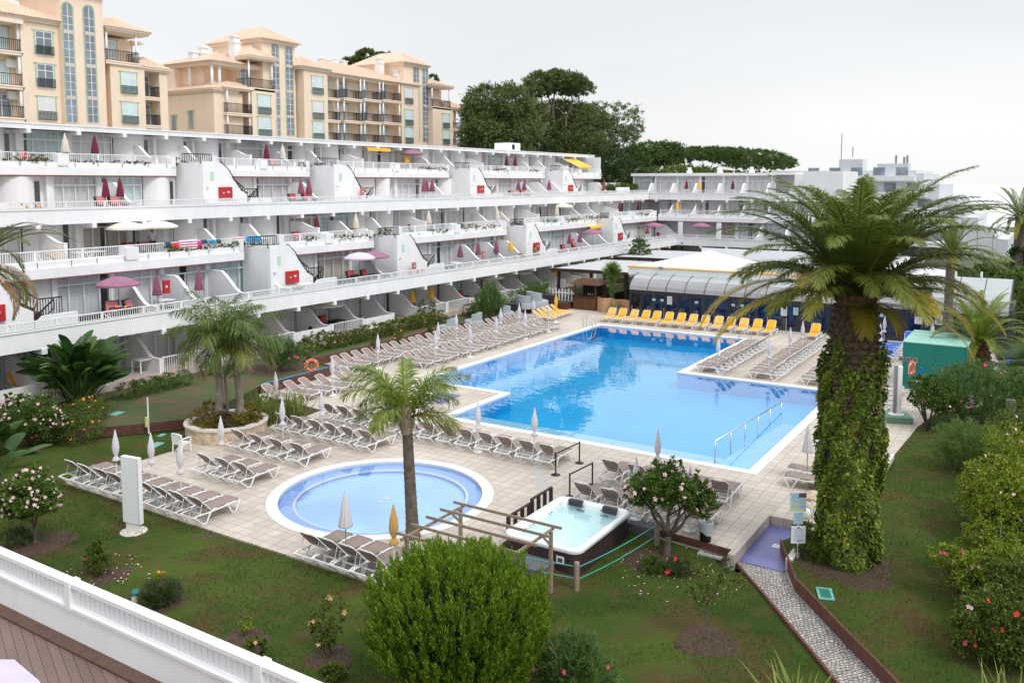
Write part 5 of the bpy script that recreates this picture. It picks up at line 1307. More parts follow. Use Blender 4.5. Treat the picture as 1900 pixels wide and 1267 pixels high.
# ---------------------------------------------------------------- green covered container
gc=thing('green_container','large box wrapped in green sheeting beside the blue loungers','container',(51.5,4.7,0))
gx0=49.7; ga=atx(1676,634,gx0); gb=atx(1795,642,gx0); gz=ga.z
o=MB(); v=[]; nn=10
o.box(gx0,gb.y,0,gx0+4.3,ga.y,gz-.02); cv=o.build('side_sheet','green_cover',gc,world=True)
MB().box(gx0-.02,gb.y-.02,gz-.02,gx0+4.32,ga.y+.02,gz+.03).build('top_sheet','green_cover_top',gc,world=True)
o=MB()
for q in (0.01,.5,.99): y=gb.y+(ga.y-gb.y)*q; o.box(gx0-.012,y-.012,0.05,gx0-.001,y+.012,gz-.05)
o.build('seam','teal_dark',gc,world=True)
p=atx(1688,668,gx0)
for k in range(3): MB().box(gx0-.03,p.y+.28-k*.34,p.z-.1,gx0-.005,p.y+.55-k*.34,p.z+.16).build('warning_plate','wood_grey',gc,world=True); MB().box(gx0-.034,p.y+.34-k*.34,p.z-.03,gx0-.031,p.y+.48-k*.34,p.z+.09).build('plate_symbol','ink',gc,world=True)
def ring(label,loc,rz,tilt=0,lk='post'):
    t=thing('lifebuoy',label,'lifebuoy',loc,rz,None)
    o=MB(); pts=[]; n=28; vs=[];fs=[]
    for i in range(n):
        a=2*PI*i/n
        for j in range(10):
            b=2*PI*j/10; r=.29+.075*math.cos(b); vs.append((.055*math.sin(b),r*math.cos(a),r*math.sin(a)))
    for i in range(n):
        for j in range(10): fs.append((i*10+j,((i+1)%n)*10+j,((i+1)%n)*10+(j+1)%10,i*10+(j+1)%10))
    MB().add(vs,fs).build('ring','orange_ring',t,smooth=True)
    o=MB()
    for k in range(4):
        a=PI/4+k*PI/2; cy,cz=.29*math.cos(a),.29*math.sin(a)
        o.lathe([(.078,-.0)],4) if 0 else None
        pts=[(.08*math.cos(q),cy+.08*math.sin(q)*math.cos(a),cz+.08*math.sin(q)*math.sin(a)) for q in [2*PI*m/10 for m in range(11)]]
        o.tube(pts,.014,5)
    o.tube([(.0,.39*math.cos(2*PI*k/24),.39*math.sin(2*PI*k/24)) for k in range(25)],.008,4)
    o.build('rope','resin_white',t,smooth=True)
    return t
p=atz(578,722,.42); q=atz(578,678,1.35); base=Vector((32.4,33.3,0)); 
# stands just behind the low timber wall
px_=33.3; b_=aty(578,678,34.9)
ring('orange lifebuoy hanging on a slim post behind the timber wall',(b_.x,34.9,b_.z),R(45))
t=thing('lifebuoy_post','slim metal post carrying the orange lifebuoy behind the timber wall','post',(b_.x+.06,34.95,.42)); MB().cyl(0,0,0,b_.z-.42+.3,.03,8).build('post_tube','grey_metal',t); MB().bar((-.06,-.0,b_.z-.42+.28),(.0,.0,b_.z-.42+.28),.03).build('hook','grey_metal',t)
b_=atx(1692,683,48.6); ring('orange lifebuoy hanging on a post in front of the green container',(48.6,b_.y,b_.z),R(72))
t=thing('lifebuoy_post','post carrying the orange lifebuoy in front of the green container','post',(48.68,b_.y+.0,0)); MB().cyl(0,0,0,b_.z+.35,.03,8).build('post_tube','grey_metal',t); MB().box(-.05,-.1,b_.z-.5,.02,.1,b_.z-.35).build('bracket','wood_grey',t)
b_=atx(1707,688,48.4); t=thing('shower_column','slim blue shower column in front of the green container','shower',(48.4,b_.y,0)); MB().tube([(0,0,0),(0,0,b_.z-.1),(0,-.05,b_.z+.15)],[.06,.05,.04],8).build('column_tube','blue_mesh',t,smooth=True); MB().lathe([(0,.05),(.09,.02),(.09,0),(0,0)],10,(0,-.06,b_.z+.12)).build('shower_head','blue_mesh',t)
# ---------------------------------------------------------------- hot tub and its deck
tub=thing('hot_tub','big rectangular hot tub with white shell and dark brown sides, filled with pale water','hot tub',(21.5,11.6,-.3))
tc_=[atz(936,978,1.05),atz(1060,1019,1.05),atz(1167,950,1.05),atz(1050,917,1.05)]
tx0=21.2; tx1=24.85; ty0=11.15; ty1=13.7; zb_=-.34; zt_=.50
def rrect(x0,x1,y0,y1,r,n=6):
    p=[]
    for cx,cy,a0 in ((x1-r,y0+r,-90),(x1-r,y1-r,0),(x0+r,y1-r,90),(x0+r,y0+r,180)):
        for k in range(n+1): a=R(a0+90*k/n); p.append((cx+r*math.cos(a),cy+r*math.sin(a)))
    return p
def loft(rings,caps=(False,False)):
    o=MB(); n=len(rings[0][0])
    vs=[(p[0],p[1],z) for pts,z in rings for p in pts]; fs=[(i*n+k,i*n+(k+1)%n,(i+1)*n+(k+1)%n,(i+1)*n+k) for i in range(len(rings)-1) for k in range(n)]
    if caps[0]: fs.append(tuple(range(n))[::-1])
    if caps[1]: fs.append(tuple(range((len(rings)-1)*n,len(rings)*n)))
    return o.add(vs,fs)
P0=rrect(tx0,tx1,ty0,ty1,.3); sd=loft([(P0,zb_),(P0,zt_-.16)],(True,False)).build('side_cladding','tub_side',tub,world=True)
o=MB(); 
for k in range(24):
    x=tx0+.35+(tx1-tx0-.7)*k/23; o.box(x-.006,ty0-.006,zb_+.05,x+.006,ty0-.001,zt_-.2); o.box(x-.006,ty1+.001,zb_+.05,x+.006,ty1+.006,zt_-.2)
for k in range(15):
    y=ty0+.35+(ty1-ty0-.7)*k/14; o.box(tx0-.006,y-.006,zb_+.05,tx0-.001,y+.006,zt_-.2)
o.build('cladding_joint','black_metal',tub,world=True)
A=[(offset(P0,.03),zt_-.155),(offset(P0,.05),zt_-.08),(offset(P0,.03),zt_-.02),(offset(P0,-.05),zt_),(offset(P0,-.13),zt_-.015),(rrect(tx0+.2,tx1-.2,ty0+.2,ty1-.2,.28),zt_-.12),(rrect(tx0+.24,tx1-.24,ty0+.24,ty1-.24,.28),zt_-.34),(rrect(tx0+.55,tx1-.75,ty0+.42,ty1-.42,.25),zt_-.40),(rrect(tx0+.62,tx1-.85,ty0+.48,ty1-.48,.25),zt_-.72)]
loft(A,(False,True)).build('shell','tub_shell',tub,world=True,smooth=True)
o=MB(); q=rrect(tx0+.205,tx1-.205,ty0+.205,ty1-.205,.27); o.add([(p[0],p[1],zt_-.22) for p in q],[tuple(range(len(q)))]); o.build('water','water_tub',tub,world=True)
for y in (ty1-.65,ty0+.65): o=MB(); o.box(tx1-.30,y-.24,zt_-.17,tx1-.12,y+.24,zt_+.02); o.build('headrest','tub_head',tub,world=True)
o=MB()
for x,y in ((22.4,13.46),(22.55,13.46),(22.7,13.46),(22.,13.46),(22.15,13.46),(23.6,13.46),(23.75,13.46)): 
    for z in (zt_-.17,): o.lathe([(0,0),(.03,0),(.035,-.01)],8,(x,y-.0,z)); 
for y in (12.95,12.85,12.75,11.9,12.0,12.1):
    for z in (.15,.3): o.box(tx1-.27,y-.03,zt_-z,tx1-.245,y+.03,zt_-z+.04)
o.build('jets','grey_metal',tub,world=True)
o=MB(); o.box(tx0-.02,ty0+.45,-.02,tx0-.002,ty0+.70,.2); cp_=o.build('control_panel','white_trim',tub,world=True); MB().box(tx0-.028,ty0+.50,.03,tx0-.021,ty0+.65,.15).build('display','window_dark',cp_,world=True)
dk=thing('decking_platform','grey slatted decking platform round the hot tub','decking',(21.5,12.8,-.3))
o=MB(); y=11.9
while y<13.85: o.box(20.35,y,-.3,tx0-.02,y+.13,.02); y+=.14
x=tx1+.03
while x<25.4: o.box(x,10.3,-.3,x+.13,11.3,.024); x+=.14
o.build('boards','decking_grey',dk,world=True)
# short dark railing posts on the deck
rl_=thing('stair_rail','dark timber handrails in two steps behind the hot tub','handrail',(21.5,13.1,0))
def hr(xa,xb,y,z): 
    o=MB(); 
    for k in range(4): x=xa+(xb-xa)*k/3; o.box(x-.05,y-.05,.02,x+.05,y+.05,z)
    o.box(xa-.06,y-.035,z,xb+.06,y+.035,z+.05); return o
hr(22.2,23.45,14.15,.52).build('handrail','wood_dark',rl_,world=True); hr(23.65,24.9,14.15,.62).build('handrail','wood_dark',rl_,world=True)
# rope round the tub and post
po=thing('timber_post','short round timber post holding the green rope at the corner of the hot tub','post',(20.55,10.84,-.36)); MB().lathe([(0,.86),(.07,.85),(.075,.78),(.075,-.1)],14).build('post_log','wood_grey',po,smooth=True)
po2=thing('timber_post','short timber post at the far corner of the hot tub beside the hibiscus tree','post',(24.6,10.15,-.3)); MB().lathe([(0,.72),(.075,.70),(.085,.6),(.085,-.1)],14).build('post_log','wood_grey',po2,smooth=True)
rp_=thing('rope','two strands of green rope slung round the hot tub from post to post','rope',(21.5,10.2,0))
for h,s in ((.36,.12),(.02,.16)):
    pts=[]
    for k in range(13): q=k/12; pts.append((20.55+(24.6-20.55)*q,10.78+(10.1-10.78)*q,h-s*2*q*(1-q)))
    pts2=[(20.55+(20.1-20.55)*k/6,10.78+(14.3-10.78)*k/6,h-.03*k*(6-k)/9) for k in range(7)]
    MB().tube(pts,.014,5).build('strand','rope',rp_,world=True); MB().tube(pts2,.014,5).build('strand','rope',rp_,world=True)
# timber pergola over the corner of the tub
pg=thing('timber_pergola','weathered open timber pergola frame with five rafters before the hot tub','pergola',(18,12.5,-.3))
zz=1.5; ax,bx=17.3,20.1
def post(x,y,z0): MB().box(x-.045,y-.045,z0,x+.045,y+.045,zz-.05).build('post','wood_grey',pg,world=True)
post(19.98,11.35,-.36); post(19.98,14.4,.0); post(17.5,14.4,.0); post(17.5,11.35,-.36)
for y in (11.35,14.4): MB().bar((ax-.05,y,zz+.0),(bx+.05,y,zz+.0),.04,.085).build('beam','wood_grey',pg,world=True)
for k in range(5): x=ax+.1+(bx-.15-ax)*k/4; MB().bar((x,11.05,zz+.085),(x,14.7,zz+.085),.04,.075).build('rafter','wood_grey',pg,world=True)
for y in (11.35,14.4): MB().bar((19.95,y,zz-.42),(19.55,y,zz-.04),.035,.06).build('brace','wood_grey',pg,world=True)
# queue barrier posts
def barrier(a,b,l):
    t=thing('barrier',l,'barrier',(a[0],a[1],0.003),0,'black belt barriers by the pool')
    d=(b[0]-a[0],b[1]-a[1])
    for q in ((0,0),d): 
        MB().cyl(q[0],q[1],.02,.86,.03,10).build('post','black_metal',t); MB().lathe([(0,.05),(.05,.045),(.17,.02),(.175,0)],18,(q[0],q[1],0)).build('foot','black_metal',t)
    MB().bar((0,0,.82),(d[0],d[1],.82),.012,.05).build('belt','black_metal',t)
g=lambda x,y:(atz(x,y,0).x,atz(x,y,0).y)
barrier(g(1031,881),g(1075,859),'pair of black posts joined by a belt, farther from the hot tub')
barrier(g(1057,922),g(1099,900),'pair of black posts joined by a belt, nearer the hot tub')
# white totem, posts, signs
t=thing('totem_sign','tall blank white totem panel standing in the grass by the loungers','sign',(16.05,24.35,-.05),R(98.7))
MB().box(-.36,-.075,.30,.36,.075,2.43).build('panel','white_paint',t); MB().box(-.27,-.05,0,.27,.05,.30).build('plinth','cream_white',t)
MB().lathe([(.0,.03),(.40,.03),(.42,0)],20).build('footing','stone_cap',t); MB().box(-.34,-.08,.34,-.325,.08,2.4).build('side_joint','granite_line',t)
MB().box(.20,-.08,2.18,.26,-.0755,2.3).build('badge','grey_metal',t)
p=atz(276,803,0.); t=thing('slim_sign_post','slim white post with a small yellow plate beside the stone planter','sign post',(p.x,p.y,-.03)); MB().cyl(0,0,0,1.62,.035,8).build('pole','white_trim',t); MB().box(-.14,-.05,.32,-.03,.05,.75).build('plate','paper_yellow',t)
mat('pillar_base',(.14,.26,.17),.8,.15,5)
# white outdoor shower pillar at the right
p=atz(1663,780,0.); t=thing('white_pillar','tall slim white pillar on a green concrete base right of the ivy palm','pillar',(42.7,5.9,0),R(20))
MB().box(-.10,-.2,.3,.10,.0,2.55).build('front_face','white_paint',t); MB().box(-.10,.002,.3,.10,.14,2.58).build('side_face','grey_metal',t); MB().box(-.6,-.62,-.1,.6,.5,.28).build('base','pillar_base',t); MB().lathe([(0,.4),(.2,.34),(.35,.3)],14).build('collar','cream_white',t)
# notice boards by the foot bath
p=atz(1482,1035,0); t=thing('notice_board','signpost with three white notice plates beside the foot bath','sign',(p.x,p.y,-.02),R(-57.7-90+90))
# plates face the camera side
def plate(x0,x1,z0,z1,m,name='plate'): return MB().box(x0,-.03,z0,x1,-.01,z1).build(name,m,t)
t.rotation_euler=(0,0,AZ-PI/2)
MB().box(-.03,-.005,0,.03,.05,1.35).build('pole','grey_metal',t); MB().box(-.055,-.004,0,-.035,.01,1.3).build('pole_strip','white_trim',t)
a=plate(-.25,.17,.78-.3,1.12-.12,'paper'); 
o=MB()
for k in range(7): o.box(-.19+(k%2)*.02,-.034,.90-.055*k,.11-(k%3)*.02,-.0305,.918-.055*k)
o.box(-.07,-.034,.53+.0,.05,-.0305,.58) ; o.build('printed_lines','ink_blue',a); MB().box(-.08,-.035,.94,.0,-.0305,.97).build('logo','maroon',a)
b=plate(-.2,.08,1.06,1.42,'lightblue_paper'); o=MB()
for k in range(7): o.box(-.16,-.034,1.36-.045*k,.04-(k%3)*.03,-.0305,1.372-.045*k)
o.build('printed_lines','ink_blue',b)
c=plate(-.31,.16,1.44,2.0,'lightblue_paper'); o=MB()
for k in range(8): o.box(-.27,-.034,1.93-.055*k,.10-(k%3)*.04,-.0305,1.945-.055*k)
o.build('printed_lines','ink_blue',c); MB().box(-.29,-.033,1.45,.14,-.0305,1.53).build('yellow_band','paper_yellow',c); MB().box(-.30,-.0325,1.62,.02,-.0303,1.72).build('yellow_band','paper_yellow',c)
d_=MB().box(-.06,-.036,1.87,.155,-.031,1.99).build('maroon_badge','maroon',c)
# the badge lettering on the maroon plate is only specks at this distance
o=MB(); 
for k in range(5): o.box(-.035+k*.034,-.039,1.92,-.017+k*.034,-.0365,1.945)
o.build('badge_text','pink_tile',d_)
# waste bin with bag
p=atz(1322,1005,-.0); t=thing('waste_bin','black waste bin with grey plastic liner hanging over the rim near the hibiscus tree','waste bin',(24.95,8.7,-.0),.3)
MB().lathe([(0,.0),(.17,.0),(.2,.52),(.205,.6)],18).build('bin_body','black_metal',t,smooth=True)
vs=[];n=24
for i,(r,z) in enumerate(((.13,.40),(.2,.6),(.225,.64),(.235,.60),(.225,.45))):
    for k in range(n): a=2*PI*k/n; rr=r*(1+.03*math.sin(5*a+i)); zz_=z-(.12*(1+math.cos(a-4.2)) if i==4 else 0)+.01*math.sin(7*a); vs.append((rr*math.cos(a),rr*math.sin(a),zz_))
MB().add(vs,[(i*n+k,i*n+(k+1)%n,(i+1)*n+(k+1)%n,(i+1)*n+k) for i in range(4) for k in range(n)]).build('liner','plastic_bag',t,smooth=True)
# white lamp balls
p=atz(1506,960,0); t=thing('garden_spotlight','white twin garden spotlight on a short stand left of the ivy palm','garden light',(p.x,p.y,0),AZ-PI/2)
MB().cyl(0,0,0,.55,.03,8).build('stand','white_trim',t)
for s in (-1,1): MB().lathe([(0,.16),(.12,.12),(.15,0),(.12,-.12),(0,-.16)],14,(s*.2,-.05,.18)).build('lamp_head','white_trim',t,smooth=True)
p=atz(1508,935,0)
for k,(x,y,r,l) in enumerate(((1512,900,.30,'sandy rock left of the ivy palm, farthest of three'),(1507,925,.33,'sandy rock left of the ivy palm, middle of three'),(1512,945,.26,'sandy rock left of the ivy palm, nearest of three'))):
    p=atz(x,y,0); rs=random.Random(k); bm=bmesh.new(); bmesh.ops.create_icosphere(bm,subdivisions=3,radius=r)
    for v_ in bm.verts: v_.co*=1+.10*math.sin(v_.co.x*11+k)+.08*math.sin(v_.co.y*13+v_.co.z*9); v_.co.z*=.62
    me=bpy.data.meshes.new('rock'); bm.to_mesh(me); bm.free(); me.materials.append(MATS['stone_wall']); o=bpy.data.objects.new('rock',me); COL.objects.link(o); o.location=(p.x,p.y,.06); tag(o,l,'rock','sandy rocks beside the ivy palm')
# foot bath trough right of the palm
t=thing('foot_bath_trough','pale stone trough with violet tile right of the ivy trunk','trough',(32.2,4.9,0)); p=atz(1640,870,0)
t.location=(p.x+.3,p.y+.4,0); o=MB(); o.box(-1.2,-.55,0,1.2,-.4,.2); o.box(-1.2,.4,0,1.2,.55,.2); o.box(-1.2,-.4,0,-1.05,.4,.2); o.box(1.05,-.4,0,1.2,.4,.2); o.build('rim','stone_cap',t); MB().box(-1.05,-.4,0,1.05,.4,.1).build('tiles','violet_tile',t)
# white plastic armchair
def parm(m='resin_white'):
    t=thing('plastic_armchair','x','chair')
    o=MB(); o.box(-.24,-.24,.40,.24,.24,.44); o.build('seat',m,t)
    o=MB(); 
    for x,y in ((-.25,-.25),(.25,-.25)): o.tube([(x,y,0),(x*.94,y*.94,.42),(x,y,.64)],[.025,.03,.025],6)
    for x,y in ((-.25,.26),(.25,.26)): o.tube([(x,y,0),(x*.94,y*.9,.42),(x*.95,y*1.15,.84)],[.025,.03,.025],6)
    o.build('legs',m,t)
    o=MB(); n=9
    for k in range(n): a=-1+2*k/(n-1); o.bar((a*.2,.24,.44),(a*.23,.31,.84),.03,.015)
    o.tube([(-.25,.30,.80),(-.18,.33,.87),(0,.345,.885),(.18,.33,.87),(.25,.30,.80)],.028,6); o.build('backrest',m,t)
    o=MB()
    for s in (-1,1): o.tube([(s*.25,-.26,.60),(s*.275,-.1,.66),(s*.265,.25,.66)],.03,6)
    o.build('armrests',m,t); return t
PA=Proto(parm())
p=atz(338,840,0); PA.put((p.x,p.y,0.002),R(100),'white plastic armchair against the stone planter, left of the closed parasol')
# stone planter with rendered cap
pc=(24.65,30.35); pr=1.72
t=thing('stone_planter','round raised stone planter with pale cap holding two palms','planter',(pc[0],pc[1],0))
MB().lathe([(pr-.02,0),(pr,.58)],48).build('stone_ring','stone_wall',t,smooth=True); MB().lathe([(pr-.30,.50),(pr-.30,.66),(pr+.05,.66),(pr+.05,.58),(pr-.02,.575)],48).build('cap','stone_cap',t); MB().lathe([(pr-.28,.56),(0,.62)],30).build('earth','soil',t)
# grey rattan stools / drums in the garden
def drum():
    t=thing('rattan_seat','x','rattan seat')
    MB().lathe([(0,.40),(.62,.40),(.66,.36),(.64,.0)],24).build('seat','grey_rattan',t,smooth=True); 
    o=MB(); n=16; vs=[]
    for r,z0,z1 in ((.60,.38,.86),(.44,.38,.86)):
        for k in range(n+1):
            a=R(10+170*k/n); h=z1+.06*math.sin(PI*k/n); vs+=[(r*math.cos(a),r*math.sin(a),z0),(r*math.cos(a),r*math.sin(a),h)]
    m=n+1; fs=[]
    for L in range(2):
        for k in range(n): b=L*2*m+2*k; fs.append((b,b+2,b+3,b+1))
    for k in range(n): fs.append((2*k+1,2*k+3,2*m+2*k+3,2*m+2*k+1))
    fs+= [(0,1,2*m+1,2*m),(2*n,2*n+1,2*m+2*n+1,2*m+2*n)]
    o.add(vs,fs).build('backrest','grey_rattan',t); return t
DR=Proto(drum())
for (x,y),l,s,rz in (((831,614),'grey rattan seat on the soil strip, nearest of the row',1.0,200),((879,604),'grey rattan seat on the soil strip, second of the row',1.05,190),((936,588),'grey rattan seat right of the red oleander',1.1,80),((974,572),'grey rattan armchair behind the far parasols',1.25,70),((996,570),'big grey rattan sofa seat nearest the yellow loungers',1.5,60)):
    p=atz(x,y,.42); DR.put((p.x,p.y,.43),R(rz),l,'grey rattan seats in the garden strip',s)
def cube_stool(): t=thing('dark_stool','x','stool'); MB().box(-.4,-.4,0,.4,.4,.62).build('body','rattan_dark',t); MB().box(-.38,-.38,.62,.38,.38,.70).build('cushion','cloth_dark',t); return t
CS=Proto(cube_stool())
for (x,y),l in (((953,583),'dark cube stool between two grey rattan seats'),((1022,566),'dark cube stool behind the yellow loungers')): p=atz(x,y,.42); CS.put((p.x,p.y,.43),.2,l,'dark cube stools',1.25)
# pool ladders and ramp rail
def ladder(x,y,rz,l):
    t=thing('pool_ladder',l,'pool ladder',(x,y,0.02),rz,'steel pool ladders'); o=MB()
    for s in (-.28,.28): o.tube([(-.55,s,0),(-.55,s,.62),(-.45,s,.78),(-.2,s,.82),(.1,s,.6),(.25,s,.0),(.27,s,-.9)],.024,8)
    o.build('handrail','metal',t,smooth=True); o=MB()
    for z in (-.25,-.5,-.75): o.box(.18,-.27,z,.32,.27,z+.03)
    o.build('tread','metal',t)
ladder(58.2,29.6,R(-90),'steel pool ladder at the far left pool corner'); ladder(58.6,18.1,R(90),'steel pool ladder at the far right pool corner')
t=thing('ramp_handrail','steel handrail sloping along the ramp at the near right side of the pool','handrail',(36,11.05,0)); o=MB()
xs_=[32.6+k*1.95 for k in range(6)]
za=lambda x:.78-.055*(x-32.6)
for x in xs_: o.tube([(x,11.05,za(x)),(x,11.05,-.3-.14*(x-32.6))],.022,7)
o.tube([(xs_[0],11.05,za(xs_[0])),(xs_[-1],11.05,za(xs_[-1]))],.028,8); o.build('rail_tube','metal',t,world=True,smooth=True)
# ---------------------------------------------------------------- vegetation
def unit(v): return v/np.maximum(1e-9,np.linalg.norm(v,axis=1,keepdims=True))
def leafquads(P,D,U,L,W,fold=0.):
    """diamond leaves: base P, direction D, side U; lengths L, widths W arrays"""
    n=len(P); L=np.broadcast_to(L,(n,))[:,None]; W=np.broadcast_to(W,(n,))[:,None]
    a=P; b=P+D*L*.45+U*W*.5; c=P+D*L; d=P+D*L*.45-U*W*.5
    V=np.stack([a,b,c,d],1).reshape(-1,3); F=np.arange(n*4).reshape(n,4); return V,F
def randdir(rng,n): return unit(rng.normal(size=(n,3)))
def blobs_pts(rng,blobs,n,clump=.22,shell=.55,per=45):
    """leaf positions: clumps of leaves spread through ellipsoids, denser near the skin, with gaps between clumps"""
    bl=np.array(blobs,float); vol=(bl[:,3]*bl[:,4]*bl[:,5])**.72; w=vol/vol.sum(); P=[];N=[]
    for b,ww in zip(bl,w):
        m=max(3,int(n*ww/per)); d=randdir(rng,m); r=(shell+(1-shell)*rng.random(m)**.6)[:,None]
        c=b[:3]+d*r*b[3:6]; s=clump*min(b[3:6])*(.6+.8*rng.random(m))
        k=per; pts=c[:,None,:]+rng.normal(size=(m,k,3))*s[:,None,None]*np.array([1,1,.7])*.5
        P.append(pts.reshape(-1,3)); nn=np.repeat(d,k,0); N.append(nn)
    return np.concatenate(P),np.concatenate(N)
def foliage(name,m,root,blobs,n,L,W,seed=1,clump=.28,shell=.5,per=45,up=.25,world=True,floor=None,droop=0.):
    rng=np.random.default_rng(seed); P,N=blobs_pts(rng,blobs,n,clump,shell,per)
    if floor is not None: P=P[P[:,2]>floor]; N=N[:len(P)]
    k=len(P); D=unit(randdir(rng,k)+N*.7+np.array([0,0,up-droop])); U=unit(np.cross(D,randdir(rng,k)))
    l=L*(.7+.6*rng.random(k)); V,F=leafquads(P,D,U,l,W*(.8+.4*rng.random(k))); return npmesh(name,V,F,m,root,world=world)
def trunk_tree(root,base,tops,r0,m='bark',lean=.15,seed=1,sub=2,world=True):
    """tapered trunk forking towards each crown mass"""
    rs=random.Random(seed); o=MB(); b=Vector(base); fork=b+Vector((rs.uniform(-.05,.05),rs.uniform(-.05,.05),(min(t[2] for t in tops)-b.z)*.35))
    o.tube([b-Vector((0,0,.15)),b+(fork-b)*.1,b+(fork-b)*.6,fork],[r0*1.35,r0,r0*.85,r0*.8],9)
    for t in tops:
        t=Vector(t); k=5; pts=[fork+(t-fork)*(i/k)+Vector((rs.uniform(-1,1),rs.uniform(-1,1),0))*((t-fork).length*.05 if 0<i<k else 0) for i in range(k+1)]
        o.tube(pts,[r0*.62*(1-.75*i/k) for i in range(k+1)],7)
        for j in range(sub):
            i=rs.randint(2,k-1); d=Vector((rs.uniform(-1,1),rs.uniform(-1,1),rs.uniform(.2,.9)))*(t-fork).length*.4
            o.tube([pts[i],pts[i]+d*.5,pts[i]+d],[r0*.3,r0*.2,r0*.08],5)
    return o.build('trunk',m,root,world=world,smooth=True)
def flowers(name,m,root,P,size,seed=1,world=True,norm=None):
    rng=np.random.default_rng(seed); V=[];F=[]
    for p in P:
        d=unit(np.array([[rng.normal()*.6,rng.normal()*.6-.5,rng.normal()*.3+.6]]))[0]
        d=unit((d-np.array([FW.x,FW.y,FW.z])*.5)[None])[0]; u=unit(np.cross(d,[0,0,1.])[None])[0]; v=np.cross(d,u); s=size*(.7+.6*rng.random()); a0=rng.random()*6
        for k in range(5):
            a=a0+k*2*PI/5; e=u*math.cos(a)+v*math.sin(a); g=u*math.cos(a+1.57)+v*math.sin(a+1.57); b=len(V)
            V+= [p+d*.0,p+e*s*.6+g*s*.32+d*s*.25,p+e*s+d*s*.18,p+e*s*.6-g*s*.32+d*s*.25]; F.append([b,b+1,b+2,b+3])
    return npmesh(name,np.array(V),np.array(F),m,root,world=world)
def skin_pts(rng,blobs,n,toward=True):
    P=[]
    bl=np.array(blobs)
    while len(P)<n:
        b=bl[rng.integers(len(bl))]; d=randdir(rng,1)[0]
        if toward and (d[0]*FW.x+d[1]*FW.y>.2 or d[2]<-.3): continue
        p=b[:3]+d*b[3:6]*1.02
        if any(np.sum(((p-c[:3])/(c[3:6]*.93))**2)<1 for c in bl): continue
        P.append(p)
    return P
# --- palms
def frond(rng,base,az,elev,length,curl,nl,ll,lw,age=0.,tipage=.0,droopl=.25,vshape=.6,roll=0.,feather=0.):
    """one pinnate leaf: arching stem and two ranks of narrow blades; returns V,F,age and stem points"""
    k=18; pts=[];p=np.array(base,float); e=elev; step=length/k
    for i in range(k+1):
        pts.append(p.copy()); d=np.array([math.cos(az)*math.cos(e),math.sin(az)*math.cos(e),math.sin(e)]); p=p+d*step; e-=curl/k*(.35+1.3*i/k)
    pts=np.array(pts); V=[];F=[];A=[]
    t=np.linspace(.10,1.,nl); idx=t*k; i0=np.clip(idx.astype(int),0,k-1); fr=(idx-i0)[:,None]; C=pts[i0]*(1-fr)+pts[i0+1]*fr; T=unit(pts[i0+1]-pts[i0])
    S=unit(np.cross(T,np.array([0,0,1.])+0*T)); UPv=np.cross(S,T)
    for s in (-1,1):
        env=np.sin(np.clip(t*.93+.07,0,1)*PI)**.55; l=ll*env*(.85+.3*rng.random(nl))
        ang=R(62)-R(34)*t+rng.normal(size=nl)*.07
        d=T*np.cos(ang)[:,None]+S*s*np.sin(ang)[:,None]*math.cos(vshape*.6)+UPv*(math.sin(vshape*.6)*np.sin(ang)+rng.normal(size=nl)*feather)[:,None]
        d=unit(d-np.array([0,0,1.])*droopl*.25)
        w=np.cross(d,UPv); w=unit(w)
        tip=C+d*l[:,None]-np.array([0,0,1.])*(droopl*l)[:,None]; mid=C+d*(l*.5)[:,None]-np.array([0,0,1.])*(droopl*.22*l)[:,None]
        W=lw*.5
        v=np.stack([C-w*W*.5,C+w*W*.5,mid+w*W,mid-w*W,tip],1)
        b=len(V); V+=list(v.reshape(-1,3)); q=np.arange(nl)*5+b
        F+= [[a,a+1,a+2,a+3] for a in q]+[[a+3,a+2,a+4,a+4] for a in q]
        ag=age+tipage*t+rng.random(nl)*.12; A+=list(np.repeat(ag,5))
    return V,F,A,pts
def palm(root,top,n,length,ll,lw,nl,m,el=(1.35,-.5),curl=(1.1,1.9),seed=1,ages=None,stem_r=.028,droopl=.25,vshape=.6,feather=.0,azs=None,world=True,dead=0,dm='frond_dry'):
    rng=np.random.default_rng(seed); V=[];F=[];A=[];st=MB()
    for i in range(n):
        q=(i+.5)/n; az=i*2.39996+rng.normal()*.15 if azs is None else azs[i]
        e=el[0]+(el[1]-el[0])*q+rng.normal()*.09; L=length*(.72+.28*math.sin(PI*min(1,q*1.1+.15)))*(.92+.16*rng.random())
        c=curl[0]+(curl[1]-curl[0])*(q**.7)+rng.normal()*.12
        ag=0. if q<.6 else (q-.6)*(1.1)*rng.random(); ta=.25*rng.random()*q+(.5*rng.random() if q>.8 else 0)
        v,f,a,pts=frond(rng,np.array(top)+np.array([math.cos(az)*.12,math.sin(az)*.12,-.25*q]),az,e,L,c,nl,ll,lw,ag*.6,ta,droopl,vshape,0,feather)
        b=len(V); V+=v; F+=[[x+b for x in ff] for ff in f]; A+=a
        st.tube([tuple(p) for p in pts[::3]],[stem_r*(1.25-1.05*j/6) for j in range(7)],5)
    cr=npmesh('crown',np.array(V),np.array(F),m,root,age=np.clip(A,0,1),world=world)
    st.build('frond_stems','leaf_flax',cr if False else root,world=world,smooth=True)
    return cr
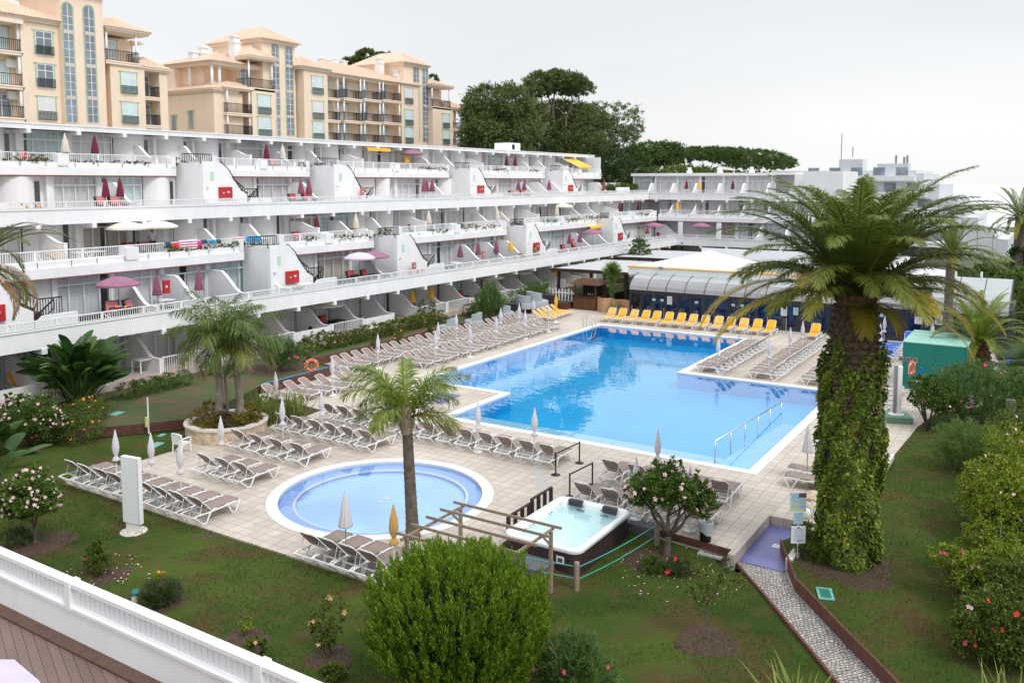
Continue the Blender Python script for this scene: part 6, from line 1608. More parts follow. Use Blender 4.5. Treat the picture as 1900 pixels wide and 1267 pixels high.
def scaly_trunk(root,x,y,z0,z1,r0,r1,rows,cols,m='bark',name='trunk',jut=.10,bulge=0.,seed=3):
    """trunk covered with cut frond bases: rows of overlapping diamond scales"""
    rs=random.Random(seed); o=MB(); H=z1-z0
    rr=lambda q: r0+(r1-r0)*q+bulge*math.sin(PI*min(1,q*1.05))
    o.lathe([(rr(k/16)*.93,z0+H*k/16) for k in range(17)],20,(x,y,0))
    for i in range(rows):
        q=(i+.5)/rows; z=z0+H*q; r=rr(q)
        for j in range(cols):
            a=2*PI*(j+.5*(i%2))/cols+rs.uniform(-.05,.05); w=2*PI*r/cols*.50; h=H/rows*1.15; t=jut*rs.uniform(.7,1.3)
            e=Vector((math.cos(a),math.sin(a),0)); s=Vector((-e.y,e.x,0)); c=Vector((x,y,z))
            lo=c+e*(r*.9)-Vector((0,0,h*.6)); up=c+e*(r+t)+Vector((0,0,h*.15)); l=c+e*(r*.93)-s*w; rg=c+e*(r*.93)+s*w; tp=c+e*(r+t*.75)+Vector((0,0,h*.42))
            o.add([lo,l,up-s*w*.45,up+s*w*.45,rg,tp-s*w*.4,tp+s*w*.4,c+e*r*.8+Vector((0,0,h*.3))],[(0,1,2),(0,2,3),(0,3,4),(2,5,6,3),(1,7,5,2),(4,3,6,7),(5,7,6)])
    return o.build(name,m,root,world=True)
mat('palm_scale',(.13,.085,.06),.9,.45,7,.5,18,dirt=((.30,.22,.17),6,.60))
mat('palm_scale_orange',(.20,.11,.06),.9,.4,6,.5,18,dirt=((.45,.22,.04),4,.68))
right=np.array([RT.x,RT.y]); fwd=np.array([FW.x,FW.y])
def azof(deg):  # 0 = towards photo right, 90 = away
    v=right*math.cos(R(deg))+fwd*math.sin(R(deg)); return math.atan2(v[1],v[0])
# the big ivy-covered palm
bx_,by_=25.85,4.75
bp_=thing('date_palm','very large date palm whose trunk is wrapped in ivy, right of the pool','palm tree',(bx_,by_,0))
scaly_trunk(bp_,bx_,by_,4.2,7.75,.70,.50,17,15,'palm_scale',bulge=.09,jut=.09)
MB().lathe([(.64,-.1),(.66,1.2),(.70,3.2),(.66,4.6),(.60,5.6)],28,(bx_,by_,0)).build('lower_trunk','bark',bp_,world=True,smooth=True)
rng=np.random.default_rng(5); n=34000
z=rng.random(n)**.92*6.7; a=rng.random(n)*2*PI
edge=6.05+.22*np.sin(a*3+.5)+.2*np.sin(a*7)+.2*rng.normal(size=n); pat=np.sin(a*5+z*3.1)+np.sin(a*8-z*4.7+1)+.8*np.sin(z*6+a*2); keep=(z<edge)&(rng.random(n)<np.where(pat<-.7-.5*(z<3),.22,1.)); z=z[keep];a=a[keep];n=len(z)
lump=.10*np.sin(a*4+z*2.3)+.07*np.sin(a*9-z*3.7)
r=.63+.05*z/3-np.clip(z-4,0,9)*.045+lump+.10*rng.random(n)+.06; P=np.stack([bx_+r*np.cos(a),by_+r*np.sin(a),z],1)
E_=np.stack([np.cos(a),np.sin(a),0*a],1); D=unit(np.stack([0*a,0*a,-np.ones(n)],1)*.7+E_*.55+randdir(rng,n)*.6); U=unit(np.cross(D,E_+.4*randdir(rng,n)))
V,F=leafquads(P,D,U,.11*(.7+.7*rng.random(n)),.10*(.7+.6*rng.random(n))); npmesh('ivy','leaf_ivy',bp_) if 0 else npmesh('ivy',V,F,'leaf_ivy',bp_)
palm(bp_,(bx_,by_,7.85),80,4.9,.70,.042,100,'frond_big',(1.38,.42),(1.3,1.5),14,stem_r=.036,droopl=.32,vshape=.55,feather=.12)
rng=np.random.default_rng(9); V=[];F=[];A=[]
for i,(dg,e_,l_,c_) in enumerate(((183,.5,5.2,1.9),(194,.3,4.9,1.5),(172,.5,4.6,1.8),(262,.1,1.5,1.9),(300,.25,1.7,1.9),(-6,.35,4.6,1.6),(10,.25,4.4,1.6),(330,.1,3.6,1.5))):
    v,f,a,_=frond(rng,(bx_,by_,7.55),azof(dg),e_,l_,c_,84,.58,.034,.35,.5,.3); k=len(V); V+=v; F+=[[x+k for x in ff] for ff in f]; A+=a
npmesh('yellowed_fronds',np.array(V),np.array(F),'frond_big',bp_,age=np.clip(A,0,1))
MB().lathe([(.50,-.25),(.55,0),(.45,.25),(.2,.5),(0,.6)],18,(bx_,by_,7.75)).build('crown_heart','palm_scale_orange',bp_,world=True,smooth=True)
# short fat palm by the green container
p=atz(1812,712,0); q0=Vector((p.x,p.y,0)); 
sp_=thing('date_palm','short fat date palm beside the green container','palm tree',q0)
zt__=hgt_=None
def hgt(base,ytop):
    d=_ray(1810,ytop); t=math.hypot(base[0],base[1])/math.hypot(d.x,d.y); return EYE+d.z*t
zt_p=hgt(q0,632)
scaly_trunk(sp_,q0.x,q0.y,0,zt_p,.62,.42,9,11,'palm_scale_orange',jut=.12,bulge=.1)
palm(sp_,(q0.x,q0.y,zt_p+.1),42,3.4,.48,.034,70,'frond_mid',(1.4,.15),(.95,1.9),21,stem_r=.03,droopl=.15,vshape=.7,feather=.08)
# slim palm by the round pool
q0=Vector((20.35,16.5,0)); zt_p=3.95
mp_=thing('queen_palm','slim palm with ringed grey trunk between the round pool and the pergola','palm tree',q0)
o=MB(); pts=[];rad=[]
for k in range(60): q=k/59; pts.append((q0.x-.10*q,q0.y+.12*q,zt_p*q)); rad.append((.20-.05*q+(.05*math.exp(-q*14)))*(1.0+.035*math.sin(k*2.1)))
o.tube(pts,rad,16); tr_=o.build('trunk','bark',mp_,world=True,smooth=True)
o=MB(); o.tube([(q0.x-.1,q0.y+.12,3.3),(q0.x-.1,q0.y+.12,3.7),(q0.x-.1,q0.y+.12,4.1)],[.17,.20,.12],12)
for k in range(12):
    a=k*2.4; e=(math.cos(a),math.sin(a)); z_=3.35+.06*k; o.bar((q0.x-.1+e[0]*.17,q0.y+.12+e[1]*.17,z_),(q0.x-.1+e[0]*.28,q0.y+.12+e[1]*.28,z_+.35),.10,.04)
o.build('leaf_sheaths','wood_grey',mp_,world=True)
azs=[azof(d) for d in (95,15,175,200,-8,160,330,215,60,130,30,150,245,185,350,110,8)]
palm(mp_,(q0.x-.1,q0.y+.12,4.05),17,2.3,.64,.034,84,'frond_mid',(1.35,.3),(1.1,1.95),31,stem_r=.022,droopl=.42,vshape=.5,feather=.38,azs=azs)
o=MB(); o.tube([(q0.x-.1,q0.y+.12,4.),(q0.x-.12,q0.y+.2,4.8),(q0.x-.15,q0.y+.22,5.75)],[.04,.035,.01],6); o.build('spear_leaf','leaf_lime',mp_,world=True)
# twin feathery palms in the stone planter
for k,(px,py,dx,dy,hz,l,sd) in enumerate(((398,795,-.25,.2,4.35,'left palm of the feathery pair in the stone planter',41),(421,790,.55,-.25,3.95,'right palm of the feathery pair in the stone planter',43))):
    b_=Vector((pc[0]+dx,pc[1]+dy,.6)); t=thing('queen_palm',l,'palm tree',b_,0,'feathery palms in the stone planter')
    tp=b_+Vector((.15*(-1)**k,.1,hz-.6)); pts=[b_+(tp-b_)*(i/30)+Vector((.06*math.sin(i/6),0,0)) for i in range(31)]
    MB().tube(pts,[(.17-.05*i/30)*(1+.05*math.sin(i*2.2)) for i in range(31)],12).build('trunk','bark_pale',t,world=True,smooth=True)
    palm(t,tuple(tp),19,2.7,.74,.036,62,'frond_feather',(1.45,.2),(1.1,2.3),sd,stem_r=.024,droopl=.6,vshape=.3,feather=.3)
# third thin stem between them
t=thing('queen_palm','thin short palm stem between the feathery pair','palm tree',(pc[0]+.1,pc[1]+.05,.6)); MB().tube([(0,0,0),(.03,.02,1.),(.0,.1,2.)],[.08,.07,.05],8).build('trunk','bark_pale',t,smooth=True); palm(t,(pc[0]+.1,pc[1]+.15,2.6),7,1.2,.35,.022,34,'frond_feather',(1.4,.6),(.6,1.6),77,stem_r=.014,droopl=.5,vshape=.3)
# palm hanging in from the left edge, standing just outside the frame
b_=aty(-48,470,32.); t=thing('date_palm','palm at the left edge of the photo, its fronds hanging in front of the terraces','palm tree',(b_.x,b_.y,0))
p=aty(-48,480,b_.y); MB().tube([(b_.x,b_.y,0),(b_.x,b_.y,p.z)],[.4,.3],12).build('trunk','bark',t,world=True,smooth=True)
azs=[azof(d) for d in (-10,12,2,-25,20,180,90,-90,140,200,-60,45,-3,8)]
palm(t,(b_.x,b_.y,p.z),14,3.3,.42,.03,70,'frond_big',(1.0,-.35),(1.1,2.1),52,stem_r=.026,droopl=.2,vshape=.6,feather=.06,azs=azs)
azs=[azof(d) for d in (-6,6,-20)]
rng=np.random.default_rng(3); V=[];F=[];A=[]
for i,a_ in enumerate(azs):
    v,f,a,pts=frond(rng,(b_.x,b_.y,p.z-.3),a_,.25-.15*i,3.0,2.3,60,.34,.03,.5,.5,.5); k=len(V); V+=v; F+=[[x+k for x in ff] for ff in f]; A+=a
npmesh('dead_fronds',np.array(V),np.array(F),'frond_dry',t,age=np.clip(A,0,1))
# distant palm at the right edge
b_=atz(1891,560,0); d_=95.; b_=Vector((d_,atx(1893,400,d_).y,0)); zt_p=atx(1893,402,d_).z
t=thing('date_palm','distant palm with ivy on its trunk at the right edge of the photo','palm tree',(b_.x,b_.y,-2))
MB().tube([(b_.x,b_.y,-2),(b_.x,b_.y,zt_p)],[.5,.4],10).build('trunk','bark',t,world=True)
foliage('ivy','leaf_dark',t,[(b_.x,b_.y,z_,.62,.62,1.2) for z_ in (0,1.5,3,4.3)],3000,.22,.18,5,.5,.8)
palm(t,(b_.x,b_.y,zt_p),34,4.2,.5,.06,40,'frond_big',(1.35,-.3),(.9,1.6),61,stem_r=.04,droopl=.2)
# second palm half hidden behind the crown of the ivy palm
p=atx(1765,462,60.)
t=thing('date_palm','palm mostly hidden behind the crown of the ivy palm, seen at its right','palm tree',(p.x,p.y,0)); MB().tube([(p.x,p.y,-.2),(p.x,p.y,p.z-.2)],[.3,.25],10).build('trunk','bark',t,world=True)
palm(t,(p.x,p.y,p.z),26,2.9,.45,.04,44,'frond_big',(1.3,.0),(.9,1.5),63,stem_r=.03,droopl=.2)
# fan palm at the right edge
p=atz(1893,760,0); t=thing('fan_palm','dark low fan palm at the right edge above the fence','palm tree',(p.x,p.y,0))
rng=np.random.default_rng(6); V=[];F=[]
P=[];D=[];U=[]
for i in range(34):
    d=unit((rng.normal(size=3)*np.array([1,1,.5])+np.array([0,0,.5]))[None])[0]; c=np.array([p.x,p.y,1.6])+d*1.15
    side=unit(np.cross(d,[0,0,1.])[None])[0]; upv=np.cross(side,d)
    for k in range(22):
        a=R(-80+160*k/21); e=d*math.cos(a)+side*math.sin(a); P.append(c); D.append(e-np.array([0,0,.18])); U.append(np.cross(e,upv))
V,F=leafquads(np.array(P),unit(np.array(D)),unit(np.array(U)),.85,.05); npmesh('crown',V,F,'leaf_dark',t); MB().tube([(p.x,p.y,0),(p.x,p.y,1.7)],.16,8).build('trunk','bark',t,world=True)
# --- bushes and hibiscus
def bush(label,base,blobs,m,n,L,W,seed,stems=6,fl=None,name='bush',cat='bush',group=None,sm='bark',clump=.26,shell=.45,per=40,up=.3,r0=.03,droop=0.):
    t=thing(name,label,cat,base,0,group); b=Vector(base)
    B=[(b.x+x,b.y+y,b.z+z,rx,ry,rz) for x,y,z,rx,ry,rz in blobs]; B0=B
    if n>3500 and name!='planter_shrub':
        rg=np.random.default_rng(seed+5); B=B+[(q[0],q[1],q[2]+.04,.05+.05*rg.random(),.05+.05*rg.random(),.12+.2*rg.random()) for q in skin_pts(rg,B,int(8+n/600))]
    foliage('leaves',m,t,B,n,L,W,seed,clump,shell,per,up,droop=droop)
    if stems:
        rs=random.Random(seed); o=MB()
        for k in range(stems):
            c=B[k%len(B)]; tp=Vector((c[0]+rs.uniform(-.4,.4)*c[3],c[1]+rs.uniform(-.4,.4)*c[4],c[2]+rs.uniform(-.2,.5)*c[5])); s0=b+Vector((rs.uniform(-.06,.06),rs.uniform(-.06,.06),-.05)); md=(s0+tp)/2+Vector((rs.uniform(-.1,.1),rs.uniform(-.1,.1),0))
            o.tube([s0,md,tp],[r0,r0*.75,r0*.35],6)
        o.build('stems',sm,t,world=True,smooth=True)
    if fl:
        for fm,cnt,sz in fl: flowers('flowers',fm,t,skin_pts(np.random.default_rng(seed+cnt),B0,cnt),sz,seed)
    return t
def basez(px,py):
    p=atz(px,py,-.05); 
    z=LZ(p.x,p.y); return atz(px,py,z)
# hibiscus tree with pink flowers by the hot tub
b_=basez(1238,1032); b_=Vector((b_.x,b_.y,-.30)); t=thing('hibiscus_tree','hibiscus tree with pink flowers and forked trunk beside the hot tub','tree',b_)
HB=[(b_.x+dx,b_.y+dy,z_,rx,ry,rz) for dx,dy,z_,rx,ry,rz in ((0,0,1.78,.75,.75,.5),(-.35,.55,1.75,.62,.62,.48),(.4,-.6,1.65,.65,.65,.45),(.1,-1.05,1.42,.42,.42,.33),(-.1,.95,1.5,.42,.42,.36),(.3,.25,2.05,.55,.55,.38),(-.3,-.35,1.9,.55,.55,.4))]
foliage('leaves','leaf_mid',t,HB,17000,.085,.055,71,.26,.55,40)
foliage('shoots','leaf_lime' if 0 else 'leaf_hedge',t,[(b_.x+dx,b_.y+dy,z_,.05,.05,.22) for dx,dy,z_ in ((.1,.45,2.45),(.5,-.2,2.5),(.3,-.75,2.25),(-.2,.9,2.1),(.7,.1,2.45),(0,-1.2,1.9))],700,.07,.045,72,.9,.1,30)
trunk_tree(t,tuple(b_),[(x,y,z_) for x,y,z_,_,_,_ in HB[:5]],.11,'bark',seed=4,sub=3)
flowers('flowers','petal_pink',t,skin_pts(np.random.default_rng(9),HB,44),.075,3)
# pink hibiscus tree at the left edge
b_=basez(65,1008); t=thing('hibiscus_tree','round hibiscus tree full of pink flowers at the left edge of the grass','tree',b_)
HB=[(b_.x+dx,b_.y+dy,b_.z+z_,rx,ry,rz) for dx,dy,z_,rx,ry,rz in ((0,0,1.55,.75,.8,.55),(0,.75,1.45,.6,.65,.5),(.0,-.55,1.45,.55,.55,.45),(.25,.3,1.9,.6,.6,.35),(-.2,.5,1.15,.6,.6,.35),(-.3,1.2,1.3,.5,.5,.4))]
foliage('leaves','leaf_mid',t,HB,16000,.08,.05,73,.26,.55,40); trunk_tree(t,tuple(b_),[(x,y,z_) for x,y,z_,_,_,_ in HB[:4]],.07,'bark',seed=6,sub=2)
flowers('flowers','petal_pink',t,skin_pts(np.random.default_rng(19),HB,84),.052,4)
for i in range(1): bush('small grass clump under the pink hibiscus at the left edge',b_+Vector((-.35,.35,0)),[(0,0,.18,.35,.35,.2)],'leaf_grasstuft',1500,.22,.02,74,0,name='grass_clump',cat='grass clump',up=.9)
bush('herb clump under the hibiscus tree by the hot tub, left',Vector((22.9,9.5,-.33)),[(0,0,.12,.38,.34,.22)],'leaf_hedge',2600,.12,.02,75,0,name='herb_clump',cat='plant',up=.9,group='herb clumps under the hibiscus')
bush('herb clump with a red flower under the hibiscus tree by the hot tub, right',Vector((23.1,8.85,-.33)),[(0,0,.15,.36,.38,.24)],'leaf_grasstuft',2600,.12,.02,76,0,fl=[('petal_red',2,.09)],name='herb_clump',cat='plant',up=.9,group='herb clumps under the hibiscus')
# big bright globe-shaped conifer bush in the foreground: upright feathery tips
c_=atz(850,1150,1.35); C_=np.array([c_.x,c_.y,1.26]); t=thing('globe_conifer','big round bright green conifer bush in the foreground','bush',(c_.x,c_.y,-.3))
rng=np.random.default_rng(12); m_=1750; d=randdir(rng,m_); d[:,2]=d[:,2]*.95+.05; d=unit(d); rad=np.array([1.93,1.93,1.5]); cent=C_+d*rad*(.78+.24*rng.random(m_))[:,None]*(1+.06*np.sin(d[:,:1]*7+d[:,1:2]*5)+.05*np.sin(d[:,1:2]*13+d[:,2:]*9))
cent=cent[cent[:,2]>-.05]; m_=len(cent); per=60
tipd=unit(np.array([0,0,1.])+.45*(cent-C_)/1.7); hh=rng.random((m_,per,1)); rr=(.075*(1-hh**1.5)+.008)*rng.normal(size=(m_,per,1))
P=(cent[:,None]+tipd[:,None]*(hh*.42-.1)+rng.normal(size=(m_,per,3))*.045*(1-.65*hh)).reshape(-1,3)
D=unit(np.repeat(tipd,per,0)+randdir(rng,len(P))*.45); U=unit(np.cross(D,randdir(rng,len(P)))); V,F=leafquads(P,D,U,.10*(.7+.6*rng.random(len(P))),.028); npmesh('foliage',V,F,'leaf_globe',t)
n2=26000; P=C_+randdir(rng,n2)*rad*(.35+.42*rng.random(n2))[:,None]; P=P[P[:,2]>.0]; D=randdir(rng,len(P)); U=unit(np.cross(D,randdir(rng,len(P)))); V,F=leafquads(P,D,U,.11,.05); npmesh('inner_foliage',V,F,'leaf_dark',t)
o=MB(); 
for k in range(7): a=k*.9; o.tube([(c_.x,c_.y,-.35),(c_.x+.25*math.cos(a),c_.y+.25*math.sin(a),.3),(c_.x+1.0*math.cos(a),c_.y+1.0*math.sin(a),1.1)],[.09,.06,.03],7)
o.build('stems','bark',t,world=True,smooth=True)
# oleander beside it: fans of long narrow leaves
def oleander(label,base,blobs,m,n,L,W,seed,fl,name='oleander',per=26,group=None):
    t=thing(name,label,'bush',base,0,group); b=Vector(base); rng=np.random.default_rng(seed)
    B=np.array([(b.x+x,b.y+y,b.z+z,rx,ry,rz) for x,y,z,rx,ry,rz in blobs]); vol=B[:,3]*B[:,4]*B[:,5]; w_=vol/vol.sum(); P=[];D=[]
    for bb,ww in zip(B,w_):
        k=max(6,int(n*ww/per)); d=randdir(rng,k); c=bb[:3]+d*bb[3:6]*(.35+.65*rng.random(k)**.5)[:,None]; ax=unit(np.array([0,0,1.])+.7*d)
        h=rng.random((k,per,1)); e=randdir(rng,k*per).reshape(k,per,3); e=e-ax[:,None]*(e*ax[:,None]).sum(2,keepdims=True); e/=np.linalg.norm(e,axis=2,keepdims=True)
        P.append((c[:,None]+ax[:,None]*(h-.5)*.45).reshape(-1,3)); D.append(unit((ax[:,None]*.85+e*.8+0*h).reshape(-1,3)))
    P=np.concatenate(P);D=np.concatenate(D); k=P[:,2]>b.z; P=P[k];D=D[k]; U=unit(np.cross(D,randdir(rng,len(P)))); V,F=leafquads(P,D,U,L*(.7+.6*rng.random(len(P))),W); npmesh('leaves',V,F,m,t)
    o=MB(); rs=random.Random(seed)
    for k in range(9): bb=B[k%len(B)]; o.tube([b+Vector((rs.uniform(-.1,.1),rs.uniform(-.1,.1),-.05)),Vector(bb[:3])+Vector((rs.uniform(-.3,.3),rs.uniform(-.3,.3),rs.uniform(-.2,.4)))],[.025,.012],5)
    o.build('stems','bark',t,world=True)
    for fm,cnt,sz in fl: flowers('flowers',fm,t,skin_pts(rng,B,cnt),sz,seed)
    return t
b_=basez(1055,1300); oleander('narrow-leaved oleander with a few pink flowers right of the round conifer bush',b_,[(0,0,.75,.55,.55,.65),(.1,-.55,.6,.45,.5,.5),(0,.5,.7,.4,.45,.5),(.2,-.2,1.15,.35,.35,.4)],'leaf_oleander',9500,.16,.018,80,[('petal_rose',10,.05)])
b_=basez(1150,1330); bush('low pink flowering twigs at the bottom edge right of the oleander',b_,[(0,0,.35,.35,.35,.3)],'leaf_oleander',700,.14,.018,81,4,[('petal_rose',8,.05)],name='oleander')
# thin sapling in the dirt circle
b_=basez(1312,1188); t=thing('sapling','thin young tree with sparse leaves in a round dirt patch left of the path','sapling',b_)
o=MB(); T=[(0,0,0),(.02,-.0,.6),(.0,.02,1.05)]; o.tube([b_+Vector(p) for p in T],[.022,.018,.015],6); rs=random.Random(5); pts=[]
for dx,dy,hz in ((-.05,.35,2.0),(.15,.10,1.7),(.2,-.45,2.1),(.3,-.75,1.85),(-.1,.15,1.45),(.1,-.3,1.75),(-.1,.5,1.35)):
    e=b_+Vector((dx,dy,hz)); m1=(b_+Vector((0,0,1.05)))*.5+e*.5+Vector((0,dy*.15,-.1)); o.tube([b_+Vector((0,.02,1.03)),m1,e],[.013,.01,.005],5); pts+= [(m1.x,m1.y,m1.z,.09,.09,.14),(e.x,e.y,e.z-.1,.07,.07,.2)]
    pts.append(((m1.x+e.x)/2,(m1.y+e.y)/2,(m1.z+e.z)/2,.07,.07,.14))
o.build('trunk','bark',t,world=True); foliage('leaves','leaf_hedge',t,pts+[(b_.x,b_.y,b_.z+.95,.14,.14,.12)],900,.075,.045,83,.8,.2,16)
# foreground small shrubs on the grass
b_=basez(180,1062); bush('small bright green shrub with a pink flower near the white fence',b_,[(0,0,.45,.32,.34,.32),(.05,.3,.3,.25,.25,.22),(0,-.25,.35,.25,.25,.28),(.05,-.15,.7,.16,.16,.2)],'leaf_hedge',4200,.07,.03,84,7,[('petal_rose',2,.06)],name='shrub')
b_=basez(298,1118); bush('tuft of grassy leaves with an orange flower behind the white fence',b_,[(0,0,.2,.42,.42,.22)],'leaf_grasstuft',2600,.3,.02,85,0,[('petal_rose',1,.06)],name='grass_clump',cat='grass clump',up=1.); bush('young bright green shrub with pink and orange flowers growing out of a grassy tuft',b_+Vector((.1,.1,0)),[(0,0,.5,.12,.12,.3)],'leaf_lime',700,.07,.03,86,3,[('petal_orange',2,.06),('petal_rose',1,.06)],name='shrub')
b_=basez(455,1178); bush('tiny yellow green shrub in bare soil near the middle of the grass',b_,[(0,0,.25,.14,.14,.2)],'leaf_lime',450,.06,.03,87,3,name='shrub')
b_=basez(478,1218); bush('loose leafy plant just behind the white fence post',b_,[(0,0,.2,.3,.3,.18),(.1,.2,.2,.2,.2,.15)],'leaf_hedge',1300,.08,.03,88,4,[('petal_peach',2,.05)],name='shrub')
b_=basez(610,1215); t=thing('hibiscus_shrub','tall thin hibiscus shoots with yellow flowers left of the round conifer bush','shrub',b_)
pp=[]; o=MB(); rs=random.Random(8)
for dx,dy,h in ((-.1,.35,1.05),(0,.12,1.45),(.05,-.0,1.3),(.1,-.32,1.55),(-.05,.45,.7),(.0,-.1,.9),(0,.25,.8)):
    e=b_+Vector((dx,dy,h)); o.tube([b_,(b_+e)/2+Vector((dx*.4,dy*.4,0)),e],[.015,.01,.005],5)
    for k in range(6): q=.25+.75*k/5; c=b_+(e-b_)*q+Vector((dx*.4*math.sin(PI*q),dy*.4*math.sin(PI*q),0)); pp.append((c.x,c.y,c.z,.06,.06,.10))
o.build('stems','bark',t,world=True); foliage('leaves','leaf_hedge',t,pp,1900,.07,.035,89,1.,.1,14); flowers('flowers','petal_peach',t,skin_pts(np.random.default_rng(2),[tuple(q) for q in pp],7),.07,5)
b_=basez(615,1258); bush('low leafy plant at the foot of the thin hibiscus shoots',b_,[(0,0,.15,.3,.3,.16)],'leaf_hedge',1200,.08,.03,90,0,name='shrub')
b_=basez(505,740) if 0 else None
# leafy ground lamp and flax
def blades(label,base,n,L,W,seed,m='leaf_flax',spread=.9,name='flax',cat='flax plant',r=.12):
    t=thing(name,label,cat,base); b=Vector(base); rs=random.Random(seed); V=[];F=[]
    for i in range(n):
        a=rs.uniform(0,2*PI); el=R(rs.uniform(48,88)); l=L*rs.uniform(.6,1.1); w=W*rs.uniform(.7,1.2); st=np.array([b.x+r*rs.uniform(-1,1),b.y+r*rs.uniform(-1,1),b.z]); dr=rs.uniform(.2,1.)*spread
        s=np.array([-math.sin(a),math.cos(a),0]); k=6; b0=len(V); p=st.copy(); e=el
        for j in range(k+1):
            q=j/k; ww=w*(1-q**2.2)*(.6+.4*min(1,q*4)); V+= [p-s*ww/2,p+s*ww/2]; p=p+np.array([math.cos(a)*math.cos(e),math.sin(a)*math.cos(e),math.sin(e)])*l/k; e-=dr/k
        F+=[[b0+2*j,b0+2*j+1,b0+2*j+3,b0+2*j+2] for j in range(k)]
    npmesh('leaves',np.array(V),np.array(F),m,t); return t
b_=atz(492,792,0); blades('big flax clump with long striped leaves right of the stone planter, its left half',(b_.x+.2,b_.y+.3,0),150,1.9,.07,3,r=.45)
b_=atz(545,785,0); blades('smaller flax clump behind the taupe loungers, right of the bigger one',(b_.x+.4,b_.y+.3,0),90,1.6,.07,4,r=.35)
b_=basez(1480,1345); blades('flax leaves poking in at the bottom edge beside the path',b_+Vector((0,0,0)),46,1.45,.07,5,r=.35)
b_=atz(1855,1350,0); blades('flax leaves poking in at the bottom right corner',(b_.x,b_.y,0),40,1.3,.07,6,r=.35)
# planter shrubs
t=bush('yellow green shrubs filling the stone planter under the feathery palms',(pc[0],pc[1],.6),[(-.9,.6,.25,.55,.6,.42),(-1.0,-.3,.2,.5,.5,.36),(-.3,-1.05,.2,.5,.5,.36),(.5,-1.1,.25,.55,.5,.4),(.9,-.2,.25,.5,.5,.4),(.2,1.1,.3,.6,.5,.42)],'leaf_amber',9000,.07,.04,92,8,name='planter_shrub',cat='shrub')
bush('dry brown shrub in front of the palms in the stone planter',(pc[0]-.75,pc[1]-.6,.6),[(0,0,.3,.4,.4,.36)],'leaf_brown',2200,.07,.03,93,4,name='planter_shrub',cat='shrub')
# strelitzia clumps: paddle leaves
def paddles(label,base,n,H,L,W,seed,spread=.55,orange=0):
    t=thing('strelitzia',label,'plant',base); b=Vector(base); rs=random.Random(seed); V=[];F=[]; o=MB()
    for i in range(n):
        a=rs.uniform(0,2*PI); q=rs.random(); el=R(88-60*q*spread*1.6); l=H*rs.uniform(.45,1.) ; s0=b+Vector((rs.uniform(-.3,.3),rs.uniform(-.3,.3),0))*1.2
        d=Vector((math.cos(a)*math.cos(el),math.sin(a)*math.cos(el),math.sin(el))); s1=s0+d*l; o.tube([s0,s0+d*l*.5,s1],[.035,.028,.02],5)
        side=Vector((-math.sin(a),math.cos(a),0)); side=(side*math.cos(1)+d.cross(side)*0).normalized(); tw=rs.uniform(-1.2,1.2); nrm=d.cross(side); sd=(side*math.cos(tw)+nrm*math.sin(tw)); LL=L*rs.uniform(.75,1.15); WW=W*rs.uniform(.8,1.1); k=7; b0=len(V); p=s1; e=el
        for j in range(k+1):
            u=j/k; ww=WW*(math.sin(PI*min(1,u*.92+.06))**.6); mid=p; up_=sd.cross(d)*ww*.18
            V+=[tuple(p-sd*ww/2+up_),tuple(p),tuple(p+sd*ww/2+up_)]; e-=rs.uniform(.05,.22); d2=Vector((math.cos(a)*math.cos(e),math.sin(a)*math.cos(e),math.sin(e))); p=p+d2*LL/k
        for j in range(k): c=b0+3*j; F+=[[c,c+1,c+4,c+3],[c+1,c+2,c+5,c+4]]
    npmesh('leaves',np.array(V),np.array(F),'leaf_banana',t,smooth=False); o.build('stalks','leaf_oleander',t,world=True)
    if orange: flowers('flowers','petal_orange',t,[np.array([b.x+rs.uniform(-.8,.8),b.y+rs.uniform(-.8,.8),b.z+H*rs.uniform(.8,1.05)]) for _ in range(orange)],.2,seed)
    return t
b_=atz(150,752,.42); paddles('big strelitzia clump with dark paddle leaves in front of the terraces',(b_.x,b_.y,.42),150,2.5,1.35,.5,7,.42,6)
b_=atz(-18,880,.0); paddles('bright paddle leaves reaching in at the left edge beside the grass',(b_.x,b_.y,-.05),26,1.6,1.3,.5,9,.55)
# pink flowering shrub and hedges at the left
b_=atz(62,808,.42); b_.z=.35
bush('pink flowering shrub at the left edge before the strelitzia',b_,[(0,0,1.0,1.0,1.0,.8),(.3,-.7,.7,.7,.7,.6),(-.3,.9,.9,.8,.8,.7)],'leaf_mid',11000,.09,.055,95,8,[('petal_pink',80,.06)],name='flowering_shrub',cat='shrub')
def hedge(label,a,b,w,h,z0,m,seed,n,fl=None,L=.07,W=.04,group=None,name='hedge'):
    c=((a[0]+b[0])/2,(a[1]+b[1])/2,z0); t=thing(name,label,'hedge',c,0,group); k=max(2,int(math.hypot(b[0]-a[0],b[1]-a[1])/(w*.7))); B=[]
    rs=random.Random(seed)
    for i in range(k+1): q=i/k; B.append((a[0]+(b[0]-a[0])*q,a[1]+(b[1]-a[1])*q,z0+h*.5,w*.62,w*.62,h*.55*rs.uniform(.92,1.08)))
    foliage('leaves',m,t,B,n,L,W,seed,.3,.62,40)
    if fl:
        for fm,cnt,sz in fl: flowers('flowers',fm,t,skin_pts(np.random.default_rng(seed),B,cnt),sz,seed)
    o=MB(); 
    for i in range(0,k+1): x,y=B[i][0],B[i][1]; o.tube([(x,y,z0-.1),(x+.05,y,z0+h*.6)],[.04,.02],5)
    o.build('stems','bark',t,world=True); return t
g_=lambda x,y,z=0:(atz(x,y,z).x,atz(x,y,z).y)
hedge('rounded green hedge with orange flowers in front of the left strelitzia',g_(75,818,0),g_(150,818,0),1.5,1.15,-.05,'leaf_mid',97,9000,[('petal_orange',10,.06)])
hedge('hedge with orange flowers behind the timber wall, right of the strelitzia',g_(140,790,.42),g_(178,775,.42),1.2,1.0,.4,'leaf_hedge',98,5500,[('petal_orange',12,.06)])
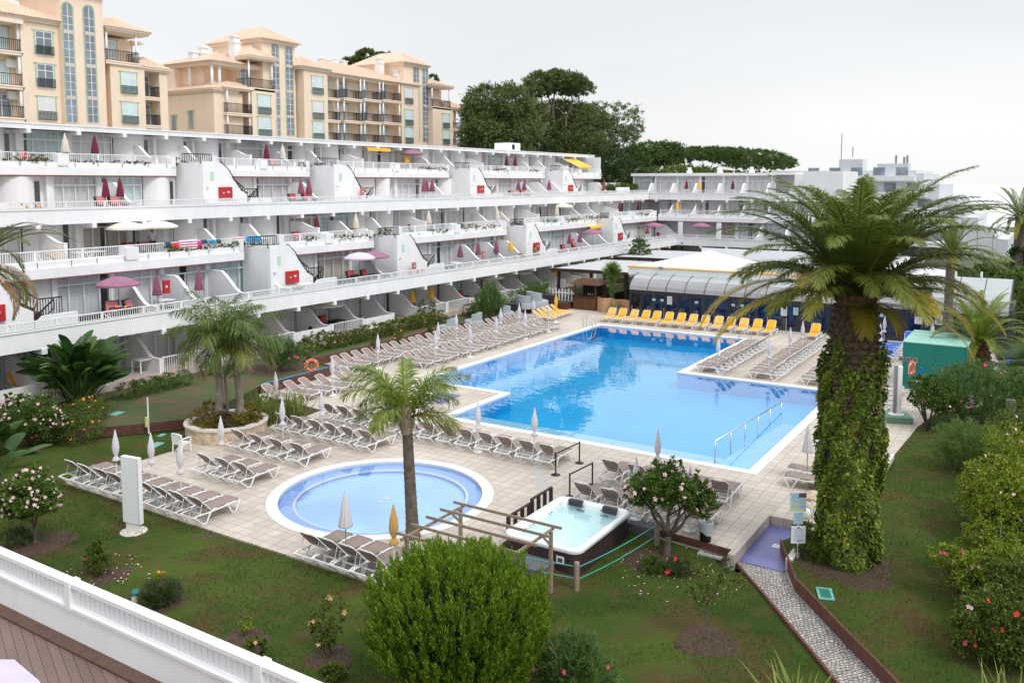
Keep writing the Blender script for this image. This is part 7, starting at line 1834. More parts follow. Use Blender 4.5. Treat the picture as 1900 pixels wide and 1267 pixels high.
hedge('low hedge below the white table terrace at the left',g_(240,738,.42),g_(335,715,.42),1.0,.8,.42,'leaf_mid',99,7000,[('petal_orange',5,.05)])
oleander('tall oleander with magenta flowers left of the garden steps',(atz(517,688,.42).x,atz(517,688,.42).y,.42),[(0,0,1.1,.9,.9,.95),(.5,-.5,.9,.7,.7,.7),(-.3,.5,1.3,.6,.6,.7)],'leaf_oleander',12000,.15,.022,100,[('petal_magenta',9,.09)])
bush('bare gnarled shrub beside the garden steps',(atz(572,672,.42).x,atz(572,672,.42).y,.42),[(0,0,.7,.6,.6,.4),(.5,-.1,.6,.4,.4,.3)],'leaf_hedge',1100,.07,.04,101,9,name='shrub',r0=.045,clump=.4,per=14)
bush('rose bush with white flowers at the left end of the long hedge',(38.3,38.9,.42),[(0,0,.6,.9,.6,.55),(1.0,0,.6,.8,.6,.55),(-.7,-.1,.45,.5,.5,.4)],'leaf_hedge',8000,.07,.045,102,8,[('petal_pink',26,.06)],name='rose_bush')
hedge('long clipped hedge in front of the ground floor terraces, nearer stretch',(40.2,38.9),(51.6,39.1),.95,.95,.42,'leaf_hedge',103,24000,[('petal_orange',22,.05)],L=.09,W=.05)
hedge('long clipped hedge in front of the ground floor terraces, farther stretch',(55.4,39.),(59.6,39.1),.95,.95,.42,'leaf_hedge',104,7000,[('petal_orange',6,.05)],L=.09,W=.05)
hedge('hedge behind the rattan seats and the bar fence',(61.8,38.6),(67.2,38.7),1.3,1.3,.42,'leaf_mid',105,9000,None,L=.1,W=.05)
oleander('dark oleander with red flowers on the soil strip between rattan seats',(atz(908,590,.42).x,atz(908,590,.42).y,.42),[(0,0,1.3,1.1,1.1,1.15),(.6,-.3,1.0,.8,.8,.9),(-.6,.3,1.1,.8,.8,.9),(0,0,2.2,.7,.7,.7)],'leaf_oleander',13000,.17,.028,106,[('petal_magenta',12,.08)])
oleander('loose tall shrub in front of the rattan seats near the picket fence',(atz(985,560,.42).x,atz(985,560,.42).y,.42),[(0,0,.9,1.5,.9,.8),(1.8,.2,1.,1.2,.9,.9)],'leaf_oleander',7000,.17,.028,107,[])
for k,(x,y,h,l) in enumerate(((694,655,1.3,'thin young bush in the soil strip left of the lone white parasol'),(740,640,1.0,'small round bush with orange flowers in the soil strip'),(782,600,1.9,'thin upright bush before the white ground floor screen'),(802,598,1.6,'second thin upright bush before the white ground floor screen'),(800,617,.5,'tiny round shrub behind the nearest rattan seat'))):
    p=atz(x,y,.42); bush(l,(p.x,p.y,.42),[(0,0,h*.6,.28+.1*(k==1),.28+.1*(k==1),h*.42)],'leaf_hedge',1100,.09,.045,110+k,4,[('petal_orange',4,.07)] if k==1 else None,name='young_bush')
# yucca by the bar, norfolk pine on the roof, cycad in a pot
p=atz(1137,575,0); p=Vector((66.9,atx(1135,560,66.9).y,0)); t=thing('cordyline','shaggy spiky palm lily beside the wooden bar','tree',p)
zt_p=atx(1135,505,66.9).z; rng=np.random.default_rng(8)
MB().tube([(p.x,p.y,0),(p.x+.05,p.y,zt_p*.5),(p.x,p.y,zt_p)],[.16,.12,.1],8).build('trunk','bark',t,world=True)
P=np.concatenate([np.tile([[p.x,p.y,zt_p]],(420,1)),np.array([[p.x,p.y,z_] for z_ in rng.uniform(1.3,zt_p,420)])]); D=unit(np.concatenate([randdir(rng,420)+np.array([0,0,.35]),randdir(rng,420)*.5-np.array([0,0,.9])])); U=unit(np.cross(D,randdir(rng,840))); V,F=leafquads(P,D,U,np.where(np.arange(840)<420,1.05,.5),.07); npmesh('leaves',V,F,'leaf_soft',t)
p=Vector((86,atx(1186,500,86).y,3.0)); zt_p=atx(1186,458,86).z; t=thing('norfolk_pine','small flat-tiered pine standing above the canvas roofs','tree',p); MB().tube([(p.x,p.y,1.),(p.x,p.y,zt_p+1.2)],[.12,.05],7).build('trunk','bark',t,world=True)
B=[]; 
for k,(r_,dz) in enumerate(((1.9,-.9),(1.8,-.4),(1.2,.1),(.6,.6))):
    for j in range(8): a=j*PI/4+k*.4; B.append((p.x+r_*.55*math.cos(a),p.y+r_*.55*math.sin(a),zt_p+dz,.55,.55,.22))
foliage('crown','leaf_pine',t,B,8000,.16,.04,120,.5,.3,30)
p=atz(1143,578,0); p=Vector((64.9,atx(1140,575,64.9).y,0)); t=thing('potted_cycad','small cycad in a pale pot before the hardboard screen','potted plant',p); MB().lathe([(.22,0),(.3,.4),(.3,.45),(.25,.45),(.25,.38),(0,.38)],16).build('pot','green_turf' if 0 else 'cream_white',t); palm(t,(p.x,p.y,.5),14,.9,.2,.03,24,'frond_big',(1.2,.2),(.9,1.6),121,stem_r=.012)
p=atz(1255,500,3.2); q_=Vector((100.8,atx(1252,470,100.8).y,.7)); bush('bush with thin purple-brown shoots before the far wing ground floor',q_,[(0,0,1.0,1.2,2.2,.8),(0,1.2,2.3,.5,.8,1.1),(0,-.6,2.2,.4,.6,.9)],'leaf_brown',2200,.2,.04,122,9,name='shrub')
# --- right-hand side planting
def B3(px,py,z=0): p=atz(px,py,z); return (p.x,p.y,z)
bush('small dark tree-like shrub with pink blooms left of the oleanders by the white pillar',B3(1722,798),[(0,0,1.55,.85,.85,.7),(.3,.3,1.9,.6,.6,.45),(-.2,-.6,1.4,.6,.6,.5)],'leaf_mid',9000,.10,.06,130,7,[('petal_pink',10,.07),('petal_rose',3,.06)],name='flowering_shrub',cat='shrub',r0=.05)
oleander('large oleander with dark pink flowers in front of the green container',B3(1800,790),[(0,0,1.6,1.6,1.5,1.3),(1.2,-1.2,1.3,1.2,1.2,1.1),(.5,1.,1.4,1.0,1.,1.1)],'leaf_oleander',24000,.17,.024,131,[('petal_rose',10,.09)])
oleander('soft pale green bush in front of the large oleander',B3(1800,870),[(0,0,.95,1.25,1.2,.85),(.4,-.7,.8,.8,.8,.7),(-.3,.6,.9,.8,.8,.75)],'leaf_soft',17000,.15,.016,132,[],name='soft_bush')
for l,q,bl,m_,n_,fl_ in (
 ('tall yellow green hibiscus bush by the right edge, behind the large one',B3(1885,930),[(0,0,1.2,.9,.9,1.),(1.5,.2,1.3,.9,.9,1.),(.7,-.8,1.3,.9,.8,.9)],'leaf_lime',12000,[('petal_pink',14,.065)]),
 ('mid green bush filling the right border between the soft bush and the hibiscus',B3(1880,850),[(0,0,1.,1.1,1.,.9),(1.4,-.2,1.1,1.,1.,.9),(-.8,.6,.9,.7,.7,.7)],'leaf_hedge',11000,[('petal_pink',10,.065)]),
 ('dark bush behind the soft pale bush at the right edge',B3(1890,785),[(0,0,1.1,1.3,1.1,1.),(2.,0,1.2,1.2,1.1,1.)],'leaf_mid',9000,[('petal_red',3,.07)]),
 ('straggly lime green bush between the hibiscus and the red-flowered shrub',B3(1850,1100),[(0,0,.85,.6,.6,.6),(.5,.5,1.0,.55,.5,.55),(1.1,.1,.9,.6,.6,.6),(-.3,-.5,.8,.5,.5,.5)],'leaf_lime',8000,[('petal_rose',8,.06),('petal_pink',8,.06)]),
 ('dense green shrub with red blooms against the very corner of the photo',B3(1910,1180),[(0,0,.85,.8,.8,.8),(.9,-.1,.85,.8,.8,.75),(.3,.5,1.1,.6,.6,.6)],'leaf_hedge',9000,[('petal_red',5,.06),('petal_pink',6,.05)])):
    bush(l,q,bl,m_,n_,.095,.052,hash(l)%1000 if 0 else len(l)*7,8,fl_,name='border_bush')
hedge('long green hedge running to the back along the right edge',(50.5,1.2),(66,.0),1.7,1.9,0,'leaf_soft',133,14000,None,L=.11,W=.05)
p=B3(1835,1000); bush('large yellow green hibiscus bush with pale pink flowers on the right side',p,[(0,0,1.0,.85,.85,.85),(.9,.1,1.3,.9,.8,.9),(1.6,-.4,1.2,.9,.8,.9),(.5,-.9,1.0,.8,.8,.8),(2.2,.2,1.2,.8,.7,.8)],'leaf_lime',19000,.10,.055,134,10,[('petal_pink',20,.06),('petal_violet',1,.17)],name='hibiscus_bush')
p=B3(1895,960); bush('dark green ground cover shrub along the right edge fence',p,[(0,0,.35,1.2,.8,.45),(1.5,-.3,.4,1.2,.8,.5),(-1.3,.1,.35,1.2,.8,.45),(-2.5,.2,.3,1.,.7,.35)],'leaf_mid',9000,.09,.05,135,4,[('petal_orange',6,.06)],name='ground_cover_shrub',cat='shrub')
p=B3(1790,1115); bush('yellow green shrub leaning out of the right border',p,[(0,0,.8,.55,.55,.5),(.2,.45,1.0,.4,.45,.35),(.3,-.35,.9,.45,.45,.45)],'leaf_lime',5200,.09,.05,136,8,[('petal_rose',4,.08),('petal_pink',5,.07)],name='shrub',per=28)
p=B3(1835,1215); bush('broad shrub with bright red flowers in the bottom right corner',p,[(0,0,.75,.75,.75,.7),(-.3,-.55,.7,.65,.65,.65),(.6,-.2,.85,.65,.65,.65),(-.4,.35,.6,.45,.45,.5),(.1,-.9,.9,.5,.5,.5)],'leaf_hedge',17000,.085,.045,137,9,[('petal_red',9,.06),('petal_rose',5,.055),('petal_pink',4,.05)],name='flowering_shrub',cat='shrub')
bush('low grassy plants at the foot of the ivy palm beside the notice board',B3(1505,1030),[(0,0,.2,.5,.5,.28),(.9,.35,.25,.5,.4,.3),(-.3,-.2,.2,.35,.35,.2),(.6,.1,.2,.5,.5,.25)],'leaf_hedge',5500,.14,.022,138,0,name='grass_clump',cat='grass clump',up=1.)
p=atz(1842,470,0); p=Vector((85,atx(1850,500,85).y,0)); bush('round dark tree low behind the palms at the right edge',(p.x,p.y,0),[(0,0,2.6,3.,3.,1.6),(-2,-3,1.5,3.5,3.5,1.8),(3,2,1.5,3.5,3.,1.6)],'leaf_mid',9000,.3,.16,139,8,name='tree',cat='tree',r0=.15)
p=Vector((75,atx(1885,560,75).y,0)); bush('shrubbery behind the right end of the restaurant roof',(p.x,p.y,-.5),[(0,0,2.4,2.,2.5,1.9),(2,-4,1.8,3,3,2.),(-3,-2,1.5,2.5,2,1.6)],'leaf_hedge',9000,.22,.12,140,6,name='bush')
# --- trees on the hill
def bigtree(label,Y,spec,trunk,m,n,L,W,seed,name='eucalyptus_tree',clump=.2,shell=.5,per=34,group=None,r0=.45,tm='bark_pale',zb=8.5,droop=0.):
    """spec: list of (px,py,rx_px,ry_px,depth offset)"""
    B=[]; 
    for px,py,rx,ry,dy in spec:
        c=aty(px,py,Y+dy); e=aty(px+rx,py,Y+dy); f=aty(px,py-ry,Y+dy); r=(e-c).length*.82; B.append((c.x,c.y,c.z,r,r,abs(f.z-c.z)))
    tb=aty(trunk[0],trunk[1],Y); base=(tb.x,tb.y,zb)
    t=thing(name,label,'tree',base,0,group); foliage('crown',m,t,B,n,L,W,seed,clump,shell,per,.1,droop=droop); trunk_tree(t,base,[(b[0],b[1],b[2]) for b in B[:7]],r0,tm,seed=seed,sub=0); return t
G_='tall trees on the hill'
bigtree('tall dense eucalyptus left of the group on the hill',64,[(925,190,42,32,0),(900,215,32,30,1),(950,235,40,36,-1),(905,255,36,34,0),(925,285,44,28,0),(975,215,26,30,2),(885,235,20,26,0),(880,300,22,22,1)],(922,300),'leaf_euc',44000,.42,.18,201,group=G_,clump=.3)
bigtree('tallest tree on the hill with high umbrella-like crown and bare pale trunk',65,[(1030,150,34,17,0),(1000,165,24,14,1),(1060,165,26,13,-1),(1075,158,14,10,0),(1020,140,20,10,1),(990,172,14,9,0)],(1030,300),'leaf_euc',19000,.38,.17,202,group=G_,clump=.3)
bigtree('broad tree filling the middle of the group on the hill',67,[(1045,215,44,28,0),(1010,235,36,30,0),(1080,225,30,26,1),(1040,260,48,30,-1),(995,270,34,26,0),(1070,270,34,28,0),(1030,295,50,22,0)],(1028,305),'leaf_euc',44000,.42,.18,203,group=G_,clump=.28)
bigtree('airy tree with sky showing through at the right of the group on the hill',66,[(1130,210,32,20,0),(1105,235,26,22,0),(1155,230,22,22,0),(1125,250,30,22,0),(1172,245,12,18,0),(1095,265,22,18,0),(1150,262,20,14,0)],(1125,320),'leaf_euc',14000,.36,.15,204,group=G_,clump=.24,per=26)
bigtree('dark dense trees low between the tall group and the stone pines',63.5,[(1110,300,34,24,0),(1150,295,28,26,0),(1080,305,26,20,0),(1130,325,40,16,0),(1170,320,24,18,0)],(1120,335),'leaf_dark',18000,.38,.18,205,group=G_,name='holm_oak',clump=.35,shell=.6)
bigtree('rounded stone pine, leftmost of the stone pines',98,[(1215,282,28,17,0),(1195,290,20,15,0),(1238,289,18,13,0),(1205,300,26,10,0)],(1213,330),'leaf_pine',20000,.7,.3,206,name='stone_pine',group='stone pines on the hill',clump=.35,shell=.6,zb=6.)
bigtree('wide stone pine with umbrella crown, middle of the stone pines',98,[(1300,283,30,9,0),(1277,289,20,9,0),(1328,288,22,9,0),(1345,296,12,7,0),(1262,295,11,7,0)],(1305,330),'leaf_pine',22000,.7,.3,207,name='stone_pine',group='stone pines on the hill',clump=.35,shell=.6,zb=6.)
bigtree('flat stone pine, rightmost of the stone pines',98,[(1372,284,20,9,0),(1396,291,24,11,0),(1424,300,18,10,0),(1408,305,24,9,0),(1440,308,12,6,0)],(1385,330),'leaf_pine',22000,.7,.3,208,name='stone_pine',group='stone pines on the hill',clump=.35,shell=.6,zb=6.)
bigtree('mixed scrub below the stone pines behind the hotel wings',84,[(1160,335,36,12,0),(1200,330,34,13,0),(1240,322,30,12,2),(1280,320,22,12,2),(1180,345,44,10,0),(1330,324,30,6,2),(1370,324,30,6,2)],(1205,345),'leaf_hedge',24000,.6,.3,209,name='scrub',clump=.4,shell=.6,zb=6.,r0=.12)
bigtree('tree behind the roof of the long peach apartment house, left crown',100,[(680,105,16,12,0),(665,115,14,9,0),(690,118,18,9,0),(648,115,12,7,0)],(680,135),'leaf_euc',6000,.5,.22,210,group='trees behind the peach house')
bigtree('tree behind the roof of the long peach apartment house, right crown',102,[(715,108,16,9,0),(705,118,16,9,0),(728,112,8,6,0)],(712,135),'leaf_euc',4500,.5,.22,211,group='trees behind the peach house')
bigtree('small bit of tree right of the tower of the long peach house',102,[(804,148,7,10,0),(806,158,8,6,0)],(805,175),'leaf_euc',1500,.5,.22,212)
for k,(xa,xb2,y) in enumerate(((1122,1145,349),(1153,1196,349))):
    a=aty(xa,y,50.5);b=aty(xb2,y,50.5); hedge('clipped flat-topped hedge in the gap between the hotel wings, '+('left' if k==0 else 'right'),(a.x,a.y),(b.x,b.y),1.0,1.5,9.2,'leaf_hedge',220+k,5000,None,L=.2,W=.1,group='clipped hedges in the gap')
# fallen petals on the grass
rng=np.random.default_rng(44)
def petals(cx,cy,r,n,z,nm): 
    V=[];F=[]
    for i in range(n):
        a=rng.random()*6.28; q=r*math.sqrt(rng.random()); s=.035*(.6+.9*rng.random()); x=cx+q*math.cos(a); y=cy+q*math.sin(a); b=len(V); t_=rng.random()*3
        zz=lawn_h(x,y)+z
        for k in range(4): V.append((x+s*math.cos(t_+k*1.57)*(1 if k%2 else .5),y+s*math.sin(t_+k*1.57)*(1 if k%2 else .5),zz+.03+.012*(k%2)))
        F.append([b,b+1,b+2,b+3])
    o=npmesh('fallen_petals',np.array(V),np.array(F),'petal_pink',None); tag(o,nm,'petals',kind='stuff')
petals(23.1,8.8,1.9,110,.0,'fallen pink petals scattered under the hibiscus tree by the hot tub'); petals(13.6,22.3,1.5,60,.0,'fallen pink petals under the left hibiscus tree')
# short grass: tufts standing a few centimetres out of the lawn near the camera
n=120000; x=rng.uniform(9,27,n); y=rng.uniform(1.,31,n); ok=np.array([not inside((a,b),DECK) for a,b in zip(x,y)]) ; x=x[ok];y=y[ok]
PTH=PL+PRi[::-1]; ok=np.array([not inside((a,b),PTH) and not inside((a,b),RL) and not (24.3<a<28.4 and 6<b<7.9) and not (21<a<25 and 11<b<13.9) for a,b in zip(x,y)]); x=x[ok];y=y[ok]; z=np.array([lawn_h(a,b) for a,b in zip(x,y)])
pn=np.sin(x*.9)*np.cos(y*.7)+.5*np.sin(x*2.3+y*1.9); ok=pn>-.35; P=np.stack([x,y,z],1)[ok]; n=len(P); D=unit(randdir(rng,n)*.55+np.array([0,0,1.])); U=unit(np.cross(D,randdir(rng,n))); V,F=leafquads(P,D,U,.08*(.4+rng.random(n)),.02)
leafmat('leaf_lawn',(.036,.074,.013),(.10,.155,.03),(.16,.13,.05)); gr=npmesh('grass',V,F,'leaf_lawn',None); tag(gr,'short grass growing on the lawn around the round pool and path','grass',kind='stuff')
n=60000; x=rng.uniform(19,48,n); y=rng.uniform(-6,6.,n); ok=np.array([inside((a,b),RL2) and not (24.3<a<28.4 and 6<b<7.9) for a,b in zip(x,y)]); P=np.stack([x,y,-.01+0*x],1)[ok]; n=len(P); D=unit(randdir(rng,n)*.55+np.array([0,0,1.])); U=unit(np.cross(D,randdir(rng,n))); V,F=leafquads(P,D,U,.07*(.5+rng.random(n)),.02)
gr=npmesh('grass',V,F,'leaf_lawn',None); tag(gr,'short grass growing on the lawn right of the path','grass',kind='stuff')
# ---------------------------------------------------------------- near terrace wall at the bottom left
nw=thing('terrace_railing_wall','white wall with slatted railing along the near terrace, bottom left','wall',(7.6,14,3.6))
NXw=7.5
o=MB(); o.box(NXw,-6,3.1,NXw+.16,40,4.15); o.box(NXw-.03,-6,4.15,NXw+.20,40,4.20); o.build('wall','white_wall',nw,world=True); 
o=MB(); o.box(NXw-.02,-6,4.53,NXw+.14,40,4.60); o.box(NXw+.02,-6,4.20,NXw+.1,40,4.235); o.build('handrail','white_trim',nw,world=True)
o=MB(); y=-5.9
while y<39.9: o.box(NXw+.035,y,4.235,NXw+.075,y+.105,4.53); y+=.128
o.build('slats','white_trim',nw,world=True)
o=MB()
for y in (8.73,13.17,17.6,4.3,22.): o.box(NXw-.04,y-.07,4.15,NXw+.16,y+.07,4.615)
o.build('post','white_trim',nw,world=True)
struct(MB().box(-3,-6,3.3,NXw-.001,40,3.62).build('terrace_floor','deck_boards'))
o=MB().box(NXw-.22,-6,3.62,NXw-.0,40,3.66); struct(o.build('terrace_kerb','brown_tile'))
PO=Proto(parasol_open('palelilac_cloth',2.55,1.6,.42,8)); 
p=atz(40,1330,3.62+2.2); PO.put((3.2,9.2,3.62),.2,'pale lilac open parasol poking in at the bottom left corner')
# ---------------------------------------------------------------- people
def person(label,loc,rz,shirt,legs,pose='stand',h=1.72,group=None):
    t=thing('person',label,'person',loc,rz,group); k=h/1.72
    def skinned(name,V,E,Rd,m,sub=1):
        me=bpy.data.meshes.new(name); me.from_pydata([tuple(c*k for c in v) for v in V],E,[]); o=bpy.data.objects.new(name,me); COL.objects.link(o); o.parent=t
        md=o.modifiers.new('skin','SKIN'); 
        if not me.skin_vertices: 
            bm=bmesh.new(); bm.from_mesh(me); bm.verts.layers.skin.verify(); bm.to_mesh(me); bm.free()
        for i,r in enumerate(Rd):
            s=me.skin_vertices[0].data[i]; s.radius=(r[0]*k,r[1]*k) if isinstance(r,tuple) else (r*k,r*k); s.use_root=(i==0)
        sb=o.modifiers.new('sub','SUBSURF'); sb.levels=sub; sb.render_levels=sub+1; me.materials.append(MATS[m]); return o
    # y is forward(-), x is left/right
    sit=pose=='sit'
    hip=.93 if not sit else .50
    if not sit: kn=[(-.10,-.02,.50),(.10,.0,.50)]; an=[(-.11,.03,.09),(.11,.02,.09)]; toe=[(-.12,-.14,.03),(.12,-.15,.03)]
    else: kn=[(-.12,-.42,.50),(.12,-.42,.50)]; an=[(-.12,-.44,.09),(.12,-.44,.09)]; toe=[(-.12,-.58,.04),(.12,-.58,.04)]
    s=hip
    V=[(0,0,s),(0,.01,s+.22),(0,.0,s+.42),(0,.01,s+.56),(0,-.01,s+.64),(0,-.02,s+.73),(0,-.015,s+.80),
       (-.17,.0,s+.52),(.17,.0,s+.52),(-.22,-.03,s+.24),(.22,-.03,s+.24),(-.20,-.20,s+.08),(.20,-.22,s+.10),(-.18,-.28,s+.04),(.18,-.30,s+.07),
       (-.10,0,s-.05),(.10,0,s-.05),kn[0],kn[1],an[0],an[1],toe[0],toe[1]]
    E=[(0,1),(1,2),(2,3),(3,4),(4,5),(5,6),(2,7),(2,8),(7,9),(8,10),(9,11),(10,12),(11,13),(12,14),(0,15),(0,16),(15,17),(16,18),(17,19),(18,20),(19,21),(20,22)]
    Rd=[(.15,.11),(.14,.10),(.16,.11),(.06,.06),(.065,.075),(.085,.10),(.06,.07),.06,.06,.042,.042,.032,.032,.036,.036,.09,.09,.062,.062,.04,.04,.035,.035]
    skinned('body',V,E,Rd,'skin')
    # shirt and trousers are slightly larger skins over the torso and the legs
    skinned('shirt',[(0,0,s-.02),(0,.01,s+.22),(0,0,s+.42),(0,.01,s+.53),(-.17,.0,s+.50),(.17,.0,s+.50),(-.215,-.02,s+.30),(.215,-.02,s+.30)],[(0,1),(1,2),(2,3),(2,4),(2,5),(4,6),(5,7)],[(.165,.125),(.155,.115),(.175,.125),(.075,.075),.075,.075,.058,.058],shirt)
    skinned('trousers',[(0,0,s-.0),(-.10,0,s-.06),(.10,0,s-.06),kn[0],kn[1],((kn[0][0]+an[0][0])/2,(kn[0][1]+an[0][1])/2,(kn[0][2]+an[0][2])/2),((kn[1][0]+an[1][0])/2,(kn[1][1]+an[1][1])/2,(kn[1][2]+an[1][2])/2)],[(0,1),(0,2),(1,3),(2,4),(3,5),(4,6)],[(.155,.12),.102,.102,.078,.078,.068,.068],legs)
    o=MB().lathe([(0,.15),(.07,.13),(.098,.06),(.10,0),(.085,-.04)],12,(0,.015,s+.74)); o.v=[tuple(c*k for c in v) for v in o.v]; o.build('hair','hair',t,smooth=True)
    f=MB(); 
    for x in (-.03,.03): f.box(x-.012,-.118,s+.745,x+.012,-.108,s+.757)
    f.box(-.012,-.135,s+.705,.012,-.105,s+.735); f.v=[tuple(c*k for c in v) for v in f.v]; f.build('face_features','hair',t)
    return t
p=aty(287,440,46.9); person('man in a white T-shirt standing in a terrace doorway under a white parasol',(p.x+.2,47.4,Z['L2']),R(160),'cloth_white','cloth_dark',h=1.78)
p=aty(1060,520,41.6); person('man in dark clothes standing on the ground floor terrace behind the pergola',(p.x,41.6,.75),R(20),'cloth_dark','cloth_dark',h=1.8)
p=aty(1035,530,39.2); person('child in a blue shirt standing by the hedge left of the pergola',(p.x,39.2,.45),R(-20),'cloth_blue','cloth_dark',h=1.25)
p=aty(993,462,42.4); person('person in an olive top sitting on the terrace next to the yellow lounger',(p.x,42.4,Z['L1']),R(60),'cloth_olive','cloth_dark','sit',h=1.65)
# ---------------------------------------------------------------- terrace furniture
def wchair(cush):
    t=thing('lounge_chair','x','chair')
    o=MB(); o.box(-.38,-.40,.05,.38,.40,.30); o.box(-.42,-.38,.30,-.32,.36,.55); o.box(.32,-.38,.30,.42,.36,.55); o.ext([(.30,.28),(.40,.28),(.58,1.0),(.48,1.02)],'x',-.38,.38) ; o.build('frame','rattan_dark',t)
    MB().box(-.31,-.40,.302,.31,.28,.42).build('seat_cushion',cush,t)
    MB().ext([(.18,.42),(.29,.42),(.475,.98),(.37,1.0)],'x',-.30,.30).build('back_cushion',cush,t)
    return t
WC=Proto(wchair('red_cushion')); WP=Proto(wchair('pink_cushion'))
def ptable(m='resin_white'):
    t=thing('plastic_table','x','table'); MB().box(-.45,-.45,.69,.45,.45,.72).build('table_top',m,t)
    for x in (-.38,.38):
        for y in (-.38,.38): MB().box(x-.03,y-.03,0,x+.03,y+.03,.69).build('leg',m,t)
    return t
TB=Proto(ptable()); TD=Proto(ptable('rattan_dark'))
CPB=Proto(parasol_bell('burgundy_cloth',2.25,.22,1.0)); CPM=Proto(parasol_bell('mauve_cloth',2.25,.24,1.0)); CPC=Proto(parasol_bell('cream_cloth',2.25,.26,1.0)); CPY=Proto(parasol_bell('yellow_cloth',2.2,.24,1.0)); OPC=Proto(parasol_open('cream_cloth',2.3,1.2,.36,8)); OPP=Proto(parasol_open('purple_cloth',2.3,1.15,.42,8)); OPL=Proto(parasol_open('palelilac_cloth',2.3,1.2,.4,8))
LV={'0':(41.9,Z['L0']),'1':(42.9,Z['L1']),'2':(46.4,Z['L2']),'3':(49.8,Z['L3']),'4':(53.4,Z['L4'])}
def top(P,lv,x,y,label,zt=2.25,group=None,Y=None,rz=None):
    """stand a parasol on a terrace so that its tip is found where it is seen"""
    Y_,z=LV[lv]; Y_=Y or Y_; p=aty(x,y,Y_); P.put((p.x,Y_,z+.003),R(random.uniform(0,90)) if rz is None else rz,label,group)
    return p
GB='burgundy closed parasols on the terraces'
for lv,x,y,l in (('4',175,256,'burgundy closed parasol on the top terrace, left end, right of a white one'),('4',494,270,'burgundy closed parasol on the top terrace left of the pale one'),('4',940,290,'burgundy closed parasol on the top terrace near its far end'),('4',956,292,'small burgundy parasol beside the one near the far end of the top terrace'),
  ('3',195,333,'burgundy closed parasol, left of the pair on the upper walkway terrace at the left'),('3',222,332,'burgundy closed parasol, right of the pair on the upper walkway terrace at the left'),('2',588,403,'burgundy closed parasol on the middle terrace with red chairs'),('2',1150,375,'burgundy closed parasol on the middle terrace near the inner corner'),('2',1185,372,'thin burgundy closed parasol in the inner corner')):
    top(CPB,lv,x,y,l,group=GB)
GM='mauve closed parasols on the terraces'
for lv,x,y,l in (('3',558,336,'mauve closed parasol, left of the pair beside red cushions on the upper walkway terrace'),('3',573,337,'mauve closed parasol, right of the pair beside red cushions on the upper walkway terrace'),('3',792,336,'mauve closed parasol, left of the pair with black chairs'),('3',802,337,'mauve closed parasol, right of the pair with black chairs'),('3',962,335,'mauve closed parasol, left of the pair right of a red hose box'),('3',973,336,'mauve closed parasol, right of the pair right of a red hose box'),('3',1019,336,'single mauve closed parasol between two dividers near the end of the upper walkway'),('3',1121,337,'single mauve closed parasol before the clipped hedges'),('3',802-15,345,'mauve closed parasol leaning on the upper walkway divider'),
  ('1',290,511,'mauve closed parasol beside the small red hose cabinet on the lower walkway terrace'),('1',368,500,'mauve closed parasol with pink folded chairs on the lower walkway terrace'),('1',854,451,'mauve closed parasol over the white table on the lower walkway terrace'),('1',887,449,'mauve closed parasol behind the pink box on the lower walkway terrace'),('1',921,443,'mauve closed parasol left of the pale yellow one on the lower walkway terrace'),('1',1057,432,'mauve closed parasol, left of the pair with red chairs on the lower walkway'),('1',1076,431,'mauve closed parasol, right of the pair with red chairs on the lower walkway'),('1',1201,418,'mauve closed parasol in the inner corner beside the open one')):
    top(CPM,lv,x,y,l,group=GM)
for lv,x,y,l in (('4',120,254,'white closed parasol on the top terrace at the left end'),('4',524,272,'slim white closed parasol on the top terrace beside a divider'),('2',660,401,'cream closed parasol over red chairs on the middle terrace'),('2',795,398,'slim cream closed parasol over pink chairs on the middle terrace'),('2',922,388,'cream closed parasol at the middle of the middle terrace'),('2',1033,378,'cream closed parasol on the middle terrace next to an open white one')): top(CPC,lv,x,y,l,group='cream closed parasols on the terraces')
for lv,x,y,l in (('4',755,282,'thin yellow closed parasol on the top terrace before the open mauve one'),('1',948,442,'pale yellow closed parasol next to the yellow lounger on the lower walkway'),('0',765,543,'yellow closed parasol on a ground floor terrace, nearest of three'),('0',800,537,'pale yellow closed parasol on a ground floor terrace'),('0',1028,503,'yellow closed parasol on the ground floor terrace left of the pergola'),('0',801,560,'small yellow closed parasol behind the white ground floor screen')): top(CPY,lv,x,y,l,group='yellow closed parasols on the terraces')
for lv,x,y,l,P in (('2',236,421,'white open parasol over red chairs on the middle terrace, left of the pair',OPC),('2',292,419,'white open parasol above the man in white, right of the pair',OPC),('0',605,565,'cream open parasol on the ground floor terrace with red chairs',OPC),('0',963,508,'white open parasol on the ground floor terrace left of the pergola',OPC),('0',910,522,'white open parasol half behind the red oleander',OPC),('2',1044,382,'white open parasol on the middle terrace far along',OPC),
  ('1',219,518,'open mauve parasol over a table of bright toys on the lower walkway',OPP),('1',694,470,'open mauve parasol, right of the overlapping pair on the lower walkway',OPP),('1',667,475,'open pale lilac parasol, left of the overlapping pair on the lower walkway',OPL),('4',764,281,'open mauve parasol on the top terrace under the yellow awning',OPP),('1',1100,427,'open mauve parasol behind a divider far along the lower walkway',OPP),('1',1215,413,'open mauve parasol in the inner corner of both wings',OPP)): top(P,lv,x,y,l)
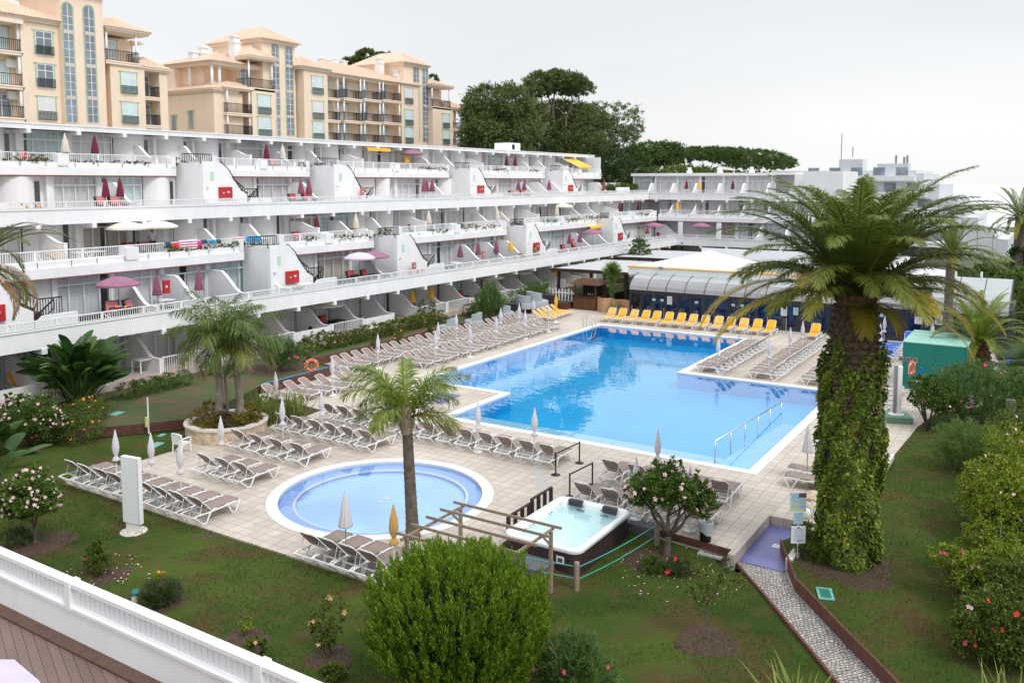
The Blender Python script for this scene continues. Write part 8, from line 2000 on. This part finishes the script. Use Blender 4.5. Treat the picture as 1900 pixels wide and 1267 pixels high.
# right wing parasols
def topR(P,x,y,X,z,l,g=None): p=atx(x,y,X); P.put((X,p.y,z+.003),.3,l,g)
topR(CPB,1274,333,109.5,Z['L3'],'burgundy closed parasol on the far wing roof terrace, left one','far wing burgundy parasols'); topR(CPB,1360,332,109.5,Z['L3'],'burgundy closed parasol on the far wing roof terrace, right one','far wing burgundy parasols')
topR(CPY,1297,337,109.5,Z['L3'],'yellow closed parasol on the far wing roof terrace between two burgundy ones'); topR(CPY,1257,377,107.8,Z['L2'],'yellow closed parasol on the far wing middle terrace'); topR(CPM,1346,414,104.5,Z['L1'],'mauve closed parasol on the far wing lower terrace beside the palm'); topR(OPP,1301,414,104.5,Z['L1'],'open mauve parasol on the far wing lower terrace'); topR(CPY,1241,468,102.8,Z['L0'],'tan closed parasol before the far wing ground floor, right one'); topR(CPY,1229,470,102.8,Z['L0'],'tan closed parasol before the far wing ground floor, left one')
def seat(P,lv,x,y,l,Y=None,rz=0,h=.6,group=None):
    Y_,z=LV[lv]; Y_=Y or Y_; p=aty(x,y,Y_); P.put((p.x,Y_,z+.003),R(rz),l,group)
gr_='lounge chairs with red cushions on the terraces'
for lv,x,y,l,P,Y,rz in (('1',209,560,'dark wicker chair with pink cushions left of the table of toys',WP,42.6,-25),('1',250,562,'dark wicker chair with pink cushions right of the table of toys',WP,42.4,30),('1',658,505,'dark wicker chair with red cushions under the pale lilac parasol',WC,42.6,0),('1',684,505,'dark wicker chair with red cushions under the right open mauve parasol',WC,42.4,15),
 ('1',648,517,'low red ottoman-like chair in front of the open parasols',WC,41.6,180),('0',582,598,'dark wicker chair with red cushions on the ground floor terrace, left',WC,42.4,-15),('0',608,592,'dark wicker chair with red cushions on the ground floor terrace, right',WC,42.6,10),('0',848,550,'red cushioned chair on the ground floor terrace left of the red oleander, left',WC,42.4,-10),('0',862,548,'red cushioned chair on the ground floor terrace left of the red oleander, right',WC,42.5,10),('0',932,532,'red cushioned chair under the white open parasol near the pergola, left',WC,42.4,-10),('0',956,529,'red cushioned chair under the white open parasol near the pergola, right',WC,42.5,10),
 ('2',248,452,'red cushioned chair under the left white open parasol',WC,46.8,0),('2',275,455,'pink cushioned chair under the right white open parasol',WP,46.6,0),('2',558,432,'red chair left of the burgundy parasol on the middle terrace',WC,46.6,0),('2',586,433,'red chair below the burgundy parasol on the middle terrace',WC,46.4,0),('2',661,428,'red chair below the cream parasol on the middle terrace',WC,46.4,0),('2',771,415,'pink chair on the middle terrace left of the slim cream parasol, left',WP,46.6,0),('2',798,415,'pink chair on the middle terrace below the slim cream parasol',WP,46.6,0),
 ('3',194,368,'pink chair below the left burgundy parasol of the upper walkway',WP,49.4,0),('3',219,368,'pink chair below the right burgundy parasol of the upper walkway',WP,49.4,0),('3',549,363,'red chair below the left mauve parasol of the upper walkway',WC,49.4,0),('3',574,363,'red chair below the right mauve parasol of the upper walkway',WC,49.4,0),('3',955,354,'pink chair right of the red hose box on the upper walkway, left',WP,49.4,0),('3',975,354,'pink chair right of the red hose box on the upper walkway, right',WP,49.4,0),('3',1125,350,'red chair before the clipped hedges on the upper walkway',WC,49.4,0),
 ('4',125,292,'pink chair below the white parasol on the top terrace',WP,53.,0),('4',50,290,'pink chair at the left end of the top terrace',WP,53.,0),('4',491,300,'pink chair below the burgundy parasol on the top terrace, left',WP,53.,0),('4',512,300,'pink chair beside the burgundy parasol on the top terrace, right',WP,53.,0),('4',915,311,'pink chair below the burgundy parasol near the far end of the top terrace, left',WP,53.,0),('4',931,311,'pink chair below the burgundy parasol near the far end of the top terrace, right',WP,53.,0),
 ('1',1051,452,'red chair below the far mauve pair on the lower walkway, left',WC,42.4,0),('1',1071,452,'red chair below the far mauve pair on the lower walkway, right',WC,42.4,0),('1',1228,437,'red chair in the inner corner under the open mauve parasol',WC,42.4,0)):
    seat(P,lv,x,y,l,Y,rz,group=gr_)
for lv,x,y,l,P,Y in (('1',225,575,'dark table with toys under the open mauve parasol',TD,42.0),('1',668,515,'dark table under the overlapping open parasols',TD,41.8),('0',625,600,'dark low table beside the red chairs on the ground floor terrace',TD,42.0),('1',305,555,'white plastic table under the small red hose cabinet',TB,42.8),('1',845,487,'white plastic table under the mauve parasol on the lower walkway',TB,42.2),('2',150,480,'white plastic table at the left end of the middle terrace, left',TB,46.1),('2',175,478,'white plastic table at the left end of the middle terrace, right',TB,46.1),('1',565,520,'white plastic table beside the brown outside stair',TB,41.9),('1',700,513,'dark table right of the open parasols',TD,41.8),('0',265,690,'white table with a cloth on the ground floor terrace at the left',TB,41.6)): seat(P,lv,x,y,l,Y)
for x,y,lv,l,Y,P in ((65,372,'3','yellow lounger at the left end of the upper walkway, left',48.4,LY2),(90,374,'3','yellow lounger at the left end of the upper walkway, right',48.3,LY2),(976,465,'1','yellow lounger beside the sitting person on the lower walkway',41.9,LY2),(270,690,'0','yellow lounger behind the white table on the ground floor terrace',42.6,LY),(40,705,'0','yellow lounger on the ground floor terrace at the left edge',42.4,LY),(115,485,'2','yellow lounger at the left end of the middle terrace',45.9,LY2),(800,565,'0','yellow lounger behind the white ground floor screen',42.4,LY2)):
    p=aty(x,y,Y); P.put((p.x,Y,LV[lv][1]+.003),R(-10 if lv!='0' else -80),l,'yellow loungers on the terraces')
p=aty(42,680,42.0); PW.put((p.x,42.,Z['L0']+.003),0,'white closed parasol on the ground floor terrace at the left edge','white closed parasols')
# toys
for k,(dx,dy,c,s) in enumerate(((-.25,0,'orange_ring',.16),(.0,.1,'towel_blue',.13),(.25,-.05,'orange_ring',.09),(.1,-.2,'yellow_cloth',.08),(-.05,-.15,'towel_red',.08))):
    b0=aty(225,575,42.0); t=MB().lathe([(0,s),(s*.8,s*.7),(s,.3*s),(s*.7,0)],10).build('beach_toy',c,smooth=True); t.location=(b0.x+dx,42.0+dy,Z['L1']+.725); tag(t,('large orange beach toy on the dark table','blue beach toy on the dark table','small orange beach toy on the dark table','yellow beach toy on the dark table','red beach toy on the dark table')[k],'beach toy','beach toys on the dark table')
# small red hose cabinet, pink boxes, folded parasol cushions
def onwall(x,y,Y,w,h,m,name,label,cat,d=.14):
    p=aty(x,y,Y); t=thing(name,label,cat,(p.x,Y,p.z-h/2)); MB().box(-w/2,-d,0,w/2,0,h).build('body',m,t); MB().box(-w*.2,-d-.01,h*.45,w*.1,-d-.001,h*.6).build('label_plate','paper',t); return t
onwall(307,532,42.9,.42,.75,'red_paint','hose_cabinet','small red hose cabinet on the divider above the white table','hose cabinet')
for x,y,Y,l in ((767,494,42.2,'pink box hanging at the foot of the second outside stair'),(896,472,41.7,'pink box on the divider behind the mauve parasol'),(1063,448,42.3,'pink box on the divider right of the far red chairs'),(671,356,49.,'pink box beside the upper outside stair')): onwall(x,y,Y,.38,.62,'pink_cushion','extinguisher_box',l,'box')
p=aty(779,497,42.2); t=thing('backpack','bright red rucksack on the lower walkway beside the outside stair','bag',(p.x,42.2,Z['L1'])); MB().lathe([(0,0),(.22,.02),(.27,.25),(.2,.5),(.05,.6),(0,.6)],12,pleat=.08,pn=5).build('bag_body','towel_red',t,smooth=True); MB().tube([(.1,-.2,.1),(.25,-.3,.35),(.12,-.15,.55)],.02,5).build('strap','red_paint',t)
# beach towels drying on the middle terrace railing
def towel(xa,xb,y0,y1,m,label,Y=45.05):
    a=aty(xa,y0,Y); b=aty(xb,y0,Y); zb_=aty((xa+xb)/2,y1,Y).z; o=MB(); n=12; vs=[]
    for i in range(n+1):
        q=i/n; x=a.x+(b.x-a.x)*q; w=.035*math.sin(q*9)
        for dz,dy in ((0,.10),(0.02,.0),(-.1,-.045),((zb_-a.z)*.6,-.06-w),(zb_-a.z+.02*math.sin(q*14),-.07-w*1.4)): vs.append((x,Y+dy,a.z+dz))
    fs=[(i*5+j,(i+1)*5+j,(i+1)*5+j+1,i*5+j+1) for i in range(n) for j in range(4)]
    o.add(vs,fs); t=o.build('beach_towel',m,smooth=True,fix=False); tag(t,label,'towel','laundry on the terrace railing')
Zr=6.84+.56
towel(318,331,452,462,'towel_red','plain red towel hanging on the terrace railing'); towel(332,365,447,462,'towel_stripe','magenta and white striped towel hanging wide on the terrace railing'); towel(365,373,448,463,'petal_magenta','narrow magenta towel beside the striped one'); towel(373,384,446,452,'towel_navy','short navy garment on the terrace railing'); towel(386,398,446,453,'towel_teal','short teal garment on the terrace railing'); towel(400,409,445,452,'towel_green','short dark green garment on the terrace railing'); towel(436,454,441,456,'towel_stripe','crumpled striped towel left of the bright blue one'); towel(455,484,440,449,'towel_blue','bright blue towel at the right end of the laundry'); towel(306,316,450,457,'towel_navy','dark blue garment at the left end of the laundry')
# clothes on terrace chairs: potted flowers in the planters
rs=random.Random(12); cols=['leaf_hedge','leaf_mid','leaf_hedge','leaf_grasstuft']
def tuft(x,y,z,r,h,m,fl,l,seed,g): bush(l,(x,y,z),[(0,0,h*.5,r,r*.4,h*.5)],m,int(120+r*500),.09,.05,seed,0,[(fl,6,.07)] if fl else None,name='planter_plant',cat='plant',group=g,per=20)
pl_=[('4',57,293,1.0,.45,0),('4',80,296,.7,.2,'petal_magenta'),('4',326,299,.7,.45,'petal_magenta'),('4',230,301,1.,.15,0),('4',258,303,.9,.15,'petal_violet'),('4',562,307,.5,.35,0),('4',588,309,1.3,.3,'petal_red'),('4',792,314,1.,.25,'petal_magenta'),('4',815,315,1.3,.2,0),('4',860,316,1.4,.15,'petal_violet'),('4',930,317,1.6,.2,0),('4',990,319,1.,.2,0),('4',1015,320,1.2,.2,0),
 ('2',318,461,.5,.4,0),('2',343,462,.9,.15,0),('2',388,460,.9,.25,'petal_red'),('2',417,458,.8,.25,0),('2',437,456,.8,.35,0),('2',465,455,1.2,.2,0),('2',578,445,.5,.4,0),('2',630,441,1.6,.3,0),('2',682,438,1.6,.12,0),('2',714,434,.8,.55,0),('2',852,424,.6,.6,0),('2',870,423,1.6,.35,'petal_red'),('2',815,429,1.5,.15,0),('2',905,419,2.,.15,'petal_red'),('2',958,414,1.,.35,0),('2',1022,408,1.6,.3,0),('2',1055,406,2.,.2,'petal_red'),('2',1088,403,2.4,.35,0),('2',1112,401,1.6,.3,0),('2',1190,394,2.,.2,0),('4',30,297,1.,.12,0),('4',170,300,.9,.12,0)]
cnt={'4':0,'2':0}
for i,(lv,x,y,r,h,fl) in enumerate(pl_):
    Y_,zt__=(51.85,12.12) if lv=='4' else (44.85,6.74); p=aty(x,y,Y_); cnt[lv]+=1
    row_='top' if lv=='4' else 'middle'; k=cnt[lv]
    tuft(p.x,Y_,zt__,r,h+.1,cols[i%4],fl or None,('low ' if h<.3 else 'bushy ')+('flowering ' if fl else 'green ')+f'plant in the {row_} terrace planter, {ORD[min(k-1,27)]} from the left',300+i,f'plants in the {row_} terrace planter')
# right border: white post fence beyond the bushes
t=thing('post_fence','low white post fence at the right edge of the photo','fence',B3(1885,1060)); o=MB(); pts=[]
for x,y in ((1890,960),(1886,1003),(1884,1062),(1882,1130)):
    p=atz(x,y,.7); pts.append(p); MB().box(p.x-.025,p.y-.025,0,p.x+.025,p.y+.025,.72).build('post','white_trim',t,world=True); MB().box(p.x-.04,p.y-.07,.72,p.x+.04,p.y+.07,.75).build('post_cap','white_trim',t,world=True)
for a,b in zip(pts[:-1],pts[1:]): o.bar((a.x,a.y,.3),(b.x,b.y,.3),.04,.05)
o.build('rail','white_trim',t,world=True)
p=atz(252,1122,-.05); t=thing('garden_bollard_light','short cream bollard lamp with green cap behind the white fence','garden light',(p.x,p.y,-.06)); MB().cyl(0,0,0,.34,.10,14).build('body','cream_cloth',t,smooth=True); MB().lathe([(0,.42),(.10,.41),(.13,.36),(.13,.33),(.0,.33)],16).build('cap','teal_dark',t,smooth=True)
t=thing('iron_fence','dark slatted fence with lamp box at the right edge below the fan palm','fence',B3(1885,800)); b0=Vector(B3(1878,800)); o=MB()
for k in range(14): o.box(b0.x-.02,b0.y-.0-k*.16,0,b0.x+.02,b0.y+.04-k*.16,1.5)
o.box(b0.x-.03,b0.y-2.3,1.3,b0.x+.03,b0.y+.1,1.36); o.build('slats','black_metal',t,world=True); MB().box(b0.x-.25,b0.y-.1,0,b0.x-.05,b0.y+.3,1.45).build('box','grey_metal',t,world=True)
# drop prototypes that were never placed
for P in [v for v in list(globals().values()) if isinstance(v,Proto)]:
    if not P.used:
        for c in list(P.r.children_recursive): bpy.data.objects.remove(c,do_unlink=True)
        bpy.data.objects.remove(P.r,do_unlink=True)
